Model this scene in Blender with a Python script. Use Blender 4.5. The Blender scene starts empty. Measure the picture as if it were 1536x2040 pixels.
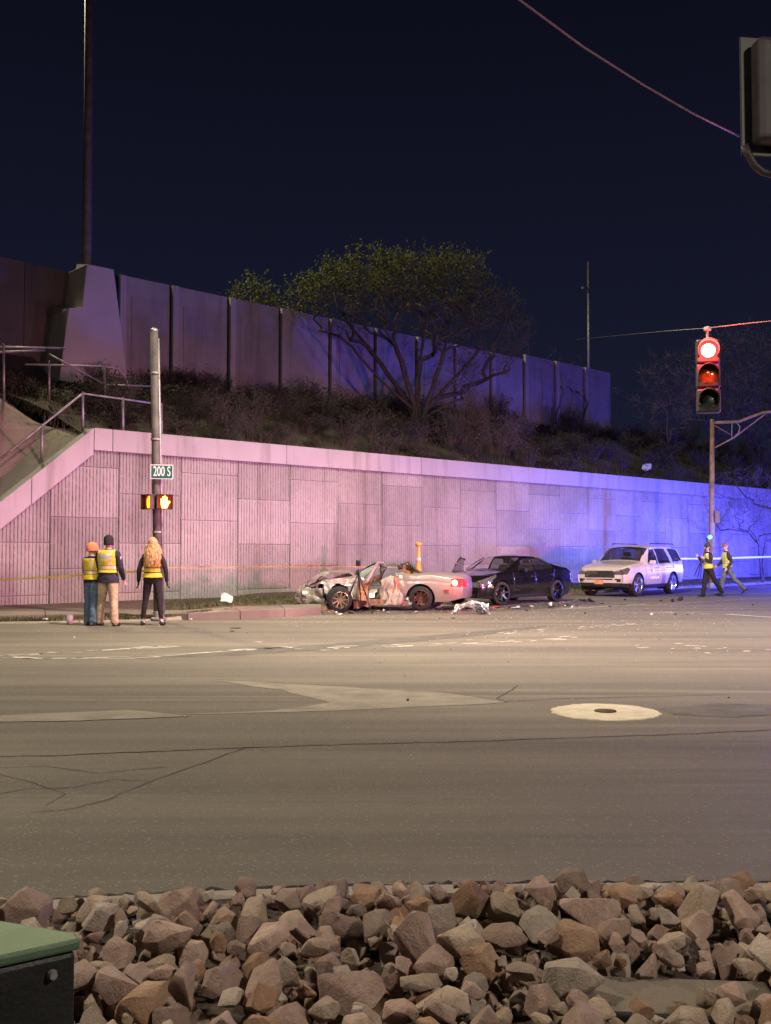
import bpy, bmesh, math, random
import numpy as np
from mathutils import Vector, Matrix, kdtree
from mathutils import noise as mnoise

random.seed(11)
rng = np.random.default_rng(11)
sc = bpy.context.scene
col = sc.collection
R = math.radians

# ------------------------------------------------------------------ camera
F = 2030.0                      # focal length in pixels of the 1536 x 2040 photograph
PITCH = math.atan(83.0 / F)     # horizon lies 83 px below the middle of the frame
EYE = Vector((0, 0, 1.45))
cd = bpy.data.cameras.new('camera')
cam = bpy.data.objects.new('camera', cd)
col.objects.link(cam)
cam.location = EYE
cam.rotation_euler = (math.pi / 2 + PITCH, 0, 0)
cd.sensor_fit = 'HORIZONTAL'
cd.sensor_width = 36
cd.lens = 36 * F / 1536
cd.clip_start = 0.05
cd.clip_end = 2000
sc.camera = cam

# ------------------------------------------------------------------ night sky
world = bpy.data.worlds.new('World')
sc.world = world
world.use_nodes = True
wn = world.node_tree
wn.nodes.clear()
w_out = wn.nodes.new('ShaderNodeOutputWorld')
w_bg = wn.nodes.new('ShaderNodeBackground')
w_tc = wn.nodes.new('ShaderNodeTexCoord')
w_sep = wn.nodes.new('ShaderNodeSeparateXYZ')
w_ramp = wn.nodes.new('ShaderNodeValToRGB')
wn.links.new(w_tc.outputs['Generated'], w_sep.inputs[0])
wn.links.new(w_sep.outputs['Z'], w_ramp.inputs['Fac'])
cr = w_ramp.color_ramp
cr.elements[0].position = 0.0
cr.elements[0].color = (0.0105, 0.0125, 0.029, 1)
cr.elements[1].position = 0.62
cr.elements[1].color = (0.0022, 0.0018, 0.005, 1)
e = cr.elements.new(0.28); e.color = (0.0066, 0.0078, 0.0195, 1)
wn.links.new(w_ramp.outputs['Color'], w_bg.inputs['Color'])
w_bg.inputs['Strength'].default_value = 1.0
wn.links.new(w_bg.outputs[0], w_out.inputs['Surface'])

# ------------------------------------------------------------------ lamps of the place
def lamp(name, kind, loc, energy, color, size=0.3, target=None, cone=None, blend=0.5):
    d = bpy.data.lights.new(name, kind)
    d.energy = energy
    d.color = color
    if kind in ('POINT', 'SPOT'):
        d.shadow_soft_size = size
    if kind == 'SPOT':
        d.spot_size = R(cone); d.spot_blend = blend
    o = bpy.data.objects.new(name, d)
    col.objects.link(o)
    o.location = loc
    if target is not None:
        o.rotation_euler = (Vector(target) - Vector(loc)).to_track_quat('-Z', 'Y').to_euler()
    return o

# street lights over the junction (their heads hang above the frame)
lamp('street_light_glow', 'SPOT', (1.0, 16.5, 13.2), 22500, (1.0, 0.86, 0.67), 0.35, (4.0, 22, 0), 130, 0.9)
lamp('street_light_glow', 'SPOT', (9.5, -3.5, 9.5), 5000, (1.0, 0.87, 0.72), 0.5, (3, 4, 0), 150, 0.6)
lamp('street_light_glow', 'SPOT', (-9.0, 5.0, 9.5), 4200, (1.0, 0.86, 0.68), 0.5, (-3, 9, 0), 150, 0.7)
# beacons of the emergency vehicles standing to the right, out of view: their optics throw a flat fan of light
FLIP = False; UPS = 1.0
def beacon(name, loc, energy, color, spread=5.0, size=0.25, stray=0.05, aim=None, fan=60.0):
    o = lamp(name, 'POINT', loc, energy, color, size)
    d = o.data
    d.use_nodes = True
    nt = d.node_tree
    em = nt.nodes['Emission']
    tc = nt.nodes.new('ShaderNodeTexCoord'); sp_ = nt.nodes.new('ShaderNodeSeparateXYZ')
    nt.links.new(tc.outputs['Normal'], sp_.inputs[0])
    def mth(op, a, b_=None):
        n = nt.nodes.new('ShaderNodeMath'); n.operation = op
        for i, q in enumerate((a, b_)):
            if q is None: continue
            if isinstance(q, (int, float)): n.inputs[i].default_value = q
            else: nt.links.new(q, n.inputs[i])
        return n.outputs[0]
    zz = mth('DIVIDE', sp_.outputs['Z'], math.sin(R(spread)))
    g = mth('EXPONENT', mth('MULTIPLY', mth('MULTIPLY', zz, zz), -1.0))
    if aim is not None:
        dv = (Vector(aim) - Vector(loc)).normalized()
        dot = nt.nodes.new('ShaderNodeVectorMath'); dot.operation = 'DOT_PRODUCT'
        nt.links.new(tc.outputs['Normal'], dot.inputs[0]); dot.inputs[1].default_value = (dv.x, dv.y, 0)
        az = mth('MULTIPLY', dot.outputs['Value'], -1.0 if FLIP else 1.0)
        sd = mth('DIVIDE', mth('SUBTRACT', 1.0, az), 1 - math.cos(R(fan)))
        g = mth('MULTIPLY', g, mth('EXPONENT', mth('MULTIPLY', mth('MULTIPLY', sd, sd), -1.0)))
    # stray light leaves upward only: the vehicle's roof hides the rest
    up_ = mth('MULTIPLY', mth('GREATER_THAN', mth('MULTIPLY', sp_.outputs['Z'], UPS), -0.03), stray)
    g = mth('ADD', mth('MULTIPLY', g, 1 - stray), up_)
    nt.links.new(g, em.inputs['Strength'])
    return o
beacon('red_beacon_glow', (13.5, 15.0, 2.2), 30000, (1.0, 0.23, 0.47), 9.0, 0.4, 0.10, (-5, 31, 3), 42)
beacon('white_beacon_glow', (17.0, 24.0, 1.9), 9500, (0.78, 0.70, 0.95), 9.0, 0.3, 0.15, (0, 36, 2), 38)
beacon('blue_beacon_glow', (20.0, 43.0, 1.5), 17000, (0.07, 0.06, 1.0), 28.0, 0.3, 0.17)
beacon('blue_beacon_glow', (20.0, 30.0, 1.9), 32000, (0.06, 0.13, 1.0), 9.0, 0.3, 0.07, (11.5, 46, 2), 30)
# high-mast light of the motorway behind the wall
lamp('high_mast_glow', 'SPOT', (-17.0, 46.0, 31.0), 30000, (1.0, 0.90, 0.52), 0.6, (2, 42, 8), 120, 0.5)

# ------------------------------------------------------------------ exposure
sc.render.engine = 'CYCLES'
sc.cycles.use_denoising = True
sc.cycles.max_bounces = 5
sc.cycles.sample_clamp_indirect = 4.0
sc.view_settings.view_transform = 'Standard'
sc.view_settings.look = 'None'
sc.view_settings.exposure = 0.0
sc.view_settings.gamma = 1.0
sc.render.resolution_x = 771
sc.render.resolution_y = 1024

# ------------------------------------------------------------------ pixels to places
_fw = Vector((0, math.cos(PITCH), math.sin(PITCH)))
_up = Vector((0, -math.sin(PITCH), math.cos(PITCH)))
_rt = Vector((1, 0, 0))
def ray(px, py):
    return _fw + _rt * ((px - 768) / F) + _up * ((1020 - py) / F)
def G(px, py, z=0.0):                # on a level plane
    d = ray(px, py)
    return EYE + d * ((z - EYE.z) / d.z)
def D(px, py, y):                    # at a known distance
    d = ray(px, py)
    return EYE + d * (y / d.y)
TH = R(47.0)
WA = Vector((math.sin(TH), math.cos(TH), 0))       # along the wall
WB = Vector((-math.cos(TH), math.sin(TH), 0))      # away from the street
PERP = 26.1
WO = WB * PERP
WROT = math.atan2(WA.y, WA.x)
def WL(t, d, z):                     # wall coordinates to world
    return WO + WA * t + WB * d + Vector((0, 0, z))
def WP(px, py, d=0.0):               # pixel to (t, z) on a plane d behind the wall face
    r = ray(px, py)
    p = EYE + r * ((PERP + d) / r.dot(WB))
    return p.dot(WA), p.z
def fbm(x, y, z=0.0, o=4):
    return mnoise.fractal(Vector((x, y, z)), 1.0, 2.0, o)

# ------------------------------------------------------------------ materials
MATS = {}
def pmat(name, color, rough=0.7, metal=0.0, var=0.18, scale=6.0, bump=0.0, bscale=40.0, coat=0.0, spec=0.5,
         color2=None, fac=0.5, trans=0.0, alpha=1.0, emit=None, estr=0.0, perobj=0.0, sheen=0.0, coord='Object'):
    if name in MATS:
        return MATS[name]
    m = bpy.data.materials.new(name)
    m.use_nodes = True
    nt = m.node_tree
    b = nt.nodes['Principled BSDF']
    tc = nt.nodes.new('ShaderNodeTexCoord')
    n1 = nt.nodes.new('ShaderNodeTexNoise')
    n1.inputs['Scale'].default_value = scale
    n1.inputs['Detail'].default_value = 6
    n1.inputs['Roughness'].default_value = 0.62
    nt.links.new(tc.outputs[coord], n1.inputs['Vector'])
    mix = nt.nodes.new('ShaderNodeMix'); mix.data_type = 'RGBA'
    c = color
    c2 = color2 if color2 else tuple(max(0, k * (1 - var * 2)) for k in c)
    c1 = c if color2 else tuple(min(1, k * (1 + var)) for k in c)
    mix.inputs[6].default_value = (*c1, 1)
    mix.inputs[7].default_value = (*c2, 1)
    rp = nt.nodes.new('ShaderNodeMapRange')
    rp.inputs['From Min'].default_value = 0.30 + (fac - 0.5) * 0.5
    rp.inputs['From Max'].default_value = 0.70 + (fac - 0.5) * 0.5
    nt.links.new(n1.outputs['Fac'], rp.inputs['Value'])
    nt.links.new(rp.outputs[0], mix.inputs[0])
    out = mix.outputs[2]
    if perobj:
        oi = nt.nodes.new('ShaderNodeObjectInfo')
        hs = nt.nodes.new('ShaderNodeHueSaturation')
        mr = nt.nodes.new('ShaderNodeMapRange')
        mr.inputs['To Min'].default_value = 1 - perobj
        mr.inputs['To Max'].default_value = 1 + perobj
        nt.links.new(oi.outputs['Random'], mr.inputs['Value'])
        nt.links.new(mr.outputs[0], hs.inputs['Value'])
        nt.links.new(out, hs.inputs['Color'])
        out = hs.outputs['Color']
    nt.links.new(out, b.inputs['Base Color'])
    b.inputs['Roughness'].default_value = rough
    b.inputs['Metallic'].default_value = metal
    b.inputs['Specular IOR Level'].default_value = spec
    b.inputs['Coat Weight'].default_value = coat
    b.inputs['Coat Roughness'].default_value = 0.06
    b.inputs['Transmission Weight'].default_value = trans
    b.inputs['Alpha'].default_value = alpha
    b.inputs['Sheen Weight'].default_value = sheen
    if emit:
        b.inputs['Emission Color'].default_value = (*emit, 1)
        b.inputs['Emission Strength'].default_value = estr
    if bump:
        n2 = nt.nodes.new('ShaderNodeTexNoise')
        n2.inputs['Scale'].default_value = bscale
        n2.inputs['Detail'].default_value = 5
        nt.links.new(tc.outputs[coord], n2.inputs['Vector'])
        bp = nt.nodes.new('ShaderNodeBump')
        bp.inputs['Strength'].default_value = bump
        bp.inputs['Distance'].default_value = 0.02
        nt.links.new(n2.outputs['Fac'], bp.inputs['Height'])
        nt.links.new(bp.outputs[0], b.inputs['Normal'])
    MATS[name] = m
    return m

def asphalt_material():
    m = bpy.data.materials.new('asphalt'); m.use_nodes = True
    nt = m.node_tree; b = nt.nodes['Principled BSDF']
    N = nt.nodes.new; Lk = nt.links.new
    tc = N('ShaderNodeTexCoord')
    def noise(scale, detail=5, rough=0.6, vec=None):
        n = N('ShaderNodeTexNoise'); n.inputs['Scale'].default_value = scale
        n.inputs['Detail'].default_value = detail; n.inputs['Roughness'].default_value = rough
        Lk(vec if vec else tc.outputs['Object'], n.inputs['Vector']); return n
    def rng_(v, a, b_, c=0.0, d=1.0):
        r = N('ShaderNodeMapRange'); r.inputs['From Min'].default_value = a; r.inputs['From Max'].default_value = b_
        r.inputs['To Min'].default_value = c; r.inputs['To Max'].default_value = d; Lk(v, r.inputs['Value']); return r.outputs[0]
    def mixc(f, a, c, mode='MIX'):
        x = N('ShaderNodeMix'); x.data_type = 'RGBA'; x.blend_type = mode
        if isinstance(f, float): x.inputs[0].default_value = f
        else: Lk(f, x.inputs[0])
        for i, q in ((6, a), (7, c)):
            if isinstance(q, tuple): x.inputs[i].default_value = (*q, 1)
            else: Lk(q, x.inputs[i])
        return x.outputs[2]
    big = noise(0.16, 4)
    base = mixc(rng_(big.outputs['Fac'], 0.35, 0.68), (0.172, 0.154, 0.130), (0.254, 0.224, 0.180))
    # tyre-worn lanes: noise drawn out along the direction of travel
    mp = N('ShaderNodeMapping'); mp.inputs['Rotation'].default_value = (0, 0, R(-4)); mp.inputs['Scale'].default_value = (0.045, 0.75, 1)
    Lk(tc.outputs['Object'], mp.inputs['Vector'])
    st = noise(1.0, 6, 0.65, mp.outputs[0])
    base = mixc(rng_(st.outputs['Fac'], 0.42, 0.66), base, (0.123, 0.110, 0.096))
    mp2 = N('ShaderNodeMapping'); mp2.inputs['Rotation'].default_value = (0, 0, R(-7)); mp2.inputs['Scale'].default_value = (0.09, 1.9, 1)
    Lk(tc.outputs['Object'], mp2.inputs['Vector'])
    st2 = noise(1.0, 5, 0.6, mp2.outputs[0])
    base = mixc(rng_(st2.outputs['Fac'], 0.56, 0.72, 0, 0.75), base, (0.306, 0.266, 0.206))
    blot = noise(1.3, 6, 0.7)
    base = mixc(rng_(blot.outputs['Fac'], 0.58, 0.75, 0, 0.5), base, (0.102, 0.093, 0.082))
    # aggregate
    vo = N('ShaderNodeTexVoronoi'); vo.inputs['Scale'].default_value = 85
    Lk(tc.outputs['Object'], vo.inputs['Vector'])
    grain = noise(150, 3, 0.7)
    base = mixc(rng_(grain.outputs['Fac'], 0.35, 0.65, 0.0, 0.75), base, mixc(1.0, base, (0.45, 0.45, 0.46), 'MULTIPLY'))
    sepc = N('ShaderNodeSeparateColor'); Lk(vo.outputs['Color'], sepc.inputs[0])
    base = mixc(rng_(sepc.outputs[0], 0.94, 0.98, 0, 0.45), base, (0.34, 0.31, 0.27))
    Lk(base, b.inputs['Base Color'])
    b.inputs['Roughness'].default_value = 0.82
    b.inputs['Specular IOR Level'].default_value = 0.32
    bp = N('ShaderNodeBump'); bp.inputs['Strength'].default_value = 0.6; bp.inputs['Distance'].default_value = 0.008
    add = N('ShaderNodeMath'); add.operation = 'ADD'
    Lk(vo.outputs['Distance'], add.inputs[0]); Lk(grain.outputs['Fac'], add.inputs[1])
    Lk(add.outputs[0], bp.inputs['Height']); Lk(bp.outputs[0], b.inputs['Normal'])
    return m

def stained_concrete(name, c1, c2, bump=0.35, streak=True, perobj=0.08):
    m = bpy.data.materials.new(name); m.use_nodes = True
    nt = m.node_tree; b = nt.nodes['Principled BSDF']
    N = nt.nodes.new; Lk = nt.links.new
    g = N('ShaderNodeNewGeometry')
    def noise(scale, detail=6, rough=0.6, sc3=None):
        n = N('ShaderNodeTexNoise'); n.inputs['Scale'].default_value = scale
        n.inputs['Detail'].default_value = detail; n.inputs['Roughness'].default_value = rough
        if sc3:
            mp = N('ShaderNodeMapping'); mp.inputs['Scale'].default_value = sc3
            Lk(g.outputs['Position'], mp.inputs['Vector']); Lk(mp.outputs[0], n.inputs['Vector'])
        else:
            Lk(g.outputs['Position'], n.inputs['Vector'])
        return n
    def rg(v, a, b_, c=0.0, d=1.0):
        r = N('ShaderNodeMapRange'); r.inputs['From Min'].default_value = a; r.inputs['From Max'].default_value = b_
        r.inputs['To Min'].default_value = c; r.inputs['To Max'].default_value = d; Lk(v, r.inputs['Value']); return r.outputs[0]
    mx = N('ShaderNodeMix'); mx.data_type = 'RGBA'
    mx.inputs[6].default_value = (*c1, 1); mx.inputs[7].default_value = (*c2, 1)
    Lk(rg(noise(0.55).outputs['Fac'], 0.35, 0.65), mx.inputs[0])
    o = mx.outputs[2]
    if streak:
        m2 = N('ShaderNodeMix'); m2.data_type = 'RGBA'; m2.blend_type = 'MULTIPLY'
        m2.inputs[7].default_value = (0.62, 0.58, 0.56, 1)
        Lk(rg(noise(1.0, 5, 0.65, (1.8, 1.8, 0.16)).outputs['Fac'], 0.52, 0.72, 0, 0.8), m2.inputs[0])
        Lk(o, m2.inputs[6]); o = m2.outputs[2]
    if perobj:
        oi = N('ShaderNodeObjectInfo'); hs = N('ShaderNodeHueSaturation')
        Lk(rg(oi.outputs['Random'], 0, 1, 1 - perobj, 1 + perobj), hs.inputs['Value']); Lk(o, hs.inputs['Color']); o = hs.outputs[0]
    Lk(o, b.inputs['Base Color'])
    b.inputs['Roughness'].default_value = 0.88; b.inputs['Specular IOR Level'].default_value = 0.25
    bp = N('ShaderNodeBump'); bp.inputs['Strength'].default_value = bump; bp.inputs['Distance'].default_value = 0.02
    Lk(noise(26, 5).outputs['Fac'], bp.inputs['Height']); Lk(bp.outputs[0], b.inputs['Normal'])
    return m

M_ASPH = asphalt_material()
M_PANEL = stained_concrete('panel_concrete', (0.36, 0.335, 0.325), (0.285, 0.265, 0.26), 0.5, True, 0.13)
M_COPING = stained_concrete('coping_concrete', (0.46, 0.435, 0.42), (0.39, 0.37, 0.36), 0.15, True, 0.04)
M_NOISEW = stained_concrete('upper_wall_concrete', (0.30, 0.285, 0.285), (0.225, 0.215, 0.215), 0.2, True, 0.10)
M_PYLON = stained_concrete('pylon_concrete', (0.44, 0.42, 0.41), (0.39, 0.37, 0.36), 0.1, True, 0.0)
M_DARKC = stained_concrete('dark_concrete', (0.10, 0.092, 0.09), (0.07, 0.066, 0.066), 0.2, True, 0.0)
M_PAVE = stained_concrete('slope_concrete', (0.34, 0.29, 0.25), (0.27, 0.235, 0.205), 0.3, True, 0.06)
M_KERB = stained_concrete('kerb_concrete', (0.34, 0.30, 0.25), (0.24, 0.205, 0.175), 0.4, False, 0.1)
M_WALK = stained_concrete('walk_concrete', (0.24, 0.20, 0.175), (0.15, 0.12, 0.108), 0.4, False, 0.08)

# ------------------------------------------------------------------ mesh helpers
class MB:
    def __init__(s):
        s.v = []; s.f = []; s.m = []
    def add(s, vs, fs, m=0):
        o = len(s.v)
        s.v.extend([tuple(p) for p in vs])
        for f in fs:
            s.f.append(tuple(i + o for i in f)); s.m.append(m)
        return s
    def box(s, c, size, m=0, rot=None, jit=0.0):
        hx, hy, hz = size[0] / 2, size[1] / 2, size[2] / 2
        vs = []
        for x, y, z in ((-1, -1, -1), (1, -1, -1), (1, 1, -1), (-1, 1, -1), (-1, -1, 1), (1, -1, 1), (1, 1, 1), (-1, 1, 1)):
            p = Vector((x * hx, y * hy, z * hz))
            if jit: p += Vector((random.uniform(-jit, jit), random.uniform(-jit, jit), random.uniform(-jit, jit)))
            if rot is not None: p = rot @ p
            vs.append(p + Vector(c))
        return s.add(vs, [(0, 3, 2, 1), (4, 5, 6, 7), (0, 1, 5, 4), (1, 2, 6, 5), (2, 3, 7, 6), (3, 0, 4, 7)], m)
    def tube(s, pts, rad, n=8, m=0, cap=True):
        pts = [Vector(p) for p in pts]
        if not hasattr(rad, '__len__'): rad = [rad] * len(pts)
        vs = []; fs = []
        ref = None
        for i, p in enumerate(pts):
            a = pts[max(i - 1, 0)]; b = pts[min(i + 1, len(pts) - 1)]
            d = (b - a)
            d = d.normalized() if d.length > 1e-9 else Vector((0, 0, 1))
            if ref is None:
                ref = Vector((1, 0, 0)) if abs(d.x) < 0.9 else Vector((0, 1, 0))
            u = (ref - d * ref.dot(d)); u = u.normalized() if u.length > 1e-6 else d.orthogonal().normalized()
            ref = u; w = d.cross(u)
            for k in range(n):
                t = 2 * math.pi * k / n
                vs.append(p + (u * math.cos(t) + w * math.sin(t)) * rad[i])
        for i in range(len(pts) - 1):
            for k in range(n):
                k2 = (k + 1) % n
                fs.append((i * n + k, i * n + k2, (i + 1) * n + k2, (i + 1) * n + k))
        if cap:
            fs.append(tuple(range(n - 1, -1, -1)))
            fs.append(tuple((len(pts) - 1) * n + k for k in range(n)))
        return s.add(vs, fs, m)
    def loft(s, rings, n=18, m=0):            # rings: (centre, axis_a, axis_b) with the axes as half-size vectors
        vs = []; fs = []
        for c, a, b in rings:
            for k in range(n):
                t = 2 * math.pi * k / n
                vs.append(Vector(c) + Vector(a) * math.cos(t) + Vector(b) * math.sin(t))
        for i in range(len(rings) - 1):
            for k in range(n):
                k2 = (k + 1) % n
                fs.append((i * n + k, i * n + k2, (i + 1) * n + k2, (i + 1) * n + k))
        fs.append(tuple(range(n - 1, -1, -1)))
        fs.append(tuple((len(rings) - 1) * n + k for k in range(n)))
        return s.add(vs, fs, m)
    def lathe(s, prof, n=24, m=0, axis='Z', c=(0, 0, 0)):   # prof: (radius, height) pairs
        vs = []; fs = []
        c = Vector(c)
        for r, h in prof:
            for k in range(n):
                t = 2 * math.pi * k / n
                x, y = r * math.cos(t), r * math.sin(t)
                p = (x, y, h) if axis == 'Z' else ((x, h, y) if axis == 'Y' else (h, x, y))
                vs.append(Vector(p) + c)
        for i in range(len(prof) - 1):
            for k in range(n):
                k2 = (k + 1) % n
                fs.append((i * n + k, i * n + k2, (i + 1) * n + k2, (i + 1) * n + k))
        return s.add(vs, fs, m)
    def prism(s, poly, depth, m=0, frame=None):    # poly in (a, b), extruded along c
        n = len(poly)
        vs = [Vector((a, 0, b)) for a, b in poly] + [Vector((a, depth, b)) for a, b in poly]
        if frame is not None: vs = [frame @ p for p in vs]
        fs = [tuple(range(n)), tuple(range(2 * n - 1, n - 1, -1))]
        for i in range(n):
            j = (i + 1) % n
            fs.append((i, i + n, j + n, j))
        return s.add(vs, fs, m)
    def build(s, name, mats, parent=None, smooth=False, loc=None, recalc=True):
        me = bpy.data.meshes.new(name)
        me.from_pydata([tuple(p) for p in s.v], [], s.f)
        if not isinstance(mats, (list, tuple)): mats = [mats]
        for m in mats: me.materials.append(m)
        if len(mats) > 1: me.polygons.foreach_set('material_index', s.m)
        if recalc:
            bm = bmesh.new(); bm.from_mesh(me)
            bmesh.ops.recalc_face_normals(bm, faces=bm.faces)
            bm.to_mesh(me); bm.free()
        if smooth: me.polygons.foreach_set('use_smooth', [True] * len(me.polygons))
        me.update()
        o = bpy.data.objects.new(name, me)
        col.objects.link(o)
        if parent: o.parent = parent
        if loc is not None: o.location = loc
        return o

def mesh_obj(name, me, parent=None, loc=(0, 0, 0), rot=(0, 0, 0), scale=None):
    o = bpy.data.objects.new(name, me); col.objects.link(o)
    o.parent = parent; o.location = loc; o.rotation_euler = rot
    if scale is not None: o.scale = scale
    return o
def tag(o, label=None, cat=None, group=None, kind=None):
    if label: o['label'] = label
    if cat: o['category'] = cat
    if group: o['group'] = group
    if kind: o['kind'] = kind
    return o
def thing(name, label, cat, loc=(0, 0, 0), rotz=0.0, group=None):
    o = bpy.data.objects.new(name, None); col.objects.link(o)
    o.empty_display_size = 0.2
    o.location = loc; o.rotation_euler = (0, 0, rotz)
    if label: o['kind'] = 'thing'
    return tag(o, label, cat, group)
def bevel(o, w=0.01, seg=2):
    b = o.modifiers.new('bevel', 'BEVEL'); b.width = w; b.segments = seg; b.limit_method = 'ANGLE'; b.angle_limit = R(40)
    return o
def text_mesh(body, size, depth=0.004):
    c = bpy.data.curves.new('lettering', 'FONT'); c.body = body; c.size = size; c.extrude = depth
    c.align_x = 'CENTER'; c.align_y = 'CENTER'
    o = bpy.data.objects.new('tmp_text', c); col.objects.link(o)
    bpy.context.view_layer.update()
    me = bpy.data.meshes.new_from_object(o.evaluated_get(bpy.context.evaluated_depsgraph_get()))
    bpy.data.objects.remove(o); bpy.data.curves.remove(c)
    me.name = 'lettering'
    return me
def strip(pts, width, z, wobble=0.0, step=0.15):     # flat ribbon on the ground along pts (xy), ragged edges
    P = [Vector((p[0], p[1], 0)) for p in pts]
    q = []
    for a, b in zip(P, P[1:]):
        n = max(1, int((b - a).length / step))
        for i in range(n): q.append(a.lerp(b, i / n))
    q.append(P[-1])
    mb = MB(); vs = []
    for i, p in enumerate(q):
        d = (q[min(i + 1, len(q) - 1)] - q[max(i - 1, 0)]).normalized()
        nn = Vector((-d.y, d.x, 0))
        w = width(i / max(1, len(q) - 1)) if callable(width) else width
        s1 = w * 0.5 * (1 + random.uniform(-wobble, wobble)); s2 = w * 0.5 * (1 + random.uniform(-wobble, wobble))
        j = nn * (random.uniform(-1, 1) * wobble * w)
        vs += [p + nn * s1 + j + Vector((0, 0, z)), p - nn * s2 + j + Vector((0, 0, z))]
    mb.add(vs, [(2 * i, 2 * i + 1, 2 * i + 3, 2 * i + 2) for i in range(len(q) - 1)])
    return mb
def sheet(name, poly, z, mat_, kind='structure', parent=None):
    mb = MB(); mb.add([(p[0], p[1], z) for p in poly], [tuple(range(len(poly)))])
    o = mb.build(name, mat_, parent)
    bm = bmesh.new(); bm.from_mesh(o.data)
    for f in bm.faces:
        if f.normal.z < 0: f.normal_flip()
    bmesh.ops.triangulate(bm, faces=bm.faces); bm.to_mesh(o.data); bm.free()
    if kind and not parent: tag(o, kind=kind)
    return o

# ================================================================== THE SETTING
# road: one sheet out to the horizon, finer near the junction
mb = MB()
xs = [-900, -200, -60, -24, 0, 24, 60, 200, 900]; ys = [-300, -40, 0, 20, 40, 70, 200, 1400]
vs = [(x, y, 0.0) for y in ys for x in xs]
fs = [(j * 9 + i, j * 9 + i + 1, (j + 1) * 9 + i + 1, (j + 1) * 9 + i) for j in range(7) for i in range(8)]
mb.add(vs, fs)
tag(mb.build('road', M_ASPH, recalc=False), kind='structure')

# far kerb line (foot of the kerb on the road)
KPX = [(-420, 1249), (-200, 1246), (0, 1243), (200, 1240.5), (340, 1237), (430, 1233), (500, 1228), (600, 1219), (700, 1211),
       (850, 1201), (1000, 1192), (1150, 1183.5), (1350, 1173), (1536, 1163.5), (1700, 1156), (1900, 1148)]
KL = [G(*p) for p in KPX]
def polyline_resample(pts, step):
    q = []
    for a, b in zip(pts, pts[1:]):
        n = max(1, int((b - a).length / step))
        for i in range(n): q.append(a.lerp(b, i / n))
    q.append(pts[-1]); return q
# smooth it
KL = polyline_resample(KL, 0.5)
for _ in range(8):
    KL = [KL[0]] + [(KL[i - 1] + KL[i] * 2 + KL[i + 1]) / 4 for i in range(1, len(KL) - 1)] + [KL[-1]]
def offs(pts, d):
    out = []
    for i, p in enumerate(pts):
        t = (pts[min(i + 1, len(pts) - 1)] - pts[max(i - 1, 0)]).normalized()
        out.append(p + Vector((-t.y, t.x, 0)) * d)
    return out
KH = 0.13
def khx(x):                          # the kerb drops towards the corner ramp on the left
    u = max(0.0, min(1.0, (x + 5.1) / 1.3)); return 0.035 + (KH - 0.035) * u * u * (3 - 2 * u)
INLET = (G(455, 1230).x, G(500, 1227).x)
# kerb in cast lengths, each its own piece
kerb_root = tag(thing('kerb', None, None, (0, 0, 0)), kind='structure')
run = polyline_resample(KL, 0.25)
i = 0; kerb_n = 0
SEG = 10
while i < len(run) - 1:
    seg = run[i:i + SEG + 1]
    if len(seg) < 2: break
    mid = seg[len(seg) // 2]
    is_inlet = INLET[0] - 1.3 < mid.x < INLET[1] + 0.6
    prof = [(0.0, 0.0), (0.025, KH - 0.02), (0.045, KH), (0.16, KH + 0.004), (0.16, -0.05)]
    mb = MB(); vs = []
    a0 = offs(seg, 0.0)
    nrm = [(q - p) for p, q in zip(a0, offs(seg, 1.0))]
    for k, p in enumerate(seg):
        sh = 0.012 if k == 0 else (-0.012 if k == len(seg) - 1 else 0)
        t = (seg[min(k + 1, len(seg) - 1)] - seg[max(k - 1, 0)]).normalized()
        for d, h in prof:
            hk = khx(p.x) / KH
            vs.append(p + nrm[k] * d + t * sh + Vector((0, 0, h * hk if h > 0 else -0.02)))
    n = len(prof)
    fs = []
    for k in range(len(seg) - 1):
        for q in range(n - 1):
            fs.append((k * n + q, k * n + q + 1, (k + 1) * n + q + 1, (k + 1) * n + q))
    fs.append(tuple(range(n))); fs.append(tuple((len(seg) - 1) * n + q for q in range(n - 1, -1, -1)))
    mb.add(vs, fs)
    mb.build('kerb_stone', M_KERB, kerb_root)
    i += SEG
# storm drain inlet: a slot in the kerb, its darkness put in as a black block, with a rusty-red lintel
dr = thing('storm_drain', 'reddish concrete storm drain inlet set in the kerb', 'drain', G(476, 1229))
p = dr.location; tdir = (G(500, 1227) - G(452, 1231)).normalized(); ang = math.atan2(tdir.y, tdir.x)
dr.rotation_euler = (0, 0, ang)
M_RUST = pmat('rusty_concrete', (0.24, 0.125, 0.09), 0.85, var=0.3, scale=5, bump=0.3, bscale=30)
M_VOID = pmat('void_black', (0.006, 0.006, 0.006), 0.95, var=0.1)
mb = MB(); mb.box((0.28, 0.065, 0.055), (0.62, 0.16, 0.10)); bevel(mb.build('opening', M_VOID, dr), 0.006)
mb = MB(); mb.box((0.28, 0.14, 0.155), (0.80, 0.40, 0.07)); bevel(mb.build('lintel', M_RUST, dr), 0.012)
mb = MB(); mb.box((-0.52, 0.075, 0.085), (0.92, 0.19, 0.16)); bevel(mb.build('side_block', pmat('tan_concrete', (0.37, 0.25, 0.17), 0.85, bump=0.3, bscale=30), dr), 0.012)

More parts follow.
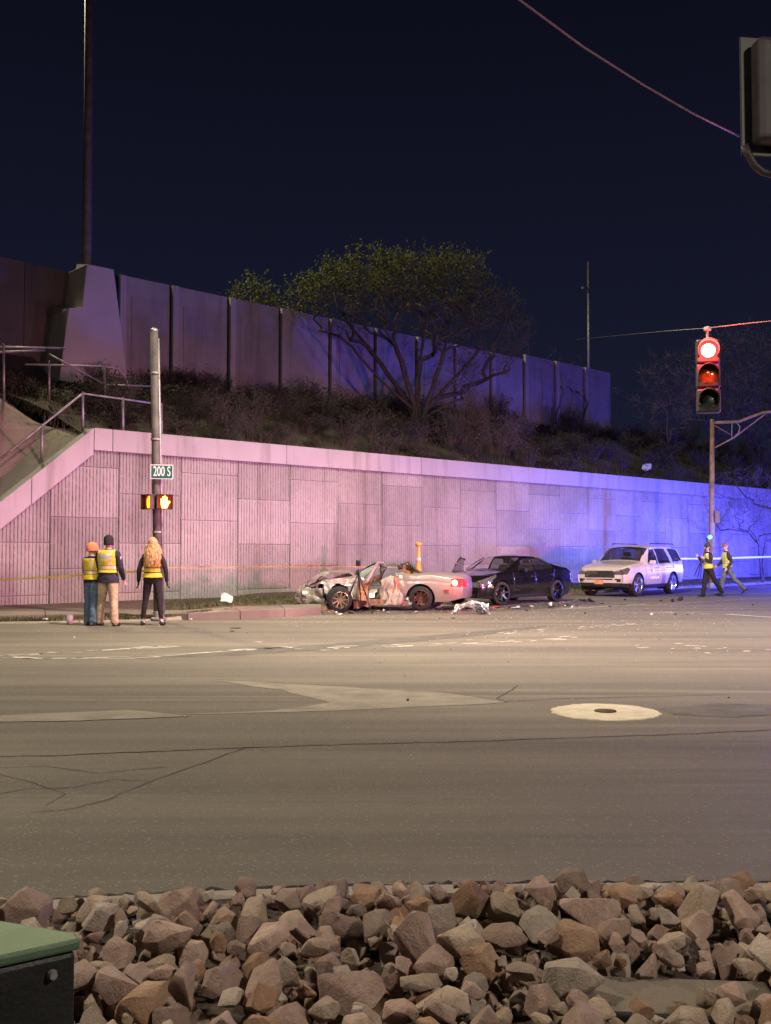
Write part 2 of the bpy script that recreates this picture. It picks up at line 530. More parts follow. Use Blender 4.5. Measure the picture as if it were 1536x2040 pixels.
# verge behind the kerb, up to the wall
M_SOIL = pmat('verge_soil', (0.085, 0.062, 0.048), 0.95, var=0.3, scale=1.2, bump=0.6, bscale=20, color2=(0.13, 0.095, 0.07))
back = []
for p in offs(KL, 0.15):
    back.append(p)
wallfoot = [WL(t, -0.02, 0) for t in np.linspace(-12, 95, 60)]
def verge_height(p):
    return KH - 0.015
mb = MB(); vs = []
n = len(back)
ROWS = 14
for j in range(ROWS + 1):
    for k, p in enumerate(back):
        kk_ = PERP / max(0.2, Vector((p.x, p.y, 0)).dot(WB)); w = WO + WA * (Vector((p.x, p.y, 0)) * kk_).dot(WA)
        q = p.lerp(w, j / ROWS)
        vs.append((q.x, q.y, khx(q.x) - 0.01 + (0.02 * fbm(q.x * 0.7, q.y * 0.7) if 0 < j else 0) + 0.10 * (j / ROWS) ** 2))
mb.add(vs, [(j * n + k, j * n + k + 1, (j + 1) * n + k + 1, (j + 1) * n + k) for j in range(ROWS) for k in range(n - 1)])
verge = tag(mb.build('verge', M_SOIL, smooth=True), kind='structure')
def verge_z(x, y):
    return KH + 0.05
# sidewalk slabs
near_px = [(-260, 1238), (-100, 1231), (0, 1227), (200, 1222.5), (400, 1220), (520, 1217), (640, 1210)]
far_px = [(-260, 1221), (-100, 1217), (0, 1214), (200, 1211), (400, 1210), (520, 1208), (640, 1203)]
swr = tag(thing('sidewalk', None, None), kind='structure')
NA = polyline_resample([G(*p, 0.085 if p[0] < 300 else 0.175) for p in near_px], 0.1); FA = polyline_resample([G(*p, 0.085 if p[0] < 300 else 0.175) for p in far_px], 0.1)
def along(pts, u):
    k = u * (len(pts) - 1); i0 = min(int(k), len(pts) - 2); return pts[i0].lerp(pts[i0 + 1], k - i0)
NS = 9
for k in range(NS):
    u0, u1 = (k + 0.008) / NS, (k + 0.992) / NS
    a, b, c, d = along(NA, u0), along(NA, u1), along(FA, u1), along(FA, u0)
    mb = MB(); dz = random.uniform(-0.006, 0.006)
    top = [Vector((q.x, q.y, khx(q.x) + 0.05 + dz)) for q in (a, b, c, d)]; bot = [Vector((q.x, q.y, -0.02)) for q in (a, b, c, d)]
    mb.add(top + bot, [(0, 1, 2, 3), (0, 4, 5, 1), (1, 5, 6, 2), (2, 6, 7, 3), (3, 7, 4, 0)])
    mb.build('slab', M_WALK, swr)

# grass on the verge: one mass nobody could count
def blades(name, areas, count, h, mats, kind='stuff'):
    mb = MB()
    for (pts, wgt, zz) in areas:
        for _ in range(int(count * wgt)):
            r1, r2 = random.random(), random.random()
            k = r1 * (len(pts[0]) - 1); i0 = min(int(k), len(pts[0]) - 2); f = k - i0
            a = pts[0][i0].lerp(pts[0][i0 + 1], f); b = pts[1][i0].lerp(pts[1][i0 + 1], f)
            q = a.lerp(b, r2)
            dens = fbm(q.x * 0.9, q.y * 0.9, 3.0)
            if dens < random.uniform(-0.7, 0.35): continue
            hh = h * random.uniform(0.4, 1.3); an = random.uniform(0, 6.28); ln = random.uniform(0.01, 0.06)
            dx, dy = math.cos(an), math.sin(an); w = random.uniform(0.006, 0.014)
            z0 = khx(q.x) + zz
            mb.add([(q.x - dy * w, q.y + dx * w, z0), (q.x + dy * w, q.y - dx * w, z0),
                    (q.x + dx * ln, q.y + dy * ln, z0 + hh)], [(0, 1, 2)], random.randrange(len(mats)))
    return tag(mb.build(name, mats, recalc=False), kind=kind)
M_GR1 = pmat('grass_green', (0.055, 0.085, 0.028), 0.8, var=0.3, scale=2)
M_GR2 = pmat('grass_olive', (0.095, 0.105, 0.04), 0.8, var=0.3, scale=2)
M_GR3 = pmat('grass_straw', (0.16, 0.13, 0.07), 0.85, var=0.3, scale=2)
gA = ([G(*p) + Vector((0, 0.16, 0)) for p in [(-250, 1246.5), (0, 1243), (200, 1240.5), (330, 1237), (420, 1233)]],
      [G(*p, 0.085) for p in [(-250, 1238), (0, 1229), (200, 1224.5), (330, 1223), (420, 1222)]])
gB = ([G(*p, 0.15) for p in [(330, 1211), (480, 1208), (620, 1203), (900, 1190), (1120, 1180)]],
      [WL(*WP(px, 1150)[:1], -0.05, 0) for px in (330, 480, 620, 900, 1120)])
gC = ([G(*p, 0.15) for p in [(1100, 1182), (1200, 1178), (1350, 1170), (1536, 1160), (1700, 1152)]],
      [WL(*WP(px, 1150)[:1], -0.05, 0) for px in (1100, 1200, 1350, 1536, 1700)])
tag(blades('verge_grass', [(gA, 0.28, -0.01), (gB, 0.34, 0.03), (gC, 0.5, 0.03)], 42000, 0.085, [M_GR1, M_GR2, M_GR2, M_GR3]),
    'short patchy green grass on the verge between kerb and wall', 'grass')

# ------------------------------------------------------------------ painted and worn marks on the road
M_CRACK = pmat('crack_tar', (0.012, 0.011, 0.010), 0.9, var=0.2)
M_WHITEP = pmat('worn_white_paint', (0.55, 0.52, 0.46), 0.8, var=0.25, scale=9)
M_YELP = pmat('worn_yellow_paint', (0.42, 0.25, 0.05), 0.8, var=0.3, scale=7)
M_PATCH = pmat('pale_patch', (0.235, 0.208, 0.168), 0.85, var=0.16, scale=3, bump=0.4, bscale=120)
M_PATCHD = pmat('dark_patch', (0.105, 0.095, 0.083), 0.85, var=0.2, scale=3, bump=0.4, bscale=120)
def crack(pix, w, z=0.004, wob=0.5):
    pts = [G(*p) for p in pix]
    q = polyline_resample(pts, 0.08)
    q = [p + Vector((0.02 * fbm(p.x * 3, p.y * 3), 0.035 * fbm(p.x * 2.3, p.y * 2.3, 7) + 0.01 * fbm(p.x * 9, p.y * 9, 2), 0)) for p in q]
    return strip([(p.x, p.y) for p in q], w, z, wob, 0.05)
def struct_mark(name, mb, m):
    return tag(mb.build(name, m, recalc=False), kind='structure')
struct_mark('road_crack', crack([(-80, 1510), (120, 1505), (330, 1497), (490, 1490), (770, 1482), (1000, 1476), (1250, 1467), (1600, 1452)], 0.016), M_CRACK)
struct_mark('road_crack', crack([(490, 1491), (455, 1502), (410, 1520), (330, 1545), (300, 1556), (220, 1592), (150, 1610)], lambda u: 0.010 * (1 - 0.6 * u)), M_CRACK)
struct_mark('road_crack', crack([(300, 1556), (230, 1552), (150, 1570), (60, 1572), (-40, 1590)], 0.007), M_CRACK)
struct_mark('road_crack', crack([(-20, 1530), (90, 1528), (200, 1540), (330, 1530)], 0.006), M_CRACK)
struct_mark('road_crack', crack([(60, 1620), (150, 1612), (240, 1588)], 0.006), M_CRACK)
struct_mark('road_crack', crack([(0, 1545), (70, 1560), (130, 1582), (90, 1606)], 0.005), M_CRACK)
struct_mark('road_crack', crack([(1010, 1398), (1130, 1392), (1300, 1388), (1450, 1384)], 0.012), M_CRACK)
struct_mark('road_crack', crack([(1012, 1400), (990, 1392), (1020, 1374), (1030, 1366)], 0.010), M_CRACK)
struct_mark('road_crack', crack([(-60, 1440), (120, 1438), (380, 1428)], 0.014), M_CRACK)
struct_mark('road_crack', crack([(430, 1354), (640, 1366), (900, 1382), (1010, 1398)], 0.012), M_CRACK)
# paler resurfaced wedges
def wedge(name, pix, z, m):
    pts = [G(*p) for p in pix]
    q = polyline_resample(pts + [pts[0]], 0.25)[:-1]
    q = [(p.x + 0.05 * fbm(p.x * 1.7, p.y * 1.7), p.y + 0.05 * fbm(p.x * 1.7, p.y * 1.7, 5)) for p in q]
    return sheet(name, q, z, m)
wedge('road_patch', [(420, 1354), (640, 1365), (900, 1381), (1012, 1399), (860, 1408), (560, 1420), (330, 1424), (540, 1416), (660, 1400), (560, 1376)], 0.003, M_PATCH)
wedge('road_patch', [(-60, 1430), (120, 1420), (260, 1415), (360, 1424), (380, 1428), (120, 1437), (-60, 1439)], 0.003, M_PATCH)
wedge('road_patch', [(1310, 1412), (1420, 1402), (1536, 1404), (1600, 1420), (1460, 1428), (1340, 1424)], 0.003, M_PATCHD)
wedge('road_patch', [(330, 1309), (420, 1298), (640, 1284), (900, 1262), (1100, 1246), (1000, 1262), (700, 1290), (480, 1306)], 0.0025, M_PATCHD)
# worn crossing lines: scattered flakes of paint
def flakes(name, pix, n, spread, m, lmin=0.1, lmax=0.5):
    pts = polyline_resample([G(*p) for p in pix], 0.05)
    mb = MB()
    for _ in range(n):
        k = random.randrange(len(pts) - 1)
        p = pts[k]
        if fbm(p.x * 0.9, p.y, 11) < random.uniform(-0.5, 0.4): continue
        d = (pts[min(k + 6, len(pts) - 1)] - pts[max(k - 6, 0)]).normalized(); nn = Vector((-d.y, d.x, 0))
        c = p + nn * random.gauss(0, spread)
        L = random.uniform(lmin, lmax); w = random.uniform(0.015, 0.05)
        ring = []
        for a in range(8):
            t = a / 8 * 6.283; rr = random.uniform(0.6, 1.15)
            ring.append(c + d * (math.cos(t) * L * 0.5 * rr) + nn * (math.sin(t) * w * rr) + Vector((0, 0, 0.0045)))
        mb.add(ring, [tuple(range(8))])
    o = mb.build(name, m, recalc=False)
    bm = bmesh.new(); bm.from_mesh(o.data)
    for f in bm.faces:
        if f.normal.z < 0: f.normal_flip()
    bm.to_mesh(o.data); bm.free()
    return tag(o, kind='structure')
flakes('crossing_line', [(-80, 1308), (60, 1304), (200, 1296), (420, 1284), (520, 1278)], 110, 0.09, M_WHITEP)
flakes('crossing_line', [(-80, 1309), (140, 1312), (280, 1310), (420, 1300), (560, 1290)], 80, 0.07, M_WHITEP, 0.2, 0.8)
flakes('crossing_line', [(560, 1292), (760, 1288), (1000, 1280), (1180, 1268)], 60, 0.2, M_WHITEP)
flakes('crossing_line', [(1000, 1262), (1200, 1247), (1300, 1243)], 90, 0.16, M_WHITEP, 0.05, 0.25)
flakes('crossing_line', [(1180, 1290), (1350, 1288), (1536, 1300)], 35, 0.3, M_WHITEP, 0.05, 0.25)
struct_mark('centre_line', strip([(p.x, p.y) for p in [G(1285, 1207), G(1400, 1199), G(1560, 1189.5), G(1800, 1176)]], 0.14, 0.0045, 0.12), M_YELP)
struct_mark('lane_line', strip([(p.x, p.y) for p in [G(1120, 1213), G(1290, 1204)]], 0.10, 0.0045, 0.25), M_WHITEP)
struct_mark('stop_line', strip([(p.x, p.y) for p in [G(1450, 1224), G(1600, 1234)]], 0.16, 0.0045, 0.15), M_WHITEP)
flakes('lane_line', [(1230, 1222), (1330, 1221), (1450, 1224)], 60, 0.08, M_WHITEP, 0.1, 0.3)

# valve cover in its pale concrete collar
vc = thing('valve_cover', 'round pale concrete collar with a small iron valve cover in the road', 'valve cover', G(1206, 1419))
mb = MB(); rim = []
N = 56
rr = [0.485 + 0.018 * random.uniform(-1, 1) for _ in range(N)]
vs = [(0, 0, 0.009)] + [(r * math.cos(6.2832 * k / N), r * math.sin(6.2832 * k / N), 0.008) for k, r in enumerate(rr)] + \
     [(r * 1.012 * math.cos(6.2832 * k / N), r * 1.012 * math.sin(6.2832 * k / N), 0.0) for k, r in enumerate(rr)]
fs = [(0, 1 + k, 1 + (k + 1) % N) for k in range(N)] + [(1 + k, 1 + N + k, 1 + N + (k + 1) % N, 1 + (k + 1) % N) for k in range(N)]
mb.add(vs, fs)
mb.build('collar', pmat('collar_concrete', (0.56, 0.50, 0.39), 0.85, var=0.12, scale=5, bump=0.3, bscale=60), vc)
mb = MB(); mb.lathe([(0.0, 0.017), (0.075, 0.017), (0.080, 0.019), (0.098, 0.019), (0.10, 0.006)], 28)
mb.build('iron_lid', pmat('rusty_iron', (0.10, 0.065, 0.04), 0.7, 0.6, var=0.35, scale=20, bump=0.4, bscale=80), vc)
mb = MB()
for a in (0.4, 2.0): mb.box((0.03 * math.cos(a), 0.03 * math.sin(a), 0.0185), (0.05, 0.012, 0.006), rot=Matrix.Rotation(a, 3, 'Z'))
mb.build('lid_rib', M_RUST, vc)

# ------------------------------------------------------------------ near kerb and gutter along the stone bed
near_px = [(-500, 1846), (-200, 1818), (0, 1800), (200, 1787), (450, 1773), (770, 1764), (1100, 1760), (1536, 1759), (1800, 1761), (2200, 1766)]
NKL = polyline_resample([G(*p) for p in near_px], 0.1)
for _ in range(6):
    NKL = [NKL[0]] + [(NKL[k - 1] + NKL[k] * 2 + NKL[k + 1]) / 4 for k in range(1, len(NKL) - 1)] + [NKL[-1]]
nk = tag(thing('near_kerb', None, None), kind='structure')
SEG = 18
k = 0
while k < len(NKL) - 1:
    seg = NKL[k:k + SEG + 1]
    if len(seg) < 2: break
    prof = [(-0.02, -0.03), (-0.02, 0.006), (-0.035, 0.012), (-0.15, 0.014), (-0.15, -0.03)]
    vs = []
    nrm = [(q - p) for p, q in zip(seg, offs(seg, 1.0))]
    for j, p in enumerate(seg):
        t = (seg[min(j + 1, len(seg) - 1)] - seg[max(j - 1, 0)]).normalized()
        sh = 0.004 if j == 0 else (-0.004 if j == len(seg) - 1 else 0)
        for d, h in prof:
            vs.append(p + nrm[j] * d + t * sh + Vector((0, 0, h + 0.002 * fbm(p.x * 4, p.y * 4, d * 9))))
    n = 5
    fs = [(j * n + q, j * n + q + 1, (j + 1) * n + q + 1, (j + 1) * n + q) for j in range(len(seg) - 1) for q in range(4)]
    fs += [tuple(range(n)), tuple((len(seg) - 1) * n + q for q in range(n - 1, -1, -1))]
    mb = MB(); mb.add(vs, fs); mb.build('kerb_stone', M_KERB, nk)
    k += SEG
struct_mark('kerb_joint', strip([(p.x, p.y) for p in offs(NKL, 0.004)], 0.034, 0.004, 0.75, 0.03), M_CRACK)  # dark line: shadow of the gap and gutter dirt laid in as colour

# ------------------------------------------------------------------ retaining wall of staggered ribbed panels
t_corner, z_top = WP(183, 853)
t_left0, z_left0 = WP(0, 997)
slope = (z_top - z_left0) / (t_corner - t_left0)
COP_H = 0.62
PW, PH = 2.02, 1.40
t_end = 96.0
rw = thing('retaining_wall', 'long ribbed concrete retaining wall with a smooth coping behind the cars', 'wall', WO, WROT)
def wall_top(t):                    # underside of the coping
    zt = z_top - COP_H
    if t < t_corner: zt = z_top - COP_H * 1.18 - (t_corner - t) * slope
    # the top falls away very slightly to the right
    return zt
def rib_panel(seed, w=PW, h=PH):
    rnd = random.Random(seed)
    nr = 20
    xs = []
    for r in range(nr):
        x0 = -w / 2 + w * r / nr; st = w / nr
        xs += [(x0 + st * 0.06, 0), (x0 + st * 0.22, 1), (x0 + st * 0.55, 1), (x0 + st * 0.72, 0)]
    nz = 22
    vs = []; fs = []
    for j in range(nz + 1):
        z = h * j / nz
        for i, (x, up) in enumerate(xs):
            edge = j in (0, nz)
            n1 = mnoise.noise(Vector((i // 4 * 3.1 + seed * 7, z * 9.0, seed)))
            n2 = mnoise.noise(Vector((x * 14, z * 18.0, seed + 5)))
            y = 0.0
            if up: y = -0.030 - 0.020 * n1 - 0.012 * n2 if not edge else -0.012
            vs.append((x + (0.006 * n2 if up else 0), y, z))
    m = len(xs)
    for j in range(nz):
        for i in range(m - 1):
            fs.append((j * m + i, j * m + i + 1, (j + 1) * m + i + 1, (j + 1) * m + i))
    # return edges so the panel has thickness
    b = len(vs)
    ring = [i for i in range(m)] + [(j + 1) * m - 1 for j in range(1, nz + 1)] + [nz * m + i for i in range(m - 2, -1, -1)] + [j * m for j in range(nz - 1, 0, -1)]
    for r_ in ring:
        x, y, z = vs[r_]; vs.append((x, 0.12, z))
    for q in range(len(ring)):
        q2 = (q + 1) % len(ring)
        fs.append((ring[q2], ring[q], b + q, b + q2))
    me = bpy.data.meshes.new('panel')
    me.from_pydata(vs, [], fs); me.materials.append(M_PANEL); me.update()
    return me
PM = [rib_panel(s) for s in range(4)]
GAP = 0.016
def clip_mesh(me, t0, z0):
    bm = bmesh.new(); bm.from_mesh(me)
    bmesh.ops.translate(bm, verts=bm.verts, vec=(t0, 0, z0))
    for (co, no) in (((0, 0, 0.02), (0, 0, -1)),):
        geom = bm.verts[:] + bm.edges[:] + bm.faces[:]
        bmesh.ops.bisect_plane(bm, geom=geom, plane_co=co, plane_no=no, clear_outer=True)
    cuts = [((t_corner, 0, z_top - COP_H + 0.03), (0, 0, 1))]
    if t0 - PW / 2 < t_corner:
        zt = z_top - COP_H * 1.18 + 0.03
        cuts.append(((t_corner, 0, zt), Vector((-slope, 0, 1)).normalized()))
    for co, no in cuts:
        geom = bm.verts[:] + bm.edges[:] + bm.faces[:]
        bmesh.ops.bisect_plane(bm, geom=geom, plane_co=co, plane_no=no, clear_outer=True)
    if not bm.faces:
        bm.free(); return None
    bmesh.ops.translate(bm, verts=bm.verts, vec=(-t0, 0, -z0))
    nm = bpy.data.meshes.new('panel'); bm.to_mesh(nm); bm.free()
    nm.materials.append(M_PANEL)
    return nm
tref = WP(361, 1000)[0]             # a column joint seen in the photograph
c0 = int((4.0 - tref) // PW)
for cidx in range(c0, c0 + 48):
    tl = tref + cidx * PW; tc_ = tl + PW / 2
    if tc_ > t_end: break
    zoff = -0.35 if cidx % 2 == 0 else -0.35 - PH / 2
    for r_ in range(6):
        zb = zoff + r_ * PH
        if zb > z_top: break
        me = PM[(cidx * 3 + r_ * 5) % 4]
        top_here = min(wall_top(tl), wall_top(tl + PW))
        scx = ((PW + 0.006) / PW, 1, (PH - GAP) / PH)
        if zb < 0.02 or zb + PH > top_here:
            me2 = clip_mesh(me, tc_, zb)
            if me2 is None: continue
            me = me2
        mesh_obj('panel', me, rw, (tc_, random.uniform(-0.012, 0.012), zb + GAP / 2), (0, 0, 0), scx)
# dark backing behind the joints
def poly_block(mb, poly, y0, y1, m=0):
    mb.prism([(a, b) for a, b in poly], y1 - y0, m, Matrix.Translation((0, y0, 0)))
mb = MB()
tl0 = t_corner - (z_top - COP_H * 1.18) / slope
poly_block(mb, [(tl0, -0.05), (t_end, -0.05), (t_end, z_top - COP_H), (t_corner, z_top - COP_H), (t_corner, z_top - COP_H * 1.18)], 0.05, 0.5)
mb.build('backing', M_DARKC, rw)
# coping in cast lengths
cop_t = [t_corner, WP(220, 860)[0]]
while cop_t[-1] < t_end: cop_t.append(cop_t[-1] + 3.05 * 2)
for a, b in zip(cop_t, cop_t[1:]):
    mb = MB(); mb.box(((a + b) / 2, 0.10, z_top - COP_H / 2), (b - a - 0.014, 0.5, COP_H))
    bevel(mb.build('coping', M_COPING, rw), 0.02)
# sloping coping on the left
seg_n = 3
tA = t_corner; tB = tl0 - 0.2
for k in range(seg_n):
    a = tA + (tB - tA) * k / seg_n; b = tA + (tB - tA) * (k + 1) / seg_n
    za = z_top - (tA - a) * slope; zb_ = z_top - (tA - b) * slope
    mb = MB()
    mb.prism([(b + 0.006, zb_ - COP_H * 1.18), (a - 0.006, za - COP_H * 1.18), (a - 0.006, za), (b + 0.006, zb_)], 0.5, 0, Matrix.Translation((0, -0.15, 0)))
    bevel(mb.build('coping', M_COPING, rw), 0.02)

# concrete slope paving behind the sloping coping, with cast grooves
sp = thing('slope_paving', 'grooved tan concrete slope paving rising behind the sloping coping', 'paving')
def wq(px, py, d):
    t, z = WP(px, py, d); return WL(t, d, z)
pL0, pH0, pL1, pH1 = wq(-140, 1128, 0.36), wq(174, 853, 0.36), wq(-140, 700, 3.8), wq(86, 851, 2.6)
NSP = 10
for k in range(NSP):
    u0, u1 = k / NSP, (k + 0.972) / NSP
    a = (pL0.lerp(pL1, u0), pH0.lerp(pH1, u0)); b = (pL0.lerp(pL1, u1), pH0.lerp(pH1, u1))
    vs = []
    for i in range(9):
        w = i / 8
        vs += [a[0].lerp(a[1], w), b[0].lerp(b[1], w), a[0].lerp(a[1], w) - Vector((0, 0, 0.25)), b[0].lerp(b[1], w) - Vector((0, 0, 0.25))]
    fs = []
    for i in range(8):
        q = 4 * i
        fs += [(q, q + 4, q + 5, q + 1), (q, q + 2, q + 6, q + 4), (q + 1, q + 5, q + 7, q + 3)]
    fs += [(0, 1, 3, 2), (32, 34, 35, 33)]
    mb = MB(); mb.add(vs, fs); mb.build('paving_strip', M_PAVE, sp)

# ------------------------------------------------------------------ embankment above the wall
ND = 9.2                                           # noise wall this far behind the retaining wall
M_BANK = pmat('bank_soil', (0.045, 0.036, 0.028), 0.95, var=0.35, scale=0.8, bump=0.8, bscale=9)
Z_NB0 = WP(338, 782, ND)[1]; Z_NB1 = WP(1200, 868, ND)[1]
def nb_z(t):                                       # ground level at the foot of the noise wall
    ta = WP(338, 782, ND)[0]; tb = WP(1200, 868, ND)[0]
    return Z_NB0 + (Z_NB1 - Z_NB0) * max(-0.3, min(1.4, (t - ta) / (tb - ta)))
def bank_z(t, d):
    u = max(0.0, min(1.0, (d - 0.3) / (ND - 0.3)))
    zt = z_top - 0.10
    if t < t_corner - 1: zt = max(zt - (t_corner - 1 - t) * slope * 0.55, 0.3)
    z = zt + (nb_z(t) - zt) * (u ** 0.9)
    return z + 0.12 * fbm(t * 0.5, d * 0.5, 1.0) * min(1, u * 6)
mb = MB(); TT = np.linspace(t_corner - 0.2, 100, 120); DD = np.concatenate([np.linspace(0.28, ND, 14), [ND + 3, ND + 10, ND + 60]])
vs = [WL(t, d, bank_z(t, min(d, ND))) for t in TT for d in DD]
nd = len(DD)
mb.add(vs, [(i * nd + j, (i + 1) * nd + j, (i + 1) * nd + j + 1, i * nd + j + 1) for i in range(len(TT) - 1) for j in range(nd - 1)])
tag(mb.build('embankment', M_BANK, smooth=True), kind='structure')

# noise wall: precast panels between posts
nw = thing('noise_wall', 'tall dim concrete panel wall along the top of the embankment', 'wall', WL(0, ND, 0), WROT)
def nw_top(t):
    ta, za = WP(228, 545, ND); tb, zb = WP(1030, 712, ND)
    return za + (zb - za) * (t - ta) / (tb - ta)
tj = [WP(px, 700, ND)[0] for px in (232, 338, 453, 556, 655, 745)]
step = (tj[-1] - tj[1]) / 4
while tj[-1] < WP(1236, 800, ND)[0] - step * 0.5: tj.append(tj[-1] + step)
M_POST = stained_concrete('post_concrete', (0.36, 0.34, 0.345), (0.30, 0.285, 0.29), 0.1, True, 0.06)
for k, (a, b) in enumerate(zip(tj, tj[1:])):
    zt = nw_top((a + b) / 2); zb = nb_z((a + b) / 2) - 0.6
    zt0, zt1 = nw_top(a), nw_top(b)
    if WP(1030, 700, ND)[0] < a: zt0 += 0.25; zt1 += 0.25
    mb = MB()
    mb.prism([(a + 0.10, zb), (b - 0.02, zb), (b - 0.02, zt1), (a + 0.10, zt0)], 0.22)
    bevel(mb.build('panel', M_NOISEW, nw), 0.015)
    # faint raised field in the panel
    mb = MB(); mb.prism([(a + 0.62, zb), (b - 0.30, zb), (b - 0.30, zt1 - 0.75), (a + 0.62, zt0 - 0.75)], 0.03, 0, Matrix.Translation((0, -0.028, 0)))
    bevel(mb.build('panel_field', M_NOISEW, nw), 0.008)
    mb = MB(); mb.box((a + 0.20, -0.07, (zb + zt0) / 2), (0.26, 0.14, zt0 - zb - 0.05))
    bevel(mb.build('post', M_POST, nw), 0.012)
    mb = MB(); mb.box((a + 0.03, 0.14, (zb + zt0) / 2), (0.13, 0.10, zt0 - zb - 0.02))
    mb.build('joint', M_VOID, nw)

# stepped pylon where the bridge begins
py_d = ND - 1.1
pyl = thing('bridge_pylon', 'stepped pale concrete pylon tapering upward beside the upper wall', 'pylon')
def pyp(px, py, d): 
    t, z = WP(px, py, d); return WL(t, d, z)
def pylon_block(name, front, depth, m, shift=0.0):
    mb = MB(); n = len(front)
    f = [pyp(x, y, py_d + shift) for x, y in front]; b = [p + WB * depth for p in f]
    mb.add(f + b, [tuple(range(n)), tuple(range(2 * n - 1, n - 1, -1))] + [(i, i + n, (i + 1) % n + n, (i + 1) % n) for i in range(n)])
    return bevel(mb.build(name, m, pyl), 0.02)
# the stepped stem as one outline, its side cheeks set behind
pylon_block('stem', [(118, 758), (138, 614), (164, 613), (173, 526), (227, 537), (256, 774)], 1.6, M_PYLON)
mb = MB()
lo_f = [pyp(118, 757, py_d + 0.01), pyp(137, 614.5, py_d + 0.01)]
lo_b = [pyp(92, 700, py_d + 1.55), pyp(107, 613, py_d + 1.55)]
mb.add([lo_f[0], lo_f[1], lo_b[1], lo_b[0]] + [p + WA * 0.6 for p in (lo_f[0], lo_f[1], lo_b[1], lo_b[0])],
       [(0, 1, 2, 3), (7, 6, 5, 4), (0, 4, 5, 1), (1, 5, 6, 2), (2, 6, 7, 3), (3, 7, 4, 0)])
mb.build('lower_cheek', M_PYLON, pyl)
mb = MB()
uf = [pyp(164, 612, py_d + 0.01), pyp(173, 526.5, py_d + 0.01)]; ub = [pyp(137, 611, py_d + 1.55), pyp(153, 526, py_d + 1.55)]
mb.add([uf[0], uf[1], ub[1], ub[0]] + [p + WA * 0.4 for p in (uf[0], uf[1], ub[1], ub[0])],
       [(0, 1, 2, 3), (7, 6, 5, 4), (0, 4, 5, 1), (1, 5, 6, 2), (2, 6, 7, 3), (3, 7, 4, 0)])
mb.build('upper_cheek', M_PYLON, pyl)
# the bridge wall beyond the pylon
bw = thing('bridge_wall', 'dark brown concrete bridge wall left of the stepped pylon', 'wall')
tl_, zl_ = WP(-300, 440, ND + 0.3); tr_, zr_ = WP(150, 546, ND + 0.3)
zbl = WP(-300, 760, ND + 0.3)[1]
for k in range(4):
    a = tl_ + (tr_ - tl_) * k / 4; b = tl_ + (tr_ - tl_) * (k + 1) / 4
    za, zb2 = zl_ + (zr_ - zl_) * k / 4, zl_ + (zr_ - zl_) * (k + 1) / 4
    mb = MB(); q = [WL(a + 0.01, ND + 0.3, zbl - 2), WL(b - 0.01, ND + 0.3, zbl - 2), WL(b - 0.01, ND + 0.3, zb2), WL(a + 0.01, ND + 0.3, za)]
    mb.add(q + [p + WB * 0.4 for p in q], [(0, 1, 2, 3), (7, 6, 5, 4), (0, 4, 5, 1), (1, 5, 6, 2), (2, 6, 7, 3), (3, 7, 4, 0)])
    mb.build('wall_panel', M_DARKC, bw)
# bank below the bridge wall at the far left
mb = MB()
TT2 = np.linspace(-6, t_corner + 2.5, 26); DD2 = np.linspace(3.75, ND + 0.5, 10)
_ta, _za = WP(-140, 700, 3.8); _tb, _zb = WP(86, 851, 3.8)
def bank2(t, d):
    u = (d - 3.75) / (ND - 3.25)
    z0 = max(_za + (_zb - _za) * (t - _ta) / (_tb - _ta), z_top + 0.2) - 0.08
    z1 = WP(60, 690, ND)[1] - 0.25
    return z0 + (z1 - z0) * min(1, u) + 0.12 * fbm(t * 0.7, d * 0.7) * min(1, u * 4)
vs = [WL(t, d, bank2(t, d)) for t in TT2 for d in DD2]; nd = len(DD2)
mb.add(vs, [(i * nd + j, (i + 1) * nd + j, (i + 1) * nd + j + 1, i * nd + j + 1) for i in range(len(TT2) - 1) for j in range(nd - 1)])
tag(mb.build('upper_bank', M_BANK, smooth=True), kind='structure')

# ================================================================== CARS
M_TYRE = pmat('tyre_rubber', (0.016, 0.016, 0.017), 0.85, var=0.2, scale=20, bump=0.2, bscale=60)
M_RIMK = pmat('rim_black', (0.02, 0.02, 0.022), 0.3, 0.7, var=0.1)
M_RIMS = pmat('rim_silver', (0.62, 0.62, 0.63), 0.25, 0.9, var=0.1)
M_BLACKP = pmat('black_paint', (0.006, 0.006, 0.007), 0.16, 0.0, var=0.1, coat=1.0)
M_WHITEPAINT = pmat('white_paint', (0.52, 0.48, 0.455), 0.28, 0.0, var=0.04, scale=2, coat=0.8)
M_SILVERP = pmat('silver_paint', (0.34, 0.295, 0.275), 0.36, 0.35, var=0.10, scale=3, coat=0.6)
M_TRIM = pmat('black_trim', (0.012, 0.012, 0.013), 0.6, var=0.2)
M_GLASS = pmat('dark_glass', (0.02, 0.022, 0.025), 0.04, 0.0, var=0.0, spec=0.8, alpha=0.62)
M_GLASSC = pmat('clear_glass', (0.05, 0.055, 0.06), 0.04, 0.0, var=0.0, spec=0.8, alpha=0.22)
M_CHROME = pmat('chrome', (0.75, 0.75, 0.77), 0.12, 1.0, var=0.05)
M_LAMPC = pmat('lamp_clear', (0.16, 0.16, 0.16), 0.10, 0.4, var=0.3, scale=30, coat=1.0)
M_LAMPR = pmat('lamp_red', (0.30, 0.01, 0.01), 0.12, 0.0, var=0.2, scale=20, coat=1.0)
M_LAMPA = pmat('lamp_amber', (0.60, 0.18, 0.02), 0.15, 0.0, var=0.2, scale=20, coat=1.0)
M_SEAT = pmat('seat_grey', (0.05, 0.048, 0.047), 0.85, var=0.2, scale=12, bump=0.2)
M_FLOORK = pmat('underbody', (0.012, 0.012, 0.012), 0.9, var=0.2)

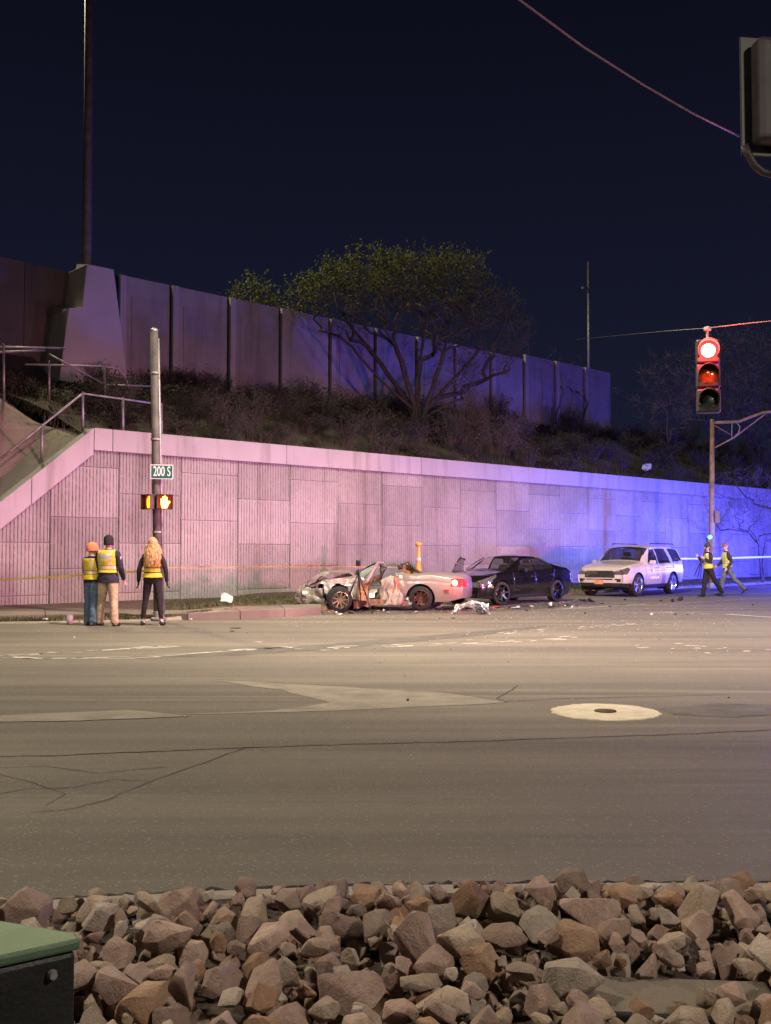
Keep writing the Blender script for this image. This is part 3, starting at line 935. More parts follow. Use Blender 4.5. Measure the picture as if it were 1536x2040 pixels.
def sm_interp(xs, pts, sig=0.05):
    px, pz = zip(*sorted(pts))
    fine = np.linspace(xs[0] - 0.5, xs[-1] + 0.5, 900)
    y = np.interp(fine, px, pz)
    dx = fine[1] - fine[0]; k = int(3 * sig / dx)
    if k > 0:
        ker = np.exp(-0.5 * (np.arange(-k, k + 1) * dx / sig) ** 2); ker /= ker.sum()
        y = np.convolve(np.pad(y, k, mode='edge'), ker, mode='valid')
    return np.interp(xs, fine, y)
def in_poly(x, z, poly):
    c = np.zeros(x.shape, bool); n = len(poly); j = n - 1
    for i in range(n):
        xi, zi = poly[i]; xj, zj = poly[j]
        if zi != zj:
            t = ((zi > z) != (zj > z)) & (x < (xj - xi) * (z - zi) / (zj - zi) + xi)
            c ^= t
        j = i
    return c
class Shell: pass
def car_shell(P):
    L = P['L']; nx = P.get('nx', 230)
    xs = np.linspace(-L / 2, L / 2, nx)
    top = sm_interp(xs, P['top'], P.get('sig', 0.05)); belt = sm_interp(xs, P['belt'], 0.06); bot = sm_interp(xs, P['bot'], 0.04)
    w = sm_interp(xs, P['w'], 0.05); wr = sm_interp(xs, P['wr'], 0.08)
    belt = np.minimum(belt, top - 0.02)
    NLo, NS, NR = 34, 16, 15
    V = []; tags = []
    M = NLo + NS + NR
    half = np.zeros((nx, M, 2))
    for i in range(nx):
        h = top[i] - belt[i]; g = min(1, max(0, (h - 0.10) / 0.22)); g = g * g * (3 - 2 * g)
        ws = w[i] * 0.965; zb = bot[i]
        # lower side with waist crease and tucked-under rocker
        for k in range(NLo):
            u = k / (NLo - 1); z = zb + (belt[i] - zb) * u
            yy = w[i] * (0.90 + 0.10 * math.sin(min(1, u / 0.55) * math.pi / 2)) if u < 0.55 else w[i] * (1.0 - 0.035 * ((u - 0.55) / 0.45) ** 2)
            if abs(u - 0.78) < 0.05: yy -= 0.006
            half[i, k] = (yy, z)
        Rg = (wr[i], top[i] - 0.055); Rh = (ws * 0.86, belt[i] + h * 0.72)
        Rx = (Rh[0] * (1 - g) + Rg[0] * g, Rh[1] * (1 - g) + Rg[1] * g)
        for k in range(NS):
            u = (k + 1) / NS
            bow = 0.02 * math.sin(u * math.pi) * g
            half[i, NLo + k] = (ws + (Rx[0] - ws) * u + bow, belt[i] + (Rx[1] - belt[i]) * u)
        for k in range(NR):
            u = (k + 1) / NR
            y = Rx[0] * (1 - u)
            half[i, NLo + NS + k] = (y, Rx[1] + (top[i] - Rx[1]) * (1 - (y / max(Rx[0], 1e-4)) ** 2))
    # soften the corner rows a little
    for _ in range(2):
        h2 = half.copy()
        h2[:, NLo:-2] = 0.25 * half[:, NLo - 1:-3] + 0.5 * half[:, NLo:-2] + 0.25 * half[:, NLo + 1:-1]
        half = h2
    ring = np.concatenate([half, half[:, -2::-1] * np.array([-1, 1])], axis=1)      # left bottom .. top .. right bottom
    nr = ring.shape[1]
    verts = np.zeros((nx * nr, 3))
    for i in range(nx):
        verts[i * nr:(i + 1) * nr, 0] = xs[i]
        verts[i * nr:(i + 1) * nr, 1:] = ring[i]
    rake = P.get('rake', 0)
    faces = []; part = []
    for i in range(nx - 1):
        for k in range(nr - 1):
            faces.append((i * nr + k, i * nr + k + 1, (i + 1) * nr + k + 1, (i + 1) * nr + k))
            kk = k if k < M - 1 else (nr - 2 - k)
            part.append(0 if kk < NLo - 1 else (1 if kk < NLo + NS - 1 else 2))
    vl = verts.tolist()
    # floor
    for i in range(0, nx - 1):
        faces.append((i * nr, (i + 1) * nr, (i + 1) * nr + nr - 1, i * nr + nr - 1)); part.append(5)
    # end caps as bowed grids
    K = 24
    for end, bulge, tg in ((nx - 1, P.get('bf', 0.10), 3), (0, -P.get('br', 0.08), 4)):
        base = len(vl); H = half[end]
        z0, z1 = H[0, 1], H[-1, 1]
        idx = {}
        for k in range(M):
            v = (H[k, 1] - z0) / max(1e-6, z1 - z0)
            for c in range(K + 1):
                s_ = 1 - 2 * c / K
                if c == 0: idx[k, c] = end * nr + k; continue
                if c == K: idx[k, c] = end * nr + nr - 1 - k; continue
                vl.append([xs[end] + bulge * (1 - s_ ** 2) * (0.75 + 0.25 * math.sin(math.pi * min(1, v * 1.2))), H[k, 0] * s_, H[k, 1]])
                idx[k, c] = len(vl) - 1
        for k in range(M - 1):
            for c in range(K):
                faces.append((idx[k, c], idx[k, c + 1], idx[k + 1, c + 1], idx[k + 1, c])); part.append(tg)
    S = Shell()
    S.v = np.array(vl); S.f = np.array(faces); S.part = np.array(part)
    return S
def snap_arch(S, ax, az, r):
    d = np.hypot(S.v[:, 0] - ax, S.v[:, 2] - az)
    m = (np.abs(d - r) < 0.013) & (np.abs(S.v[:, 1]) > 0.5)
    k = r / d[m]
    S.v[m, 0] = ax + (S.v[m, 0] - ax) * k; S.v[m, 2] = az + (S.v[m, 2] - az) * k
def shell_part(S, mask, name, mats, parent, mi=None, solid=0.0, xform=None, origin=None):
    f = S.f[mask]
    if len(f) == 0: return None
    used, inv = np.unique(f, return_inverse=True)
    v = S.v[used].copy(); f2 = inv.reshape(f.shape)
    if xform is not None: v = np.array([tuple(xform(Vector(p))) for p in v])
    if origin is not None: v = v - np.array(origin)
    me = bpy.data.meshes.new(name)
    me.from_pydata(v.tolist(), [], f2.tolist())
    if not isinstance(mats, (list, tuple)): mats = [mats]
    for m in mats: me.materials.append(m)
    if mi is not None: me.polygons.foreach_set('material_index', mi[mask].astype(int).tolist())
    bm = bmesh.new(); bm.from_mesh(me)
    bmesh.ops.delete(bm, geom=[q for q in bm.faces if q.calc_area() < 1e-9], context='FACES')
    bm.to_mesh(me); bm.free()
    me.polygons.foreach_set('use_smooth', [True] * len(me.polygons)); me.update()
    o = bpy.data.objects.new(name, me); col.objects.link(o); o.parent = parent
    if origin is not None: o.location = origin
    if solid:
        s_ = o.modifiers.new('solid', 'SOLIDIFY'); s_.thickness = solid; s_.offset = -1 if True else 1
    return o
def make_wheel(parent, c, r, w, rim_mat, spokes=5, steer=0.0, outer=1, spoke_w=0.07, rim_r=0.72, rim_mat2=None, cam_=0.0):
    e_ = bpy.data.objects.new('wheel', None); col.objects.link(e_); e_.empty_display_size = 0.1
    e_.parent = parent; e_.location = c; e_.rotation_euler = (cam_, 0, steer)
    s = outer
    rr = r * rim_r
    mb = MB()
    mb.lathe([(rr, -w / 2), (r * 0.93, -w / 2), (r * 0.985, -w / 2 + 0.02), (r, -w / 2 + 0.05), (r * 0.985, -w / 2 + 0.055), (r, -w / 2 + 0.065), (r, 0.0 - 0.01), (r * 0.985, 0.0), (r, 0.01),
              (r, w / 2 - 0.065), (r * 0.985, w / 2 - 0.055), (r, w / 2 - 0.05), (r * 0.985, w / 2 - 0.02), (r * 0.93, w / 2), (rr, w / 2)], 40, axis='Y')
    mb.build('tyre', M_TYRE, e_, smooth=True)
    mb = MB()
    mb.lathe([(rr * 1.0, s * (w / 2 + 0.004)), (rr * 0.95, s * (w / 2 + 0.008)), (rr * 0.90, s * (w / 2 - 0.03)), (rr * 0.88, -s * w / 2)], 40, axis='Y')
    for k in range(spokes):
        a = 2 * math.pi * k / spokes + 0.3
        for side in ((-1, 1) if spokes <= 6 else (0,)):
            a2 = a + side * 0.13
            p0 = Vector((math.cos(a) * r * 0.13, s * (w / 2 - 0.030), math.sin(a) * r * 0.13))
            p1 = Vector((math.cos(a2) * rr * 0.93, s * (w / 2 - 0.004), math.sin(a2) * rr * 0.93))
            d = (p1 - p0).normalized(); q = Vector((0, s, 0)); u = d.cross(q).normalized()
            hw0, hw1 = spoke_w * 0.5, spoke_w * 0.36
            vs = [p0 + u * hw0, p0 - u * hw0, p1 - u * hw1, p1 + u * hw1]
            vs += [p - q * 0.03 for p in vs]
            mb.add(vs, [(0, 1, 2, 3), (4, 7, 6, 5), (0, 4, 5, 1), (1, 5, 6, 2), (2, 6, 7, 3), (3, 7, 4, 0)])
    mb.lathe([(0.0, s * (w / 2 - 0.012)), (r * 0.12, s * (w / 2 - 0.012)), (r * 0.16, s * (w / 2 - 0.035)), (r * 0.16, s * (w / 2 - 0.06))], 20, axis='Y')
    mb.build('rim', rim_mat, e_)
    mb = MB(); mb.lathe([(0.0, s * (w / 2 - 0.085)), (rr * 0.72, s * (w / 2 - 0.085)), (rr * 0.72, s * (w / 2 - 0.105)), (0.0, s * (w / 2 - 0.105))], 28, axis='Y')
    mb.build('brake_disc', pmat('brake_steel', (0.22, 0.21, 0.20), 0.45, 0.8), e_)
    mb = MB()
    for k in range(5):
        a = 2 * math.pi * k / 5
        mb.lathe([(0, 0.012), (0.011, 0.012), (0.011, -0.01)], 6, axis='Y', c=(math.cos(a) * r * 0.085, s * (w / 2 - 0.018), math.sin(a) * r * 0.085))
    mb.build('wheel_nut', M_CHROME, e_)
    return e_
def arch_liner(parent, ax, az, r, yo, yi):
    mb = MB()
    n = 20
    vs = []
    for k in range(n + 1):
        a = R(-25) + (math.pi + R(50)) * k / n
        for y in (yo, yi): vs.append((ax + r * math.cos(a), y, az + r * math.sin(a)))
    fs = [(2 * k, 2 * k + 1, 2 * k + 3, 2 * k + 2) for k in range(n)]
    b = len(vs)
    vs.append((ax, yi, az)); fs += [(b, 2 * k + 1, 2 * k + 3) for k in range(n)]
    mb.add(vs, fs)
    return mb.build('wheel_well', M_FLOORK, parent)
def seat(parent, c, m=M_SEAT, back=0.62, tilt=0.25):
    e_ = bpy.data.objects.new('seat', None); col.objects.link(e_); e_.parent = parent; e_.location = c
    mb = MB(); mb.box((0.02, 0, 0.10), (0.52, 0.50, 0.20)); bevel(mb.build('cushion', m, e_), 0.06, 3)
    rot = Matrix.Rotation(-tilt, 3, 'Y')
    mb = MB(); mb.box(Vector((-0.27, 0, 0.16)) + rot @ Vector((0, 0, back / 2)), (0.15, 0.48, back), rot=rot); bevel(mb.build('backrest', m, e_), 0.055, 3)
    mb = MB(); mb.box(Vector((-0.27, 0, 0.16)) + rot @ Vector((0, 0, back + 0.12)), (0.10, 0.27, 0.17), rot=rot); bevel(mb.build('headrest', m, e_), 0.045, 3)
    return e_
def steering_wheel(parent, c):
    mb = MB(); pts = []
    for k in range(25):
        a = 2 * math.pi * k / 24
        pts.append(Vector(c) + Vector((-0.06 * math.sin(a), 0.18 * math.cos(a), 0.17 * math.sin(a))))
    mb.tube(pts, 0.016, 8, cap=False)
    mb.tube([Vector(c) + Vector((0, -0.17, 0)), Vector(c), Vector(c) + Vector((0, 0.17, 0))], 0.018, 8)
    mb.tube([c, Vector(c) + Vector((0.3, 0, -0.1))], 0.03, 8)
    mb.build('steering_wheel', M_TRIM, parent, smooth=True)
def mirror(parent, c, s, m):
    mb = MB(); mb.box(Vector(c) + Vector((0, s * 0.10, 0.02)), (0.10, 0.20, 0.13)); mb.box(Vector(c), (0.06, 0.10, 0.04))
    o = bevel(mb.build('wing_mirror', m, parent), 0.03, 3)
    mb = MB(); mb.box(Vector(c) + Vector((-0.052, s * 0.10, 0.02)), (0.006, 0.16, 0.10)); mb.build('mirror_glass', M_CHROME, o)
    return o
def place(front_left_px, heading, axle_x, track):
    h = Vector((heading[0], heading[1], 0)).normalized(); right = Vector((h.y, -h.x, 0))
    c = G(*front_left_px) + right * track - h * axle_x
    return c, math.atan2(h.y, h.x)

# ------------------------------------------------------------------ black saloon
fa, ra, wr_, tr_k = 1.49, -1.29, 0.335, 0.78
loc, rz = place((1001, 1206), (-0.68, -0.73), fa, tr_k + 0.1)
sed = thing('black_sedan', 'black four-door sedan with dark wheels and its passenger door open', 'car', loc, rz)
P = dict(L=4.64, sig=0.07,
         top=[(-2.32, 0.92), (-2.24, 1.04), (-2.05, 1.075), (-1.62, 1.10), (-1.30, 1.20), (-0.85, 1.365), (-0.40, 1.425), (0.0, 1.425), (0.30, 1.385), (0.60, 1.255), (1.08, 0.995), (1.60, 0.915), (2.05, 0.825), (2.26, 0.74), (2.32, 0.68)],
         belt=[(-2.32, 0.86), (-1.6, 0.99), (-0.8, 0.965), (0.4, 0.925), (1.1, 0.89), (1.9, 0.775), (2.32, 0.63)],
         bot=[(-2.32, 0.30), (-2.0, 0.21), (-1.0, 0.185), (1.2, 0.185), (2.0, 0.19), (2.32, 0.24)],
         w=[(-2.32, 0.74), (-2.1, 0.85), (-1.5, 0.895), (0, 0.90), (1.3, 0.90), (1.9, 0.875), (2.15, 0.82), (2.32, 0.72)],
         wr=[(-2.32, 0.62), (-1.3, 0.60), (-0.5, 0.60), (0.3, 0.61), (1.1, 0.70), (2.3, 0.62)], bf=0.12, br=0.10)
S = car_shell(P)
for ax in (fa, ra): snap_arch(S, ax, wr_, 0.375)
def regions(S):
    c = S.v[S.f].mean(axis=1); return c[:, 0], c[:, 1], c[:, 2], S.part
X, Y, Z, pt = regions(S)
free = np.ones(len(X), bool)
def take(mask):
    global free
    m = mask & free; free = free & ~m; return m
side = (pt == 0) | (pt == 1)
for ax in (fa, ra): take((pt == 0) & (np.hypot(X - ax, Z - wr_) < 0.375))
take((pt == 5) & ((np.abs(X - fa) < 0.40) | (np.abs(X - ra) < 0.40)))
fwin = [(0.70, 0.955), (0.30, 1.285), (-0.08, 1.33), (-0.11, 0.975)]
rwin = [(-0.17, 0.978), (-0.14, 1.33), (-0.50, 1.315), (-0.98, 1.16), (-1.16, 1.055), (-1.02, 1.01)]
fdoor = [(0.93, 0.28), (0.93, 0.93), (0.70, 0.945), (0.26, 1.31), (-0.11, 1.36), (-0.14, 0.28)]
rdoor = [(-0.155, 0.28), (-0.125, 1.36), (-0.55, 1.34), (-1.05, 1.15), (-1.18, 1.03), (-1.10, 0.75), (-0.86, 0.42), (-0.86, 0.28)]
parts_sed = {}
for s in (1, -1):
    sd = side & (np.sign(Y) == s)
    parts_sed['fw', s] = take(sd & in_poly(X, Z, fwin)); parts_sed['rw', s] = take(sd & in_poly(X, Z, rwin))
    parts_sed['fd', s] = take(sd & in_poly(X, Z, fdoor)); parts_sed['rd', s] = take(sd & in_poly(X, Z, rdoor))
ws_m = take((pt == 2) & (X > 0.30) & (X < 1.05) & (np.abs(Y) < 0.64))
rg_m = take((pt == 2) & (X < -0.88) & (X > -1.55) & (np.abs(Y) < 0.56))
hood_m = take((pt == 2) & (X > 1.08) & (X < 2.24))
boot_m = take((pt == 2) & (X < -1.60) & (X > -2.26))
gr_m = take((pt == 3) & (np.abs(Y) < 0.40 - 0.35 * np.maximum(0, 0.46 - Z)) & (Z > 0.36) & (Z < 0.63))
lg_m = take((pt == 3) & (np.abs(Y) < 0.58) & (Z > 0.245) & (Z < 0.325))
hl = {}; tl = {}
for s in (1, -1):
    sg = np.sign(Y) == s
    hl[s] = take(sg & (((pt == 3) & (np.abs(Y) > 0.47) & (Z > 0.42 + 0.10) & (Z < 0.655)) | ((pt < 3) & in_poly(X, Z, [(2.33, 0.53), (2.33, 0.68), (1.98, 0.79), (1.62, 0.87), (1.72, 0.80), (2.0, 0.66), (2.18, 0.53)]))))
    tl[s] = take(sg & (((pt == 4) & (np.abs(Y) > 0.52) & (Z > 0.62) & (Z < 0.90)) | ((pt < 3) & in_poly(X, Z, [(-2.33, 0.66), (-2.33, 0.92), (-2.12, 0.95), (-2.16, 0.68)]))))
# shut lines
gap = np.zeros(len(X), int)
gap[(pt == 2) & (np.abs(X - 1.08) < 0.012)] = 1
gap[side & (np.abs(X - 0.945) < 0.011) & (Z > 0.27) & (Z < 0.92)] = 1
gap[side & (Z > 0.258) & (Z < 0.275) & (X > -0.9) & (X < 0.95)] = 1
gap[(pt == 0) & (Z < 0.26)] = 1
gap[pt == 5] = 1
shell_part(S, free, 'body', [M_BLACKP, M_TRIM], sed, gap)
shell_part(S, hood_m, 'hood', M_BLACKP, sed)
shell_part(S, boot_m, 'boot_lid', M_BLACKP, sed)
shell_part(S, ws_m, 'windscreen', M_GLASSC, sed); shell_part(S, rg_m, 'rear_window', M_GLASS, sed)
gobj = shell_part(S, gr_m, 'grille', M_TRIM, sed); shell_part(S, lg_m, 'lower_grille', M_TRIM, sed)
for s in (1, -1):
    shell_part(S, hl[s], 'headlight', M_LAMPC, sed); shell_part(S, tl[s], 'taillight', M_LAMPR, sed)
    if s == 1:
        d1 = shell_part(S, parts_sed['fd', s], 'door', M_BLACKP, sed, solid=0.03); shell_part(S, parts_sed['fw', s], 'window', M_GLASS, d1)
        d2 = shell_part(S, parts_sed['rd', s], 'door', M_BLACKP, sed, solid=0.03); shell_part(S, parts_sed['rw', s], 'window', M_GLASS, d2)
    else:
        d2 = shell_part(S, parts_sed['rd', s], 'door', M_BLACKP, sed, solid=0.03); shell_part(S, parts_sed['rw', s], 'window', M_GLASS, d2)
        hinge = (0.93, -0.86, 0)
        d1 = shell_part(S, parts_sed['fd', s], 'door', M_BLACKP, sed, solid=0.05, origin=hinge)
        d1['label'] = 'open front passenger door'
        w1 = shell_part(S, parts_sed['fw', s], 'window', M_GLASS, d1, origin=hinge); w1.location = (0, 0, 0)
        d1.rotation_euler = (0, 0, R(62))
    for (hx, hz) in ((0.02, 0.80), (-1.0, 0.84)):
        if s == 1 or hx < -0.5:
            mb = MB(); mb.tube([(hx - 0.11, s * 0.905, hz), (hx - 0.09, s * 0.93, hz), (hx + 0.09, s * 0.93, hz), (hx + 0.11, s * 0.905, hz)], 0.014, 8)
            mb.build('handle', M_CHROME, d1 if hx > -0.5 else d2)
    if s == 1: mirror(sed, (0.62, 0.90, 0.97), 1, M_BLACKP)
    mb = MB(); mb.tube([(-0.60, s * 0.655, 1.315), (-1.0, s * 0.69, 1.175), (-1.17, s * 0.735, 1.06), (-1.05, s * 0.80, 1.012)], 0.012, 6); mb.build('window_trim', M_CHROME, sed)
    mb = MB(); mb.tube([(1.02, s * 0.79, 0.985), (0.62, s * 0.735, 1.20), (0.30, s * 0.67, 1.33)], 0.011, 6); mb.build('pillar_trim', M_CHROME, sed)
    make_wheel(sed, (fa, s * tr_k, wr_), wr_, 0.22, M_RIMK, 7, steer=R(-10) if s else 0, outer=s, spoke_w=0.06, rim_r=0.74)
    make_wheel(sed, (ra, s * tr_k, wr_), wr_, 0.22, M_RIMK, 7, outer=s, spoke_w=0.06, rim_r=0.74)
    for ax in (fa, ra): arch_liner(sed, ax, wr_, 0.378, s * 0.885, s * 0.50)
    mb = MB(); mb.box((1.95, s * 0.868, 0.52), (0.11, 0.02, 0.05)); mb.build('side_marker', M_LAMPA, sed)
mb = MB()
for k in range(6): mb.tube([(2.445 - 0.10 * (0.36 / 0.72) ** 2 * 0, -0.37, 0.385 + k * 0.045), (2.46, 0, 0.385 + k * 0.045), (2.445, 0.37, 0.385 + k * 0.045)], 0.007, 5)
mb.build('grille_bar', M_CHROME, gobj)
mb = MB(); mb.lathe([(0.0, 0.02), (0.05, 0.018), (0.06, 0.0)], 20, axis='X', c=(2.455, 0, 0.53)); mb.build('badge', M_CHROME, gobj)
for y in (0.36, -0.36): seat(sed, (0.02, y, 0.36))
mb = MB(); mb.box((-0.95, 0, 0.62), (0.30, 1.25, 0.55)); bevel(mb.build('rear_bench', M_SEAT, sed), 0.08, 3)
mb = MB(); mb.box((0.85, 0, 0.82), (0.40, 1.36, 0.20)); bevel(mb.build('dashboard', M_SEAT, sed), 0.06, 3)
steering_wheel(sed, (0.52, 0.36, 0.90))
mb = MB(); mb.box((0, 0, 0.30), (3.2, 1.5, 0.08)); mb.build('cabin_floor', M_FLOORK, sed)
# crash damage: torn bumper corner glimpsed red where the broken lamp lies
mb = MB(); mb.box((2.30, 0.30, 0.50), (0.10, 0.20, 0.16), jit=0.04); mb.build('broken_lamp', M_LAMPR, sed)
mb = MB(); mb.box((2.20, 0.70, 0.62), (0.10, 0.12, 0.10), jit=0.03); mb.build('broken_lamp', M_LAMPR, sed)

# ------------------------------------------------------------------ white patrol SUV
fa, ra, wr_, tr_k = 1.58, -1.28, 0.385, 0.83
loc, rz = place((1272, 1188.5), (-0.63, -0.78), fa, tr_k + 0.12)
suv = thing('white_suv', 'white police sport utility vehicle facing the crash with lit side decals', 'suv', loc, rz)
P = dict(L=4.98, sig=0.05,
         top=[(-2.49, 1.12), (-2.44, 1.25), (-2.28, 1.58), (-2.12, 1.70), (-1.6, 1.755), (-0.6, 1.775), (0.0, 1.765), (0.32, 1.72), (0.60, 1.57), (1.08, 1.215), (1.5, 1.16), (2.1, 1.09), (2.38, 1.00), (2.49, 0.90)],
         belt=[(-2.49, 1.08), (-1.5, 1.10), (0.5, 1.06), (1.1, 1.05), (2.0, 0.97), (2.49, 0.82)],
         bot=[(-2.49, 0.42), (-2.1, 0.32), (-1.0, 0.27), (1.2, 0.27), (2.1, 0.28), (2.49, 0.36)],
         w=[(-2.49, 0.86), (-2.25, 0.95), (-1.5, 0.985), (0, 0.985), (1.6, 0.985), (2.15, 0.95), (2.36, 0.90), (2.49, 0.82)],
         wr=[(-2.49, 0.74), (-1.5, 0.74), (0, 0.735), (0.5, 0.74), (1.1, 0.82), (2.49, 0.72)], bf=0.10, br=0.08)
S = car_shell(P)
for ax in (fa, ra): snap_arch(S, ax, wr_, 0.44)
X, Y, Z, pt = regions(S); free = np.ones(len(X), bool)
side = (pt == 0) | (pt == 1)
for ax in (fa, ra): take((pt == 0) & (np.hypot(X - ax, Z - wr_) < 0.44))
take((pt == 5) & ((np.abs(X - fa) < 0.45) | (np.abs(X - ra) < 0.45)))
fwin = [(0.78, 1.125), (0.34, 1.60), (0.02, 1.645), (-0.02, 1.125)]
rwin = [(-0.09, 1.125), (-0.06, 1.65), (-0.88, 1.645), (-1.10, 1.14)]
qwin = [(-1.32, 1.15), (-1.12, 1.64), (-1.95, 1.60), (-2.16, 1.20)]
fdoor = [(0.98, 0.40), (0.98, 1.06), (0.82, 1.11), (0.36, 1.645), (0.0, 1.685), (-0.05, 0.40)]
rdoor = [(-0.065, 0.40), (-0.03, 1.69), (-0.92, 1.68), (-1.16, 1.10), (-1.12, 0.80), (-0.86, 0.60), (-0.80, 0.40)]
ps = {}
for s in (1, -1):
    sd = side & (np.sign(Y) == s)
    ps['fw', s] = take(sd & in_poly(X, Z, fwin)); ps['rw', s] = take(sd & in_poly(X, Z, rwin)); ps['qw', s] = take(sd & in_poly(X, Z, qwin))
    ps['fd', s] = take(sd & in_poly(X, Z, fdoor)); ps['rd', s] = take(sd & in_poly(X, Z, rdoor))
ws_m = take((pt == 2) & (X > 0.36) & (X < 1.06) & (np.abs(Y) < 0.74))
rg_m = take(((pt == 2) & (X < -2.14) & (X > -2.46) & (np.abs(Y) < 0.66)))
hood_m = take((pt == 2) & (X > 1.10) & (X < 2.40))
gr_m = take((pt == 3) & (np.abs(Y) < 0.52) & (Z > 0.635) & (Z < 0.882))
bar_m = take((pt == 3) & (np.abs(Y) < 0.50) & (Z > 0.575) & (Z < 0.610))
skirt_m = take(((pt == 3) & (Z < 0.47)) | ((pt == 0) & (Z < 0.46) & (X > 2.05)) )
trim_m = (pt == 0) & (Z < 0.42)
hl = {}; tl = {}; fg = {}
for s in (1, -1):
    sg = np.sign(Y) == s
    hl[s] = take(sg & (((pt == 3) & (np.abs(Y) > 0.54) & (Z > 0.735) & (Z < 0.875)) | ((pt < 3) & in_poly(X, Z, [(2.50, 0.74), (2.50, 0.90), (2.15, 0.985), (2.10, 0.94), (2.3, 0.76)]))))
    fg[s] = take(sg & (pt == 3) & (np.abs(Y) > 0.55) & (np.abs(Y) < 0.77) & (Z > 0.50) & (Z < 0.62) & (np.abs(Y) - 0.55 > (0.60 - Z) * 0.9))
    tl[s] = take(sg & (((pt == 4) & (np.abs(Y) > 0.62) & (Z > 0.86) & (Z < 1.06)) | ((pt < 3) & in_poly(X, Z, [(-2.50, 0.88), (-2.50, 1.12), (-2.22, 1.12), (-2.22, 0.92)]))))
gap = np.zeros(len(X), int)
gap[trim_m | (pt == 5)] = 1
gap[side & (np.abs(X - 0.995) < 0.012) & (Z > 0.40) & (Z < 1.05)] = 1
shell_part(S, free, 'body', [M_WHITEPAINT, M_TRIM], suv, gap)
shell_part(S, hood_m, 'hood', M_WHITEPAINT, suv)
shell_part(S, ws_m, 'windscreen', M_GLASS, suv); shell_part(S, rg_m, 'rear_window', M_GLASS, suv)
gobj = shell_part(S, gr_m, 'grille', pmat('grille_grey', (0.05, 0.05, 0.052), 0.4, 0.6), suv)
shell_part(S, bar_m, 'bumper_bar', M_CHROME, suv); shell_part(S, skirt_m, 'bumper_skirt', M_TRIM, suv)
M_DECAL = pmat('decal_silver', (0.85, 0.85, 0.9), 0.3, 0.0, var=0.05, emit=None)
def decal_poly(parent, name, pts, y, m):
    mb = MB(); s_ = 1 if y > 0 else -1
    mb.add([(a, y, b) for a, b in pts] + [(a, y - s_ * 0.004, b) for a, b in pts], [tuple(range(len(pts))), tuple(range(2 * len(pts) - 1, len(pts) - 1, -1))] + [(i, (i + 1) % len(pts), (i + 1) % len(pts) + len(pts), i + len(pts)) for i in range(len(pts))])
    return mb.build(name, m, parent)
for s in (1, -1):
    shell_part(S, hl[s], 'headlight', M_LAMPC, suv); shell_part(S, tl[s], 'taillight', M_LAMPR, suv); shell_part(S, fg[s], 'fog_lamp', M_TRIM, suv)
    d1 = shell_part(S, ps['fd', s], 'door', M_WHITEPAINT, suv, solid=0.03); shell_part(S, ps['fw', s], 'window', M_GLASS, d1)
    d2 = shell_part(S, ps['rd', s], 'door', M_WHITEPAINT, suv, solid=0.03); shell_part(S, ps['rw', s], 'window', M_GLASS, d2)
    shell_part(S, ps['qw', s], 'quarter_window', M_GLASS, suv)
    for (hx, dd) in ((0.08, d1), (-0.93, d2)):
        mb = MB(); mb.tube([(hx - 0.11, s * 0.985, 0.97), (hx - 0.09, s * 1.012, 0.97), (hx + 0.09, s * 1.012, 0.97), (hx + 0.11, s * 0.985, 0.97)], 0.015, 8); mb.build('handle', M_WHITEPAINT, dd)
    mirror(suv, (0.72, s * 0.99, 1.14), s, M_WHITEPAINT)
    # star emblem and lettering-like bars on the front door, as far as they can be read
    star = []
    for k in range(12):
        a = math.pi / 2 + k * math.pi / 6; r_ = 0.13 if k % 2 == 0 else 0.065
        star.append((0.46 + r_ * math.cos(a), 0.86 + r_ * math.sin(a)))
    decal_poly(d1, 'star_emblem', star, s * 1.0005, M_DECAL)
    for k in range(5):
        x0 = 0.72 - k * 0.15
        decal_poly(d1, 'decal', [(x0, 0.585 - 0.01 * (k % 2)), (x0 - 0.115, 0.585), (x0 - 0.115, 0.665), (x0, 0.655 + 0.01 * (k % 3))], s * 1.0005, M_DECAL)
    decal_poly(suv, 'decal', [(-1.30, 0.95), (-1.62, 0.93), (-1.66, 1.03), (-1.34, 1.05)], s * 1.0, M_DECAL)
    mb = MB(); mb.tube([(0.15, s * 0.70, 1.765), (0.05, s * 0.71, 1.81), (-1.85, s * 0.71, 1.80), (-1.98, s * 0.70, 1.745)], 0.018, 8); mb.build('roof_rail', M_CHROME, suv)
    make_wheel(suv, (fa, s * tr_k, wr_), wr_, 0.25, M_RIMS, 5, steer=R(-6), outer=s, spoke_w=0.075, rim_r=0.70)
    make_wheel(suv, (ra, s * tr_k, wr_), wr_, 0.25, M_RIMS, 5, outer=s, spoke_w=0.075, rim_r=0.70)
    for ax in (fa, ra): arch_liner(suv, ax, wr_, 0.443, s * 0.97, s * 0.52)
mb = MB()
for k in range(5): mb.tube([(2.548, -0.50, 0.66 + k * 0.046), (2.575, 0, 0.66 + k * 0.046), (2.548, 0.50, 0.66 + k * 0.046)], 0.009, 5)
mb.build('grille_bar', M_CHROME, gobj)
mb = MB(); mb.lathe([(0.0, 0.02), (0.06, 0.018), (0.075, 0.0)], 20, axis='X', c=(2.575, 0, 0.77)); o_ = mb.build('badge', M_TRIM, gobj); 
mb = MB(); mb.box((2.60, 0.0, 0.50), (0.014, 0.31, 0.155)); bevel(mb.build('number_plate', pmat('plate_orange_light', (0.62, 0.30, 0.16), 0.5, var=0.2, scale=8), suv), 0.004)  # orange light falling on the plate is put into its colour
for y in (0.40, -0.40): seat(suv, (0.05, y, 0.55))
mb = MB(); mb.box((-0.95, 0, 0.85), (0.30, 1.4, 0.62)); bevel(mb.build('rear_bench', M_SEAT, suv), 0.08, 3)
mb = MB(); mb.box((0.88, 0, 1.02), (0.40, 1.5, 0.18)); bevel(mb.build('dashboard', M_SEAT, suv), 0.06, 3)
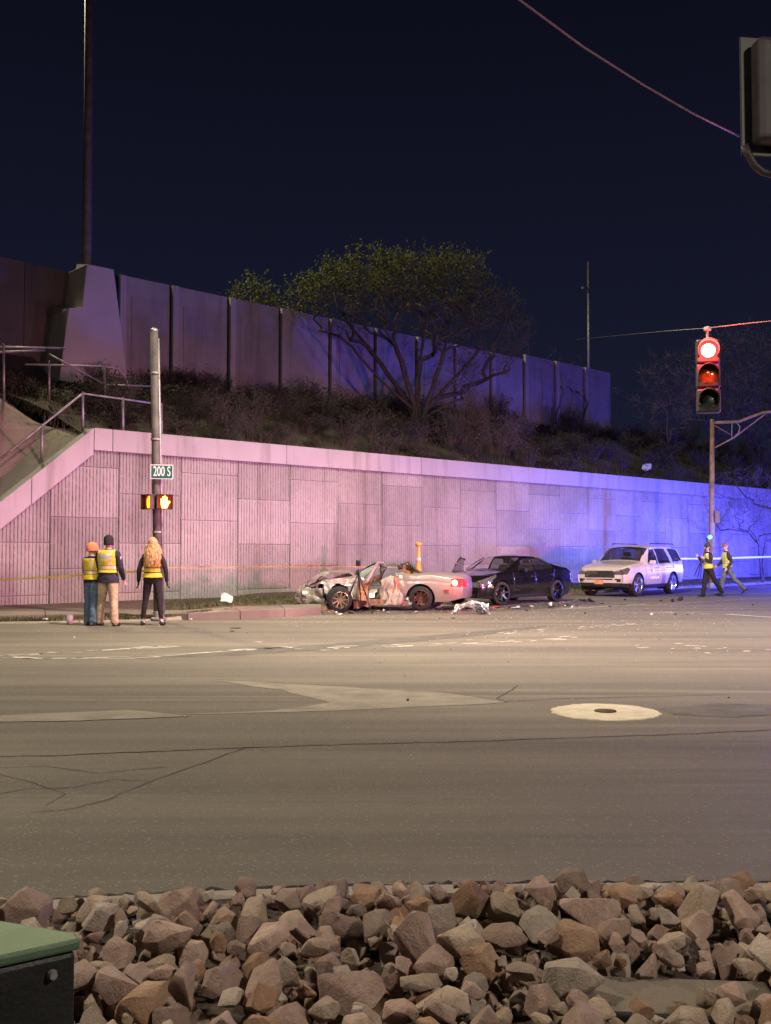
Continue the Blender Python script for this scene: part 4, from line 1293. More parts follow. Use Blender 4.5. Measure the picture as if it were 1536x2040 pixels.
steering_wheel(suv, (0.55, 0.40, 1.10))
mb = MB(); mb.box((0, 0, 0.40), (3.4, 1.6, 0.08)); mb.build('cabin_floor', M_FLOORK, suv)

# ------------------------------------------------------------------ wrecked silver coupe, roof torn off
wr_ = 0.315; fa, ra = 1.32, -1.22
hx_, hy_ = -math.cos(R(14)), math.sin(R(14))
rear_left = G(838, 1216.5)
right = Vector((hy_, -hx_, 0)); head = Vector((hx_, hy_, 0))
loc = rear_left + right * 0.86 - head * ra
wk = thing('wrecked_coupe', 'silver two-door car with its roof torn off and front crushed', 'car', loc, math.atan2(hy_, hx_))
W2L = Matrix.Translation(loc) @ Matrix.Rotation(math.atan2(hy_, hx_), 4, 'Z'); W2L.invert()
def LD(px, py, y):                       # pixel at a distance, in the wreck's own frame
    return W2L @ D(px, py, y)
P = dict(L=4.55, sig=0.06,
         top=[(-2.275, 0.83), (-2.18, 0.93), (-1.6, 0.965), (-1.0, 0.955), (-0.6, 0.93), (0.6, 0.93), (0.95, 0.92), (1.5, 0.86), (2.0, 0.74), (2.2, 0.64), (2.275, 0.58)],
         belt=[(-2.275, 0.78), (-1.5, 0.90), (0, 0.86), (1.0, 0.84), (1.8, 0.72), (2.275, 0.50)],
         bot=[(-2.275, 0.32), (-1.9, 0.22), (1.6, 0.18), (2.275, 0.20)],
         w=[(-2.275, 0.76), (-2.1, 0.86), (-1.2, 0.92), (0, 0.90), (1.3, 0.90), (1.95, 0.85), (2.275, 0.66)],
         wr=[(-2.275, 0.6), (2.275, 0.6)], bf=0.14, br=0.10)
S = car_shell(P)
for ax in (fa, ra): snap_arch(S, ax, wr_, 0.37)
X, Y, Z, pt = regions(S); free = np.ones(len(X), bool)
side = (pt == 0) | (pt == 1)
for ax in (fa, ra): take((pt == 0) & (np.hypot(X - ax, Z - wr_) < 0.37))
take((pt == 5) & ((np.abs(X - fa) < 0.40) | (np.abs(X - ra) < 0.40)))
rag = np.array([0.10 * mnoise.noise(Vector((y * 4, z * 5, 1.0))) for y, z in zip(Y, Z)])
take((pt == 2) & (X > -0.95) & (X < 0.80) & (np.abs(Y) < 0.78))            # open cockpit
take((X > -0.62 + rag) & (X < 0.62 + rag) & (Y > 0.2))                      # door side torn away
take((X > -0.2) & (X < 0.50 + rag) & (Y < -0.5) & (Z > 0.45))
tl = {}
for s in (1, -1):
    sg = np.sign(Y) == s
    tl[s] = take(sg & (((pt == 4) & (np.abs(Y) > 0.36) & (Z > 0.60) & (Z < 0.80)) | ((pt < 3) & in_poly(X, Z, [(-2.28, 0.60), (-2.28, 0.81), (-2.02, 0.82), (-2.00, 0.62)]))))
deck_m = take((pt == 2) & (X < -1.0) & (X > -2.2) & (np.abs(Y) < 0.72))
hood_m = take((pt == 2) & (X > 0.92) & (X < 2.15))
bump_m = take(((pt == 3) | ((pt < 3) & (X > 1.80) & (Z < 0.66))))
rear = X < 0.0
def crumple(p, amp, fr):
    n = mnoise.noise_vector(p * fr); n2 = mnoise.noise_vector(p * fr * 2.7 + Vector((7, 3, 1)))
    q = n * amp + n2 * amp * 0.45
    return Vector(p) + Vector((round(q.x * 14) / 14 * 0.5 + q.x * 0.5, q.y, q.z))
BEND = R(24)
piv = Vector((0.35, 0.1, 0))
def fx(p):                                  # the front half: bent towards the street, nose down, crushed
    u = max(0, min(1, (p.x - 0.6) / 1.6))
    q = crumple(p, 0.045 + 0.06 * u, 2.2)
    q.z -= 0.05 * u ** 2; q.x -= 0.18 * u
    q = piv + Matrix.Rotation(BEND, 3, 'Z') @ (q - piv)
    q.z = max(q.z, 0.03)
    return q + Vector((-0.10, 0.25, 0))
def rx(p):
    u = max(0, min(1, (p.x + 1.25) / 0.8))
    q = crumple(p, 0.004 + 0.10 * u ** 2, 3.0); q.z = max(q.z, 0.03); return q
shell_part(S, free & rear, 'rear_body', M_SILVERP, wk, xform=rx)
shell_part(S, free & ~rear & (pt != 3), 'front_body', M_SILVERP, wk, xform=fx)
shell_part(S, deck_m, 'boot_lid', M_SILVERP, wk, xform=rx)
shell_part(S, hood_m, 'hood', M_SILVERP, wk, xform=lambda p: fx(p + Vector((0, 0.02, 0.05 + 0.10 * max(0, math.sin((p.x - 0.9) * 2.4))))))
shell_part(S, bump_m, 'front_bumper', M_SILVERP, wk, xform=lambda p: fx(crumple(p, 0.10, 1.7) + Vector((0.06, 0.16, -0.02))))
M_LITR = pmat('lit_tail', (0.35, 0.01, 0.01), 0.2, emit=(1.0, 0.035, 0.03), estr=1.6, var=0.25, scale=12)
M_LITW = pmat('lit_bulb', (1.0, 0.6, 0.5), 0.3, emit=(1.0, 0.42, 0.30), estr=14.0, var=0.0)
for s in (1, -1):
    t_ = shell_part(S, tl[s], 'taillight', M_LITR if s == 1 else M_LAMPR, wk, xform=rx)
    if s == 1:
        t_['label'] = 'glowing red taillight'
        mb = MB(); mb.lathe([(0.0, 0.022), (0.05, 0.018), (0.072, 0.0), (0.06, -0.02)], 16, axis='Y', c=(-2.10, 0.845, 0.71)); mb.build('bulb', M_LITW, t_)
lt = lamp('taillight_glow', 'POINT', W2L.inverted() @ Vector((-2.22, 1.10, 0.71)), 22, (1.0, 0.05, 0.03), 0.05)
mb = MB(); mb.box((-1.90, 0.905, 0.52), (0.13, 0.015, 0.035)); mb.build('side_marker', M_LAMPR, wk)
make_wheel(wk, (ra, 0.76, wr_), wr_, 0.23, pmat('rim_dark_red', (0.16, 0.05, 0.045), 0.3, 0.7), 9, outer=1, spoke_w=0.045, rim_r=0.66)
make_wheel(wk, (ra, -0.76, wr_), wr_, 0.23, M_RIMS, 9, outer=-1, spoke_w=0.045, rim_r=0.66)
pf = W2L @ (G(676, 1219)); pf.z = wr_
make_wheel(wk, tuple(pf), wr_, 0.24, pmat('rim_brass', (0.45, 0.40, 0.26), 0.3, 0.8), 9, steer=R(30), outer=1, spoke_w=0.04, rim_r=0.68, cam_=R(-10))
fr_r = fx(Vector((fa, -0.76, wr_))); fr_r.z = wr_
make_wheel(wk, tuple(fr_r), wr_, 0.24, M_RIMS, 9, steer=BEND, outer=-1, spoke_w=0.04, rim_r=0.68)
for s in (1, -1): arch_liner(wk, ra, wr_, 0.372, s * 0.905, s * 0.50)
# floor pan, sill and tunnel
def crumpled_sheet(a, b, c, d, amp, nu=14, nv=10, fr=3.0, seed=0.0):
    mb = MB(); vs = []
    a, b, c, d = [Vector(q) for q in (a, b, c, d)]
    for i in range(nu + 1):
        for j in range(nv + 1):
            p = a.lerp(b, i / nu).lerp(d.lerp(c, i / nu), j / nv)
            nse = mnoise.noise_vector(p * fr + Vector((seed, seed * 2, 0))); n2 = mnoise.noise_vector(p * fr * 2.6 + Vector((seed, 0, 9)))
            vs.append(p + nse * amp + n2 * amp * 0.5)
    mb.add(vs, [(i * (nv + 1) + j, (i + 1) * (nv + 1) + j, (i + 1) * (nv + 1) + j + 1, i * (nv + 1) + j + 1) for i in range(nu) for j in range(nv)])
    return mb
def solid(o, t=0.012):
    s_ = o.modifiers.new('solid', 'SOLIDIFY'); s_.thickness = t; return o
M_INNER = pmat('torn_interior', (0.16, 0.09, 0.055), 0.8, var=0.4, scale=8, bump=0.4)
M_BROWN = pmat('brown_lining', (0.34, 0.17, 0.08), 0.75, var=0.4, scale=7, bump=0.4)
M_GOLD = pmat('yellowed_lining', (0.50, 0.34, 0.08), 0.7, var=0.3, scale=7, bump=0.4)
M_CLOTH = pmat('pale_airbag', (0.36, 0.275, 0.245), 0.9, var=0.15, scale=4, bump=0.3, bscale=14)
M_TORN = pmat('torn_metal', (0.38, 0.36, 0.40), 0.35, 0.8, var=0.3, scale=9, bump=0.3)
mb = MB(); mb.box((-0.1, -0.05, 0.22), (1.9, 1.4, 0.06), jit=0.02); mb.build('floor_pan', M_FLOORK, wk)
solid(crumpled_sheet(LD(690, 1206, 25.7), LD(812, 1206, 26.0), LD(812, 1196, 26.0), LD(690, 1192, 25.8), 0.03, seed=1).build('sill', M_INNER, wk, smooth=False), 0.03)
# crumpled quarter panel by the rear wheel, in faintly violet metal
solid(crumpled_sheet(LD(796, 1206, 26.05), LD(822, 1204, 26.1), LD(838, 1163, 26.3), LD(800, 1166, 26.25), 0.07, fr=3.4, seed=4).build('quarter_panel', M_TORN, wk), 0.01)
# front wing torn open behind the front wheel
solid(crumpled_sheet(LD(706, 1212, 25.6), LD(738, 1210, 25.75), LD(742, 1160, 25.9), LD(712, 1150, 25.8), 0.09, fr=3.0, seed=6).build('front_wing', M_INNER, wk), 0.012)
solid(crumpled_sheet(LD(716, 1196, 25.55), LD(732, 1196, 25.6), LD(733, 1166, 25.7), LD(718, 1162, 25.7), 0.05, fr=5.0, seed=8).build('door_stump', M_BROWN, wk), 0.02)
# windscreen pillars bent upward
mb = MB(); mb.tube([LD(728, 1163, 25.9), LD(738, 1146, 26.0), LD(748, 1128, 26.1), LD(752, 1121, 26.1), LD(762, 1121, 26.2), LD(769, 1131, 26.3)], [0.055, 0.05, 0.045, 0.04, 0.035, 0.02], 7)
mb.build('pillar', M_SILVERP, wk)
mb = MB(); mb.tube([LD(713, 1141, 26.5), LD(730, 1131, 26.5), LD(750, 1121, 26.3), LD(757, 1119, 26.2)], 0.022, 6); mb.tube([LD(757, 1162, 26.4), LD(761, 1146, 26.3), LD(768, 1133, 26.3)], 0.015, 6)
mb.build('windscreen_frame', M_TRIM, wk)
solid(crumpled_sheet(LD(714, 1142, 26.5), LD(752, 1122, 26.3), LD(748, 1128, 26.2), LD(722, 1152, 26.3), 0.03, seed=3).build('broken_windscreen', pmat('crazed_glass', (0.35, 0.40, 0.42), 0.25, 0.1, var=0.4, scale=40, bump=0.6, bscale=80), wk), 0.008)
solid(crumpled_sheet(LD(753, 1119, 26.2), LD(770, 1131, 26.2), LD(757, 1144, 26.2), LD(755, 1128, 26.2), 0.06, seed=5).build('torn_lining', M_TRIM, wk), 0.03)
solid(crumpled_sheet(LD(741, 1166, 26.2), LD(756, 1160, 26.3), LD(760, 1142, 26.3), LD(748, 1147, 26.2), 0.05, seed=9).build('dash_fragment', M_INNER, wk), 0.03)
# seat with a slack airbag over it
s1 = seat(wk, (-0.22, 0.40, 0.26), M_INNER, 0.60, 0.30); seat(wk, (-0.15, -0.40, 0.26), M_INNER)
mb = MB(); rings = []
for k in range(25):
    u = k / 24
    x = 772 + 10 * u + 6 * math.sin(u * 6); y = 1206 - 58 * u
    w_ = 0.30 * (1 - (u - 0.25) ** 2 * 1.0) * (1 if u < 0.75 else (1 - (u - 0.75) * 2.2))
    c = LD(x, y, 25.95 + 0.12 * u)
    rings.append((c, Vector((w_, 0, 0.02)), Vector((0, 0.13 * (1 - 0.3 * u), 0))))
mb.loft(rings, 48)
v2 = []
for p in mb.v:
    n = mnoise.noise_vector(Vector(p) * 4.2); fold = 0.035 * math.sin(p[0] * 42 + 5 * n.z + p[2] * 6); v2.append(Vector(p) + Vector((n.x * 0.07, n.y * 0.08 + fold, n.z * 0.05)))
mb.v = v2
o_ = mb.build('airbag', M_CLOTH, wk, smooth=True); o_['label'] = 'slack pinkish airbag hanging over the seat'
mb = MB(); mb.loft([(LD(790 + 1.5 * math.sin(k * 0.9), 1200 - 4.2 * k, 26.0), Vector((0.14 - 0.008 * k, 0, 0)), Vector((0, 0.12, 0))) for k in range(13)], 16)
mb.v = [Vector(p) + mnoise.noise_vector(Vector(p) * 5) * 0.04 for p in mb.v]
mb.build('seat_side', M_BROWN, wk, smooth=True)
# torn rear roof rail and folded headlining
solid(crumpled_sheet(LD(790, 1125, 26.6), LD(812, 1121, 26.5), LD(846, 1148, 26.7), LD(832, 1154, 26.8), 0.05, seed=11).build('roof_lining', M_GOLD, wk), 0.025)
solid(crumpled_sheet(LD(790, 1124, 26.5), LD(814, 1120, 26.45), LD(812, 1130, 26.5), LD(794, 1135, 26.55), 0.05, seed=12).build('roof_edge', M_TRIM, wk), 0.03)
solid(crumpled_sheet(LD(799, 1162, 26.5), LD(815, 1162, 26.5), LD(818, 1138, 26.5), LD(803, 1133, 26.5), 0.05, seed=13).build('rear_pillar', M_BROWN, wk), 0.05)
mb = MB(); mb.tube([LD(812, 1121, 26.5), LD(826, 1134, 26.5), LD(845, 1146, 26.6), LD(852, 1146, 26.6), LD(858, 1141, 26.6)], [0.03, 0.035, 0.035, 0.03, 0.02], 7); mb.build('roof_rail', M_TRIM, wk)
mb = MB(); mb.tube([LD(818, 1152, 26.4), LD(824, 1160, 26.4), LD(833, 1152, 26.6)], 0.04, 7); mb.build('belt_reel', M_TRIM, wk)
# engine-bay innards under the crushed wing
solid(crumpled_sheet(LD(612, 1214, 25.6), LD(662, 1214, 25.5), LD(655, 1196, 25.7), LD(620, 1200, 25.8), 0.06, seed=15).build('bumper_core', M_TRIM, wk), 0.05)
solid(crumpled_sheet(LD(622, 1218, 25.4), LD(668, 1218, 25.3), LD(660, 1207, 25.5), LD(632, 1208, 25.6), 0.05, seed=17).build('torn_splash_guard', M_INNER, wk), 0.02)
mb = MB(); mb.box(fx(Vector((1.35, 0.0, 0.5))), (0.7, 0.7, 0.42), jit=0.08, rot=Matrix.Rotation(BEND, 3, 'Z')); mb.build('engine', M_FLOORK, wk)

# ================================================================== PEOPLE
M_SKIN = pmat('skin', (0.50, 0.30, 0.22), 0.6, var=0.08, scale=8)
M_DENIM = pmat('denim', (0.10, 0.15, 0.24), 0.85, var=0.3, scale=10, bump=0.3, bscale=30)
M_DENIMG = pmat('grey_denim', (0.13, 0.15, 0.17), 0.85, var=0.3, scale=10, bump=0.3, bscale=30)
M_KHAKI = pmat('khaki_cotton', (0.50, 0.36, 0.25), 0.85, var=0.2, scale=7, bump=0.35, bscale=18)
M_NAVY = pmat('navy_cloth', (0.018, 0.020, 0.040), 0.85, var=0.25, scale=8, bump=0.3, bscale=22)
M_BLACKC = pmat('black_cloth', (0.012, 0.011, 0.014), 0.85, var=0.25, scale=8, bump=0.3, bscale=22)
M_OLIVE = pmat('dark_olive_cloth', (0.035, 0.038, 0.03), 0.85, var=0.25, scale=8, bump=0.3)
M_VEST = pmat('hi_vis_yellow', (0.72, 0.52, 0.03), 0.7, var=0.12, scale=6, bump=0.3, bscale=16)
M_VESTL = pmat('hi_vis_lime', (0.52, 0.56, 0.06), 0.7, var=0.12, scale=6, bump=0.3, bscale=16)
M_REFL = pmat('reflective_tape', (0.62, 0.52, 0.50), 0.35, 0.2, var=0.08)
M_BAND = pmat('dark_band', (0.10, 0.07, 0.05), 0.7, var=0.1)
M_SHOE = pmat('black_shoe', (0.012, 0.011, 0.011), 0.6, var=0.2)
M_SNEAK = pmat('grey_shoe', (0.16, 0.16, 0.18), 0.6, var=0.4, scale=20)
M_HAIRB = pmat('blond_hair', (0.62, 0.33, 0.14), 0.5, var=0.35, scale=18, sheen=0.2)
M_HAIRD = pmat('dark_hair', (0.05, 0.035, 0.025), 0.6, var=0.3, scale=18)
M_CAPO = pmat('orange_knit', (0.78, 0.24, 0.13), 0.8, var=0.12, scale=20, bump=0.3, bscale=60)
M_SOCK = pmat('white_sock', (0.70, 0.68, 0.66), 0.9, var=0.05)

class Body:
    def __init__(s):
        s.mb = MB(); s.pts = []; s.mi = []; s.tagn = []
    def loft(s, rings, m, tagname, n=18):
        # densify the rings so that nearest-source look-ups stay clean
        out = []
        for a, b in zip(rings, rings[1:]):
            L = (Vector(b[0]) - Vector(a[0])).length; k = max(1, int(L / 0.015))
            for i in range(k):
                t = i / k
                out.append((Vector(a[0]).lerp(Vector(b[0]), t), Vector(a[1]).lerp(Vector(b[1]), t), Vector(a[2]).lerp(Vector(b[2]), t)))
        out.append(tuple(Vector(q) for q in rings[-1]))
        o = len(s.mb.v)
        s.mb.loft(out, n)
        for p in s.mb.v[o:]:
            s.pts.append(p); s.mi.append(m); s.tagn.append(tagname)
    def limb(s, pts, rad, m, tagname, n=14, flat=None):
        rings = []
        pts = [Vector(p) for p in pts]
        ref = Vector((0, 1, 0))
        for i, p in enumerate(pts):
            d = (pts[min(i + 1, len(pts) - 1)] - pts[max(i - 1, 0)]).normalized()
            u = (ref - d * ref.dot(d)); u = u.normalized() if u.length > 0.05 else d.orthogonal().normalized()
            w = d.cross(u)
            r = rad[i]
            rings.append((p, u * r * (flat[i] if flat else 1), w * r))
        # rounded ends
        d0 = (pts[1] - pts[0]).normalized(); d1 = (pts[-1] - pts[-2]).normalized()
        a = rings[0]; b = rings[-1]
        pre = [(a[0] - d0 * rad[0] * 0.8, a[1] * 0.45, a[2] * 0.45)]; post = [(b[0] + d1 * rad[-1] * 0.8, b[1] * 0.45, b[2] * 0.45)]
        s.loft(pre + rings + post, m, tagname, n)

def bez(a, b, c, n=5):
    a, b, c = Vector(a), Vector(b), Vector(c)
    return [a * (1 - t) ** 2 + b * 2 * t * (1 - t) + c * t * t for t in [i / n for i in range(n + 1)]]
def person(name_label, loc, yaw, mats, H=1.78, lean=0.0, legs=((0, 0, 0), (0, 0, 0)), stance=0.10, arms=None, head_yaw=0.0, head_pitch=0.0,
           build=1.0, vest=None, vest_z=(0.98, 1.44), pant_r=1.0, tight=False, sleeves=1.0, female=False, group=None, jacket=False):
    """local frame: x forward, y left.  legs: (thigh angle, knee bend, foot pitch) for left and right."""
    root = thing('person', name_label, 'person', loc, yaw, group)
    B = Body(); k = H / 1.78
    hipz = 0.92 * k; shz = 1.44 * k
    up = Vector((math.sin(lean), 0, math.cos(lean))); fwd = Vector((math.cos(lean), 0, -math.sin(lean)))
    hip = Vector((0, 0, hipz))
    def T(h): return hip + up * (h - hipz)
    Yv = Vector((0, 1, 0))
    SK, TOP, PANT, SHOE, SOCK = 0, 1, 2, 3, 4
    # legs
    foot_min = []
    for si, (s, lg) in enumerate(((1, legs[0]), (-1, legs[1]))):
        th, kn, fp = [R(q) for q in lg]
        h0 = hip + Vector((0, s * 0.085 * build * k, -0.02))
        out = s * stance * 0.5
        kneep = h0 + Vector((math.sin(th) * 0.43 * k, out * 0.55, -math.cos(th) * 0.43 * k))
        ank = kneep + Vector((math.sin(th - kn) * 0.42 * k, out * 0.45, -math.cos(th - kn) * 0.42 * k))
        r0 = 0.092 * pant_r * build; rk = (0.058 if tight else 0.072) * pant_r; ra_ = (0.038 if tight else 0.066) * pant_r; rc = (0.054 if tight else 0.070) * pant_r
        calf = kneep.lerp(ank, 0.35) + Vector((-0.012, 0, 0))
        mid = h0.lerp(kneep, 0.5)
        B.limb([h0 + Vector((0, 0, 0.03)), mid, kneep, calf, kneep.lerp(ank, 0.75), ank + Vector((0, 0, 0.015 if tight else -0.01))], [r0, (r0 + rk) * 0.52, rk, rc, (rc + ra_) / 2, ra_], PANT, 'leg', 44)
        B.limb([ank + Vector((0, 0, 0.05)), ank - Vector((0, 0, 0.03))], [0.038, 0.040], SOCK, 'sock', 32)
        # shoe
        ft = Matrix.Rotation(fp, 3, 'Y')
        def fpnt(x, y, z): return ank + ft @ Vector((x * k, y, z * k))
        ty = s * 0.02
        B.loft([(fpnt(-0.075, 0, -0.045), ft @ Vector((0, 0.028, 0)), ft @ Vector((0.0, 0, 0.028))), (fpnt(-0.05, 0, -0.035), ft @ Vector((0, 0.037, 0)), ft @ Vector((0, 0, 0.045))), (fpnt(0.02, ty * 0.3, -0.035), ft @ Vector((0, 0.040, 0)), ft @ Vector((0, 0, 0.050))),
                (fpnt(0.10, ty, -0.05), ft @ Vector((0, 0.046, 0)), ft @ Vector((0, 0, 0.034))), (fpnt(0.165, ty, -0.058), ft @ Vector((0, 0.040, 0)), ft @ Vector((0, 0, 0.024))), (fpnt(0.195, ty, -0.062), ft @ Vector((0, 0.020, 0)), ft @ Vector((0, 0, 0.014)))], SHOE, 'shoe', 36)
    # torso
    wd = build
    fem = 0.9 if female else 1.0
    tz = [(0.83, 0.105, 0.155), (0.90, 0.125, 0.175 if not female else 0.182), (0.97, 0.125, 0.172), (1.06, 0.112, 0.155 * (0.92 if female else 1)), (1.16, 0.118, 0.162 * fem), (1.27, 0.130, 0.182 * fem), (1.36, 0.128, 0.195 * fem),
          (1.42, 0.108, 0.190 * fem), (1.465, 0.075, 0.125 * fem), (1.49, 0.060, 0.070)]
    rings = []
    for z, rx_, ry_ in tz:
        c = T(z * k) + fwd * (0.012 if 1.1 < z < 1.4 else 0.0)
        rings.append((c, fwd * rx_ * wd, Yv * ry_ * wd))
    lo = [r for r, q in zip(rings, tz) if q[0] <= 0.90]; hi = [(r[0], r[1] * 1.04, r[2] * 1.04) for r, q in zip(rings, tz) if q[0] >= 0.90]
    if jacket: hi = [(T(0.83 * k), fwd * 0.150 * wd, Yv * 0.212 * wd), (T(0.90 * k), fwd * 0.146 * wd, Yv * 0.205 * wd)] + hi[1:]
    B.loft(lo, PANT, 'hips', 72); B.loft(hi, TOP, 'torso', 72)
    # neck and head
    nb = T(1.47 * k); hc = T(1.655 * k) + fwd * 0.025
    B.limb([nb, T(1.56 * k) + fwd * 0.012], [0.058, 0.054], SK, 'neck')
    HR = Matrix.Rotation(head_yaw, 3, 'Z') @ Matrix.Rotation(head_pitch + lean, 3, 'Y')
    def hp(x, y, z): return hc + HR @ Vector((x, y, z))
    hr = []
    for z, rx_, ry_, xo in ((-0.118, 0.028, 0.030, 0.045), (-0.10, 0.058, 0.048, 0.028), (-0.06, 0.086, 0.064, 0.008), (-0.01, 0.097, 0.073, 0.0), (0.04, 0.100, 0.077, -0.004), (0.08, 0.086, 0.068, -0.006), (0.108, 0.055, 0.045, -0.006), (0.122, 0.022, 0.018, -0.006)):
        hr.append((hp(xo, 0, z), HR @ Vector((rx_, 0, 0)), HR @ Vector((0, ry_, 0))))
    B.loft(hr, SK, 'head', 20)
    B.limb([hp(0.088, 0, 0.02), hp(0.112, 0, -0.022), hp(0.098, 0, -0.036)], [0.010, 0.016, 0.012], SK, 'head', 8)
    for s in (1, -1):
        B.loft([(hp(-0.005, s * 0.070, 0.0), HR @ Vector((0.018, 0, 0)), HR @ Vector((0, 0, 0.032))), (hp(-0.012, s * 0.086, 0.004), HR @ Vector((0.022, 0, 0)), HR @ Vector((0, 0, 0.034)))], SK, 'head', 10)
    # arms: elbow and wrist given from the shoulder
    arms = arms or (((-0.02, 0.06, -0.29), (0.03, 0.06, -0.54)), ((-0.02, -0.06, -0.29), (0.03, -0.06, -0.54)))
    hands = []
    for s, (el, wrp) in ((1, arms[0]), (-1, arms[1])):
        sh = T(shz - 0.035 * k) + Yv * s * 0.185 * fem * wd
        e_ = sh + Vector(el) * k; w_ = sh + Vector(wrp) * k
        B.limb([sh - Yv * s * 0.03 + up * 0.005, sh.lerp(e_, 0.35), e_, e_.lerp(w_, 0.4), w_], [0.068 * sleeves, 0.060 * sleeves, 0.052 * sleeves, 0.050 * sleeves, 0.041 * sleeves], TOP, 'arm')
        d = (w_ - e_).normalized(); side_ = d.cross(Vector((1, 0, 0.01))).normalized()
        thick = d.cross(side_).normalized()
        # palm is thin across 'side_', broad along 'thick'
        palm0 = w_ + d * 0.005; palm1 = w_ + d * 0.095
        B.loft([(palm0, side_ * 0.020, thick * 0.028), (w_ + d * 0.04, side_ * 0.019, thick * 0.038), (palm1, side_ * 0.015, thick * 0.042)], SK, 'hand', 12)
        curl = -s * side_
        for q, (off, ln) in enumerate(((-0.030, 0.062), (-0.010, 0.076), (0.011, 0.070), (0.030, 0.055))):
            b0 = palm1 + thick * off; b1 = b0 + d * ln * 0.5 + curl * 0.012; b2 = b1 + d * ln * 0.38 + curl * 0.028
            B.limb([b0 - d * 0.01, b1, b2], [0.0095, 0.009, 0.0078], SK, 'hand', 8)
        t0 = w_ + d * 0.025 - thick * 0.03; B.limb([t0, t0 + d * 0.035 - thick * 0.022, t0 + d * 0.065 - thick * 0.022 + curl * 0.012], [0.012, 0.0105, 0.009], SK, 'hand', 8)
        hands.append(w_ + d * 0.07)
    # one continuous skin
    tmp = B.mb.build('tmp_body', [M_SKIN])
    md = tmp.modifiers.new('r', 'REMESH'); md.mode = 'VOXEL'; md.voxel_size = 0.0085; md.use_smooth_shade = True
    ms = tmp.modifiers.new('s', 'SMOOTH'); ms.iterations = 2; ms.factor = 0.4
    bpy.context.view_layer.update()
    me = bpy.data.meshes.new_from_object(tmp.evaluated_get(bpy.context.evaluated_depsgraph_get()))
    old = tmp.data; bpy.data.objects.remove(tmp); bpy.data.meshes.remove(old)
    nv = len(me.vertices); co = np.empty(nv * 3); me.vertices.foreach_get('co', co); co = co.reshape(-1, 3)
    zmin = co[:, 2].min()
    kd = kdtree.KDTree(len(B.pts))
    for i, p in enumerate(B.pts): kd.insert(p, i)
    kd.balance()
    nf = len(me.polygons); cen = np.empty(nf * 3); me.polygons.foreach_get('center', cen); cen = cen.reshape(-1, 3)
    idx = [kd.find(c)[1] for c in cen]
    mi = [B.mi[i] for i in idx]; tg = [B.tagn[i] for i in idx]
    if jacket:
        for q in range(nf):
            hl_ = (Vector(cen[q]) - hip).dot(up) + hipz
            if 0.855 * k < hl_ < 1.0 * k and tg[q] in ('leg', 'hips'): mi[q] = TOP
    # loose folds in the cloth
    nrm = np.empty(nv * 3); me.vertices.foreach_get('normal', nrm); nrm = nrm.reshape(-1, 3)
    vm = np.zeros(nv)
    for f, t in zip(me.polygons, tg):
        if t in ('leg', 'torso', 'arm', 'hips'):
            for v in f.vertices: vm[v] = 1
    amp = 0.002 if tight else 0.006
    for i in np.nonzero(vm)[0]:
        p = Vector(co[i]); nse = mnoise.noise(Vector((p.x * 9, p.y * 9, p.z * 16 + p.x * 6)))
        co[i] += nrm[i] * amp * nse
    co[:, 2] -= zmin; cen[:, 2] -= zmin
    me.vertices.foreach_set('co', co.ravel())
    me.materials.clear()
    for m in (mats['skin'], mats['top'], mats['pants'], mats['shoe'], mats['sock']): me.materials.append(m)
    if mats.get('glove'):
        me.materials.append(mats['glove']); mi = [5 if t == 'hand' else m for m, t in zip(mi, tg)]
    me.polygons.foreach_set('material_index', mi); me.polygons.foreach_set('use_smooth', [True] * nf); me.update()
    me.name = 'body'
    mesh_obj('body', me, root)
    J = dict(T=lambda h: T(h) - Vector((0, 0, zmin)), hp=lambda x, y, z: hp(x, y, z) - Vector((0, 0, zmin)), HR=HR, hands=[h - Vector((0, 0, zmin)) for h in hands], zmin=zmin, k=k)
    # vest: the torso surface lifted off the body
    if vest:
        z0, z1 = vest_z[0] * k, vest_z[1] * k
        keep = []
        for f, t, c in zip(me.polygons, tg, cen):
            hloc = (Vector(c) + Vector((0, 0, zmin)) - hip).dot(up) + hipz
            ok = t in ('torso', 'hips') or (t in ('arm',) and abs(c[1]) < 0.165 * wd * fem and hloc > 1.0 * k) or (t == 'neck' and hloc < 1.475 * k)
            if ok and z0 < hloc < z1 and not (abs(c[1]) > 0.175 * wd * fem and hloc > 1.20 * k): keep.append((f, hloc, c))
        vmap = {}; vs = []; fs = []; vmi = []
        co2 = co
        for f, hloc, c in keep:
            ids = []
            for v in f.vertices:
                if v not in vmap:
                    vmap[v] = len(vs)
                    flare = 0.016 + 0.016 * max(0, (1.12 * k - (co2[v][2])) / 0.15)
                    vs.append(Vector(co2[v]) + Vector(nrm[v]) * flare)
                ids.append(vmap[v])
            fs.append(ids); vmi.append(vest(hloc / k, c))
        mb = MB(); mb.v = vs; mb.f = fs; mb.m = vmi
        vo = mb.build('vest', [mats['vest'], M_REFL, M_BAND], root, smooth=True, recalc=False)
        sm = vo.modifiers.new('sm', 'SMOOTH'); sm.iterations = 6; sm.factor = 0.5
        so = vo.modifiers.new('so', 'SOLIDIFY'); so.thickness = 0.008
    return root, J
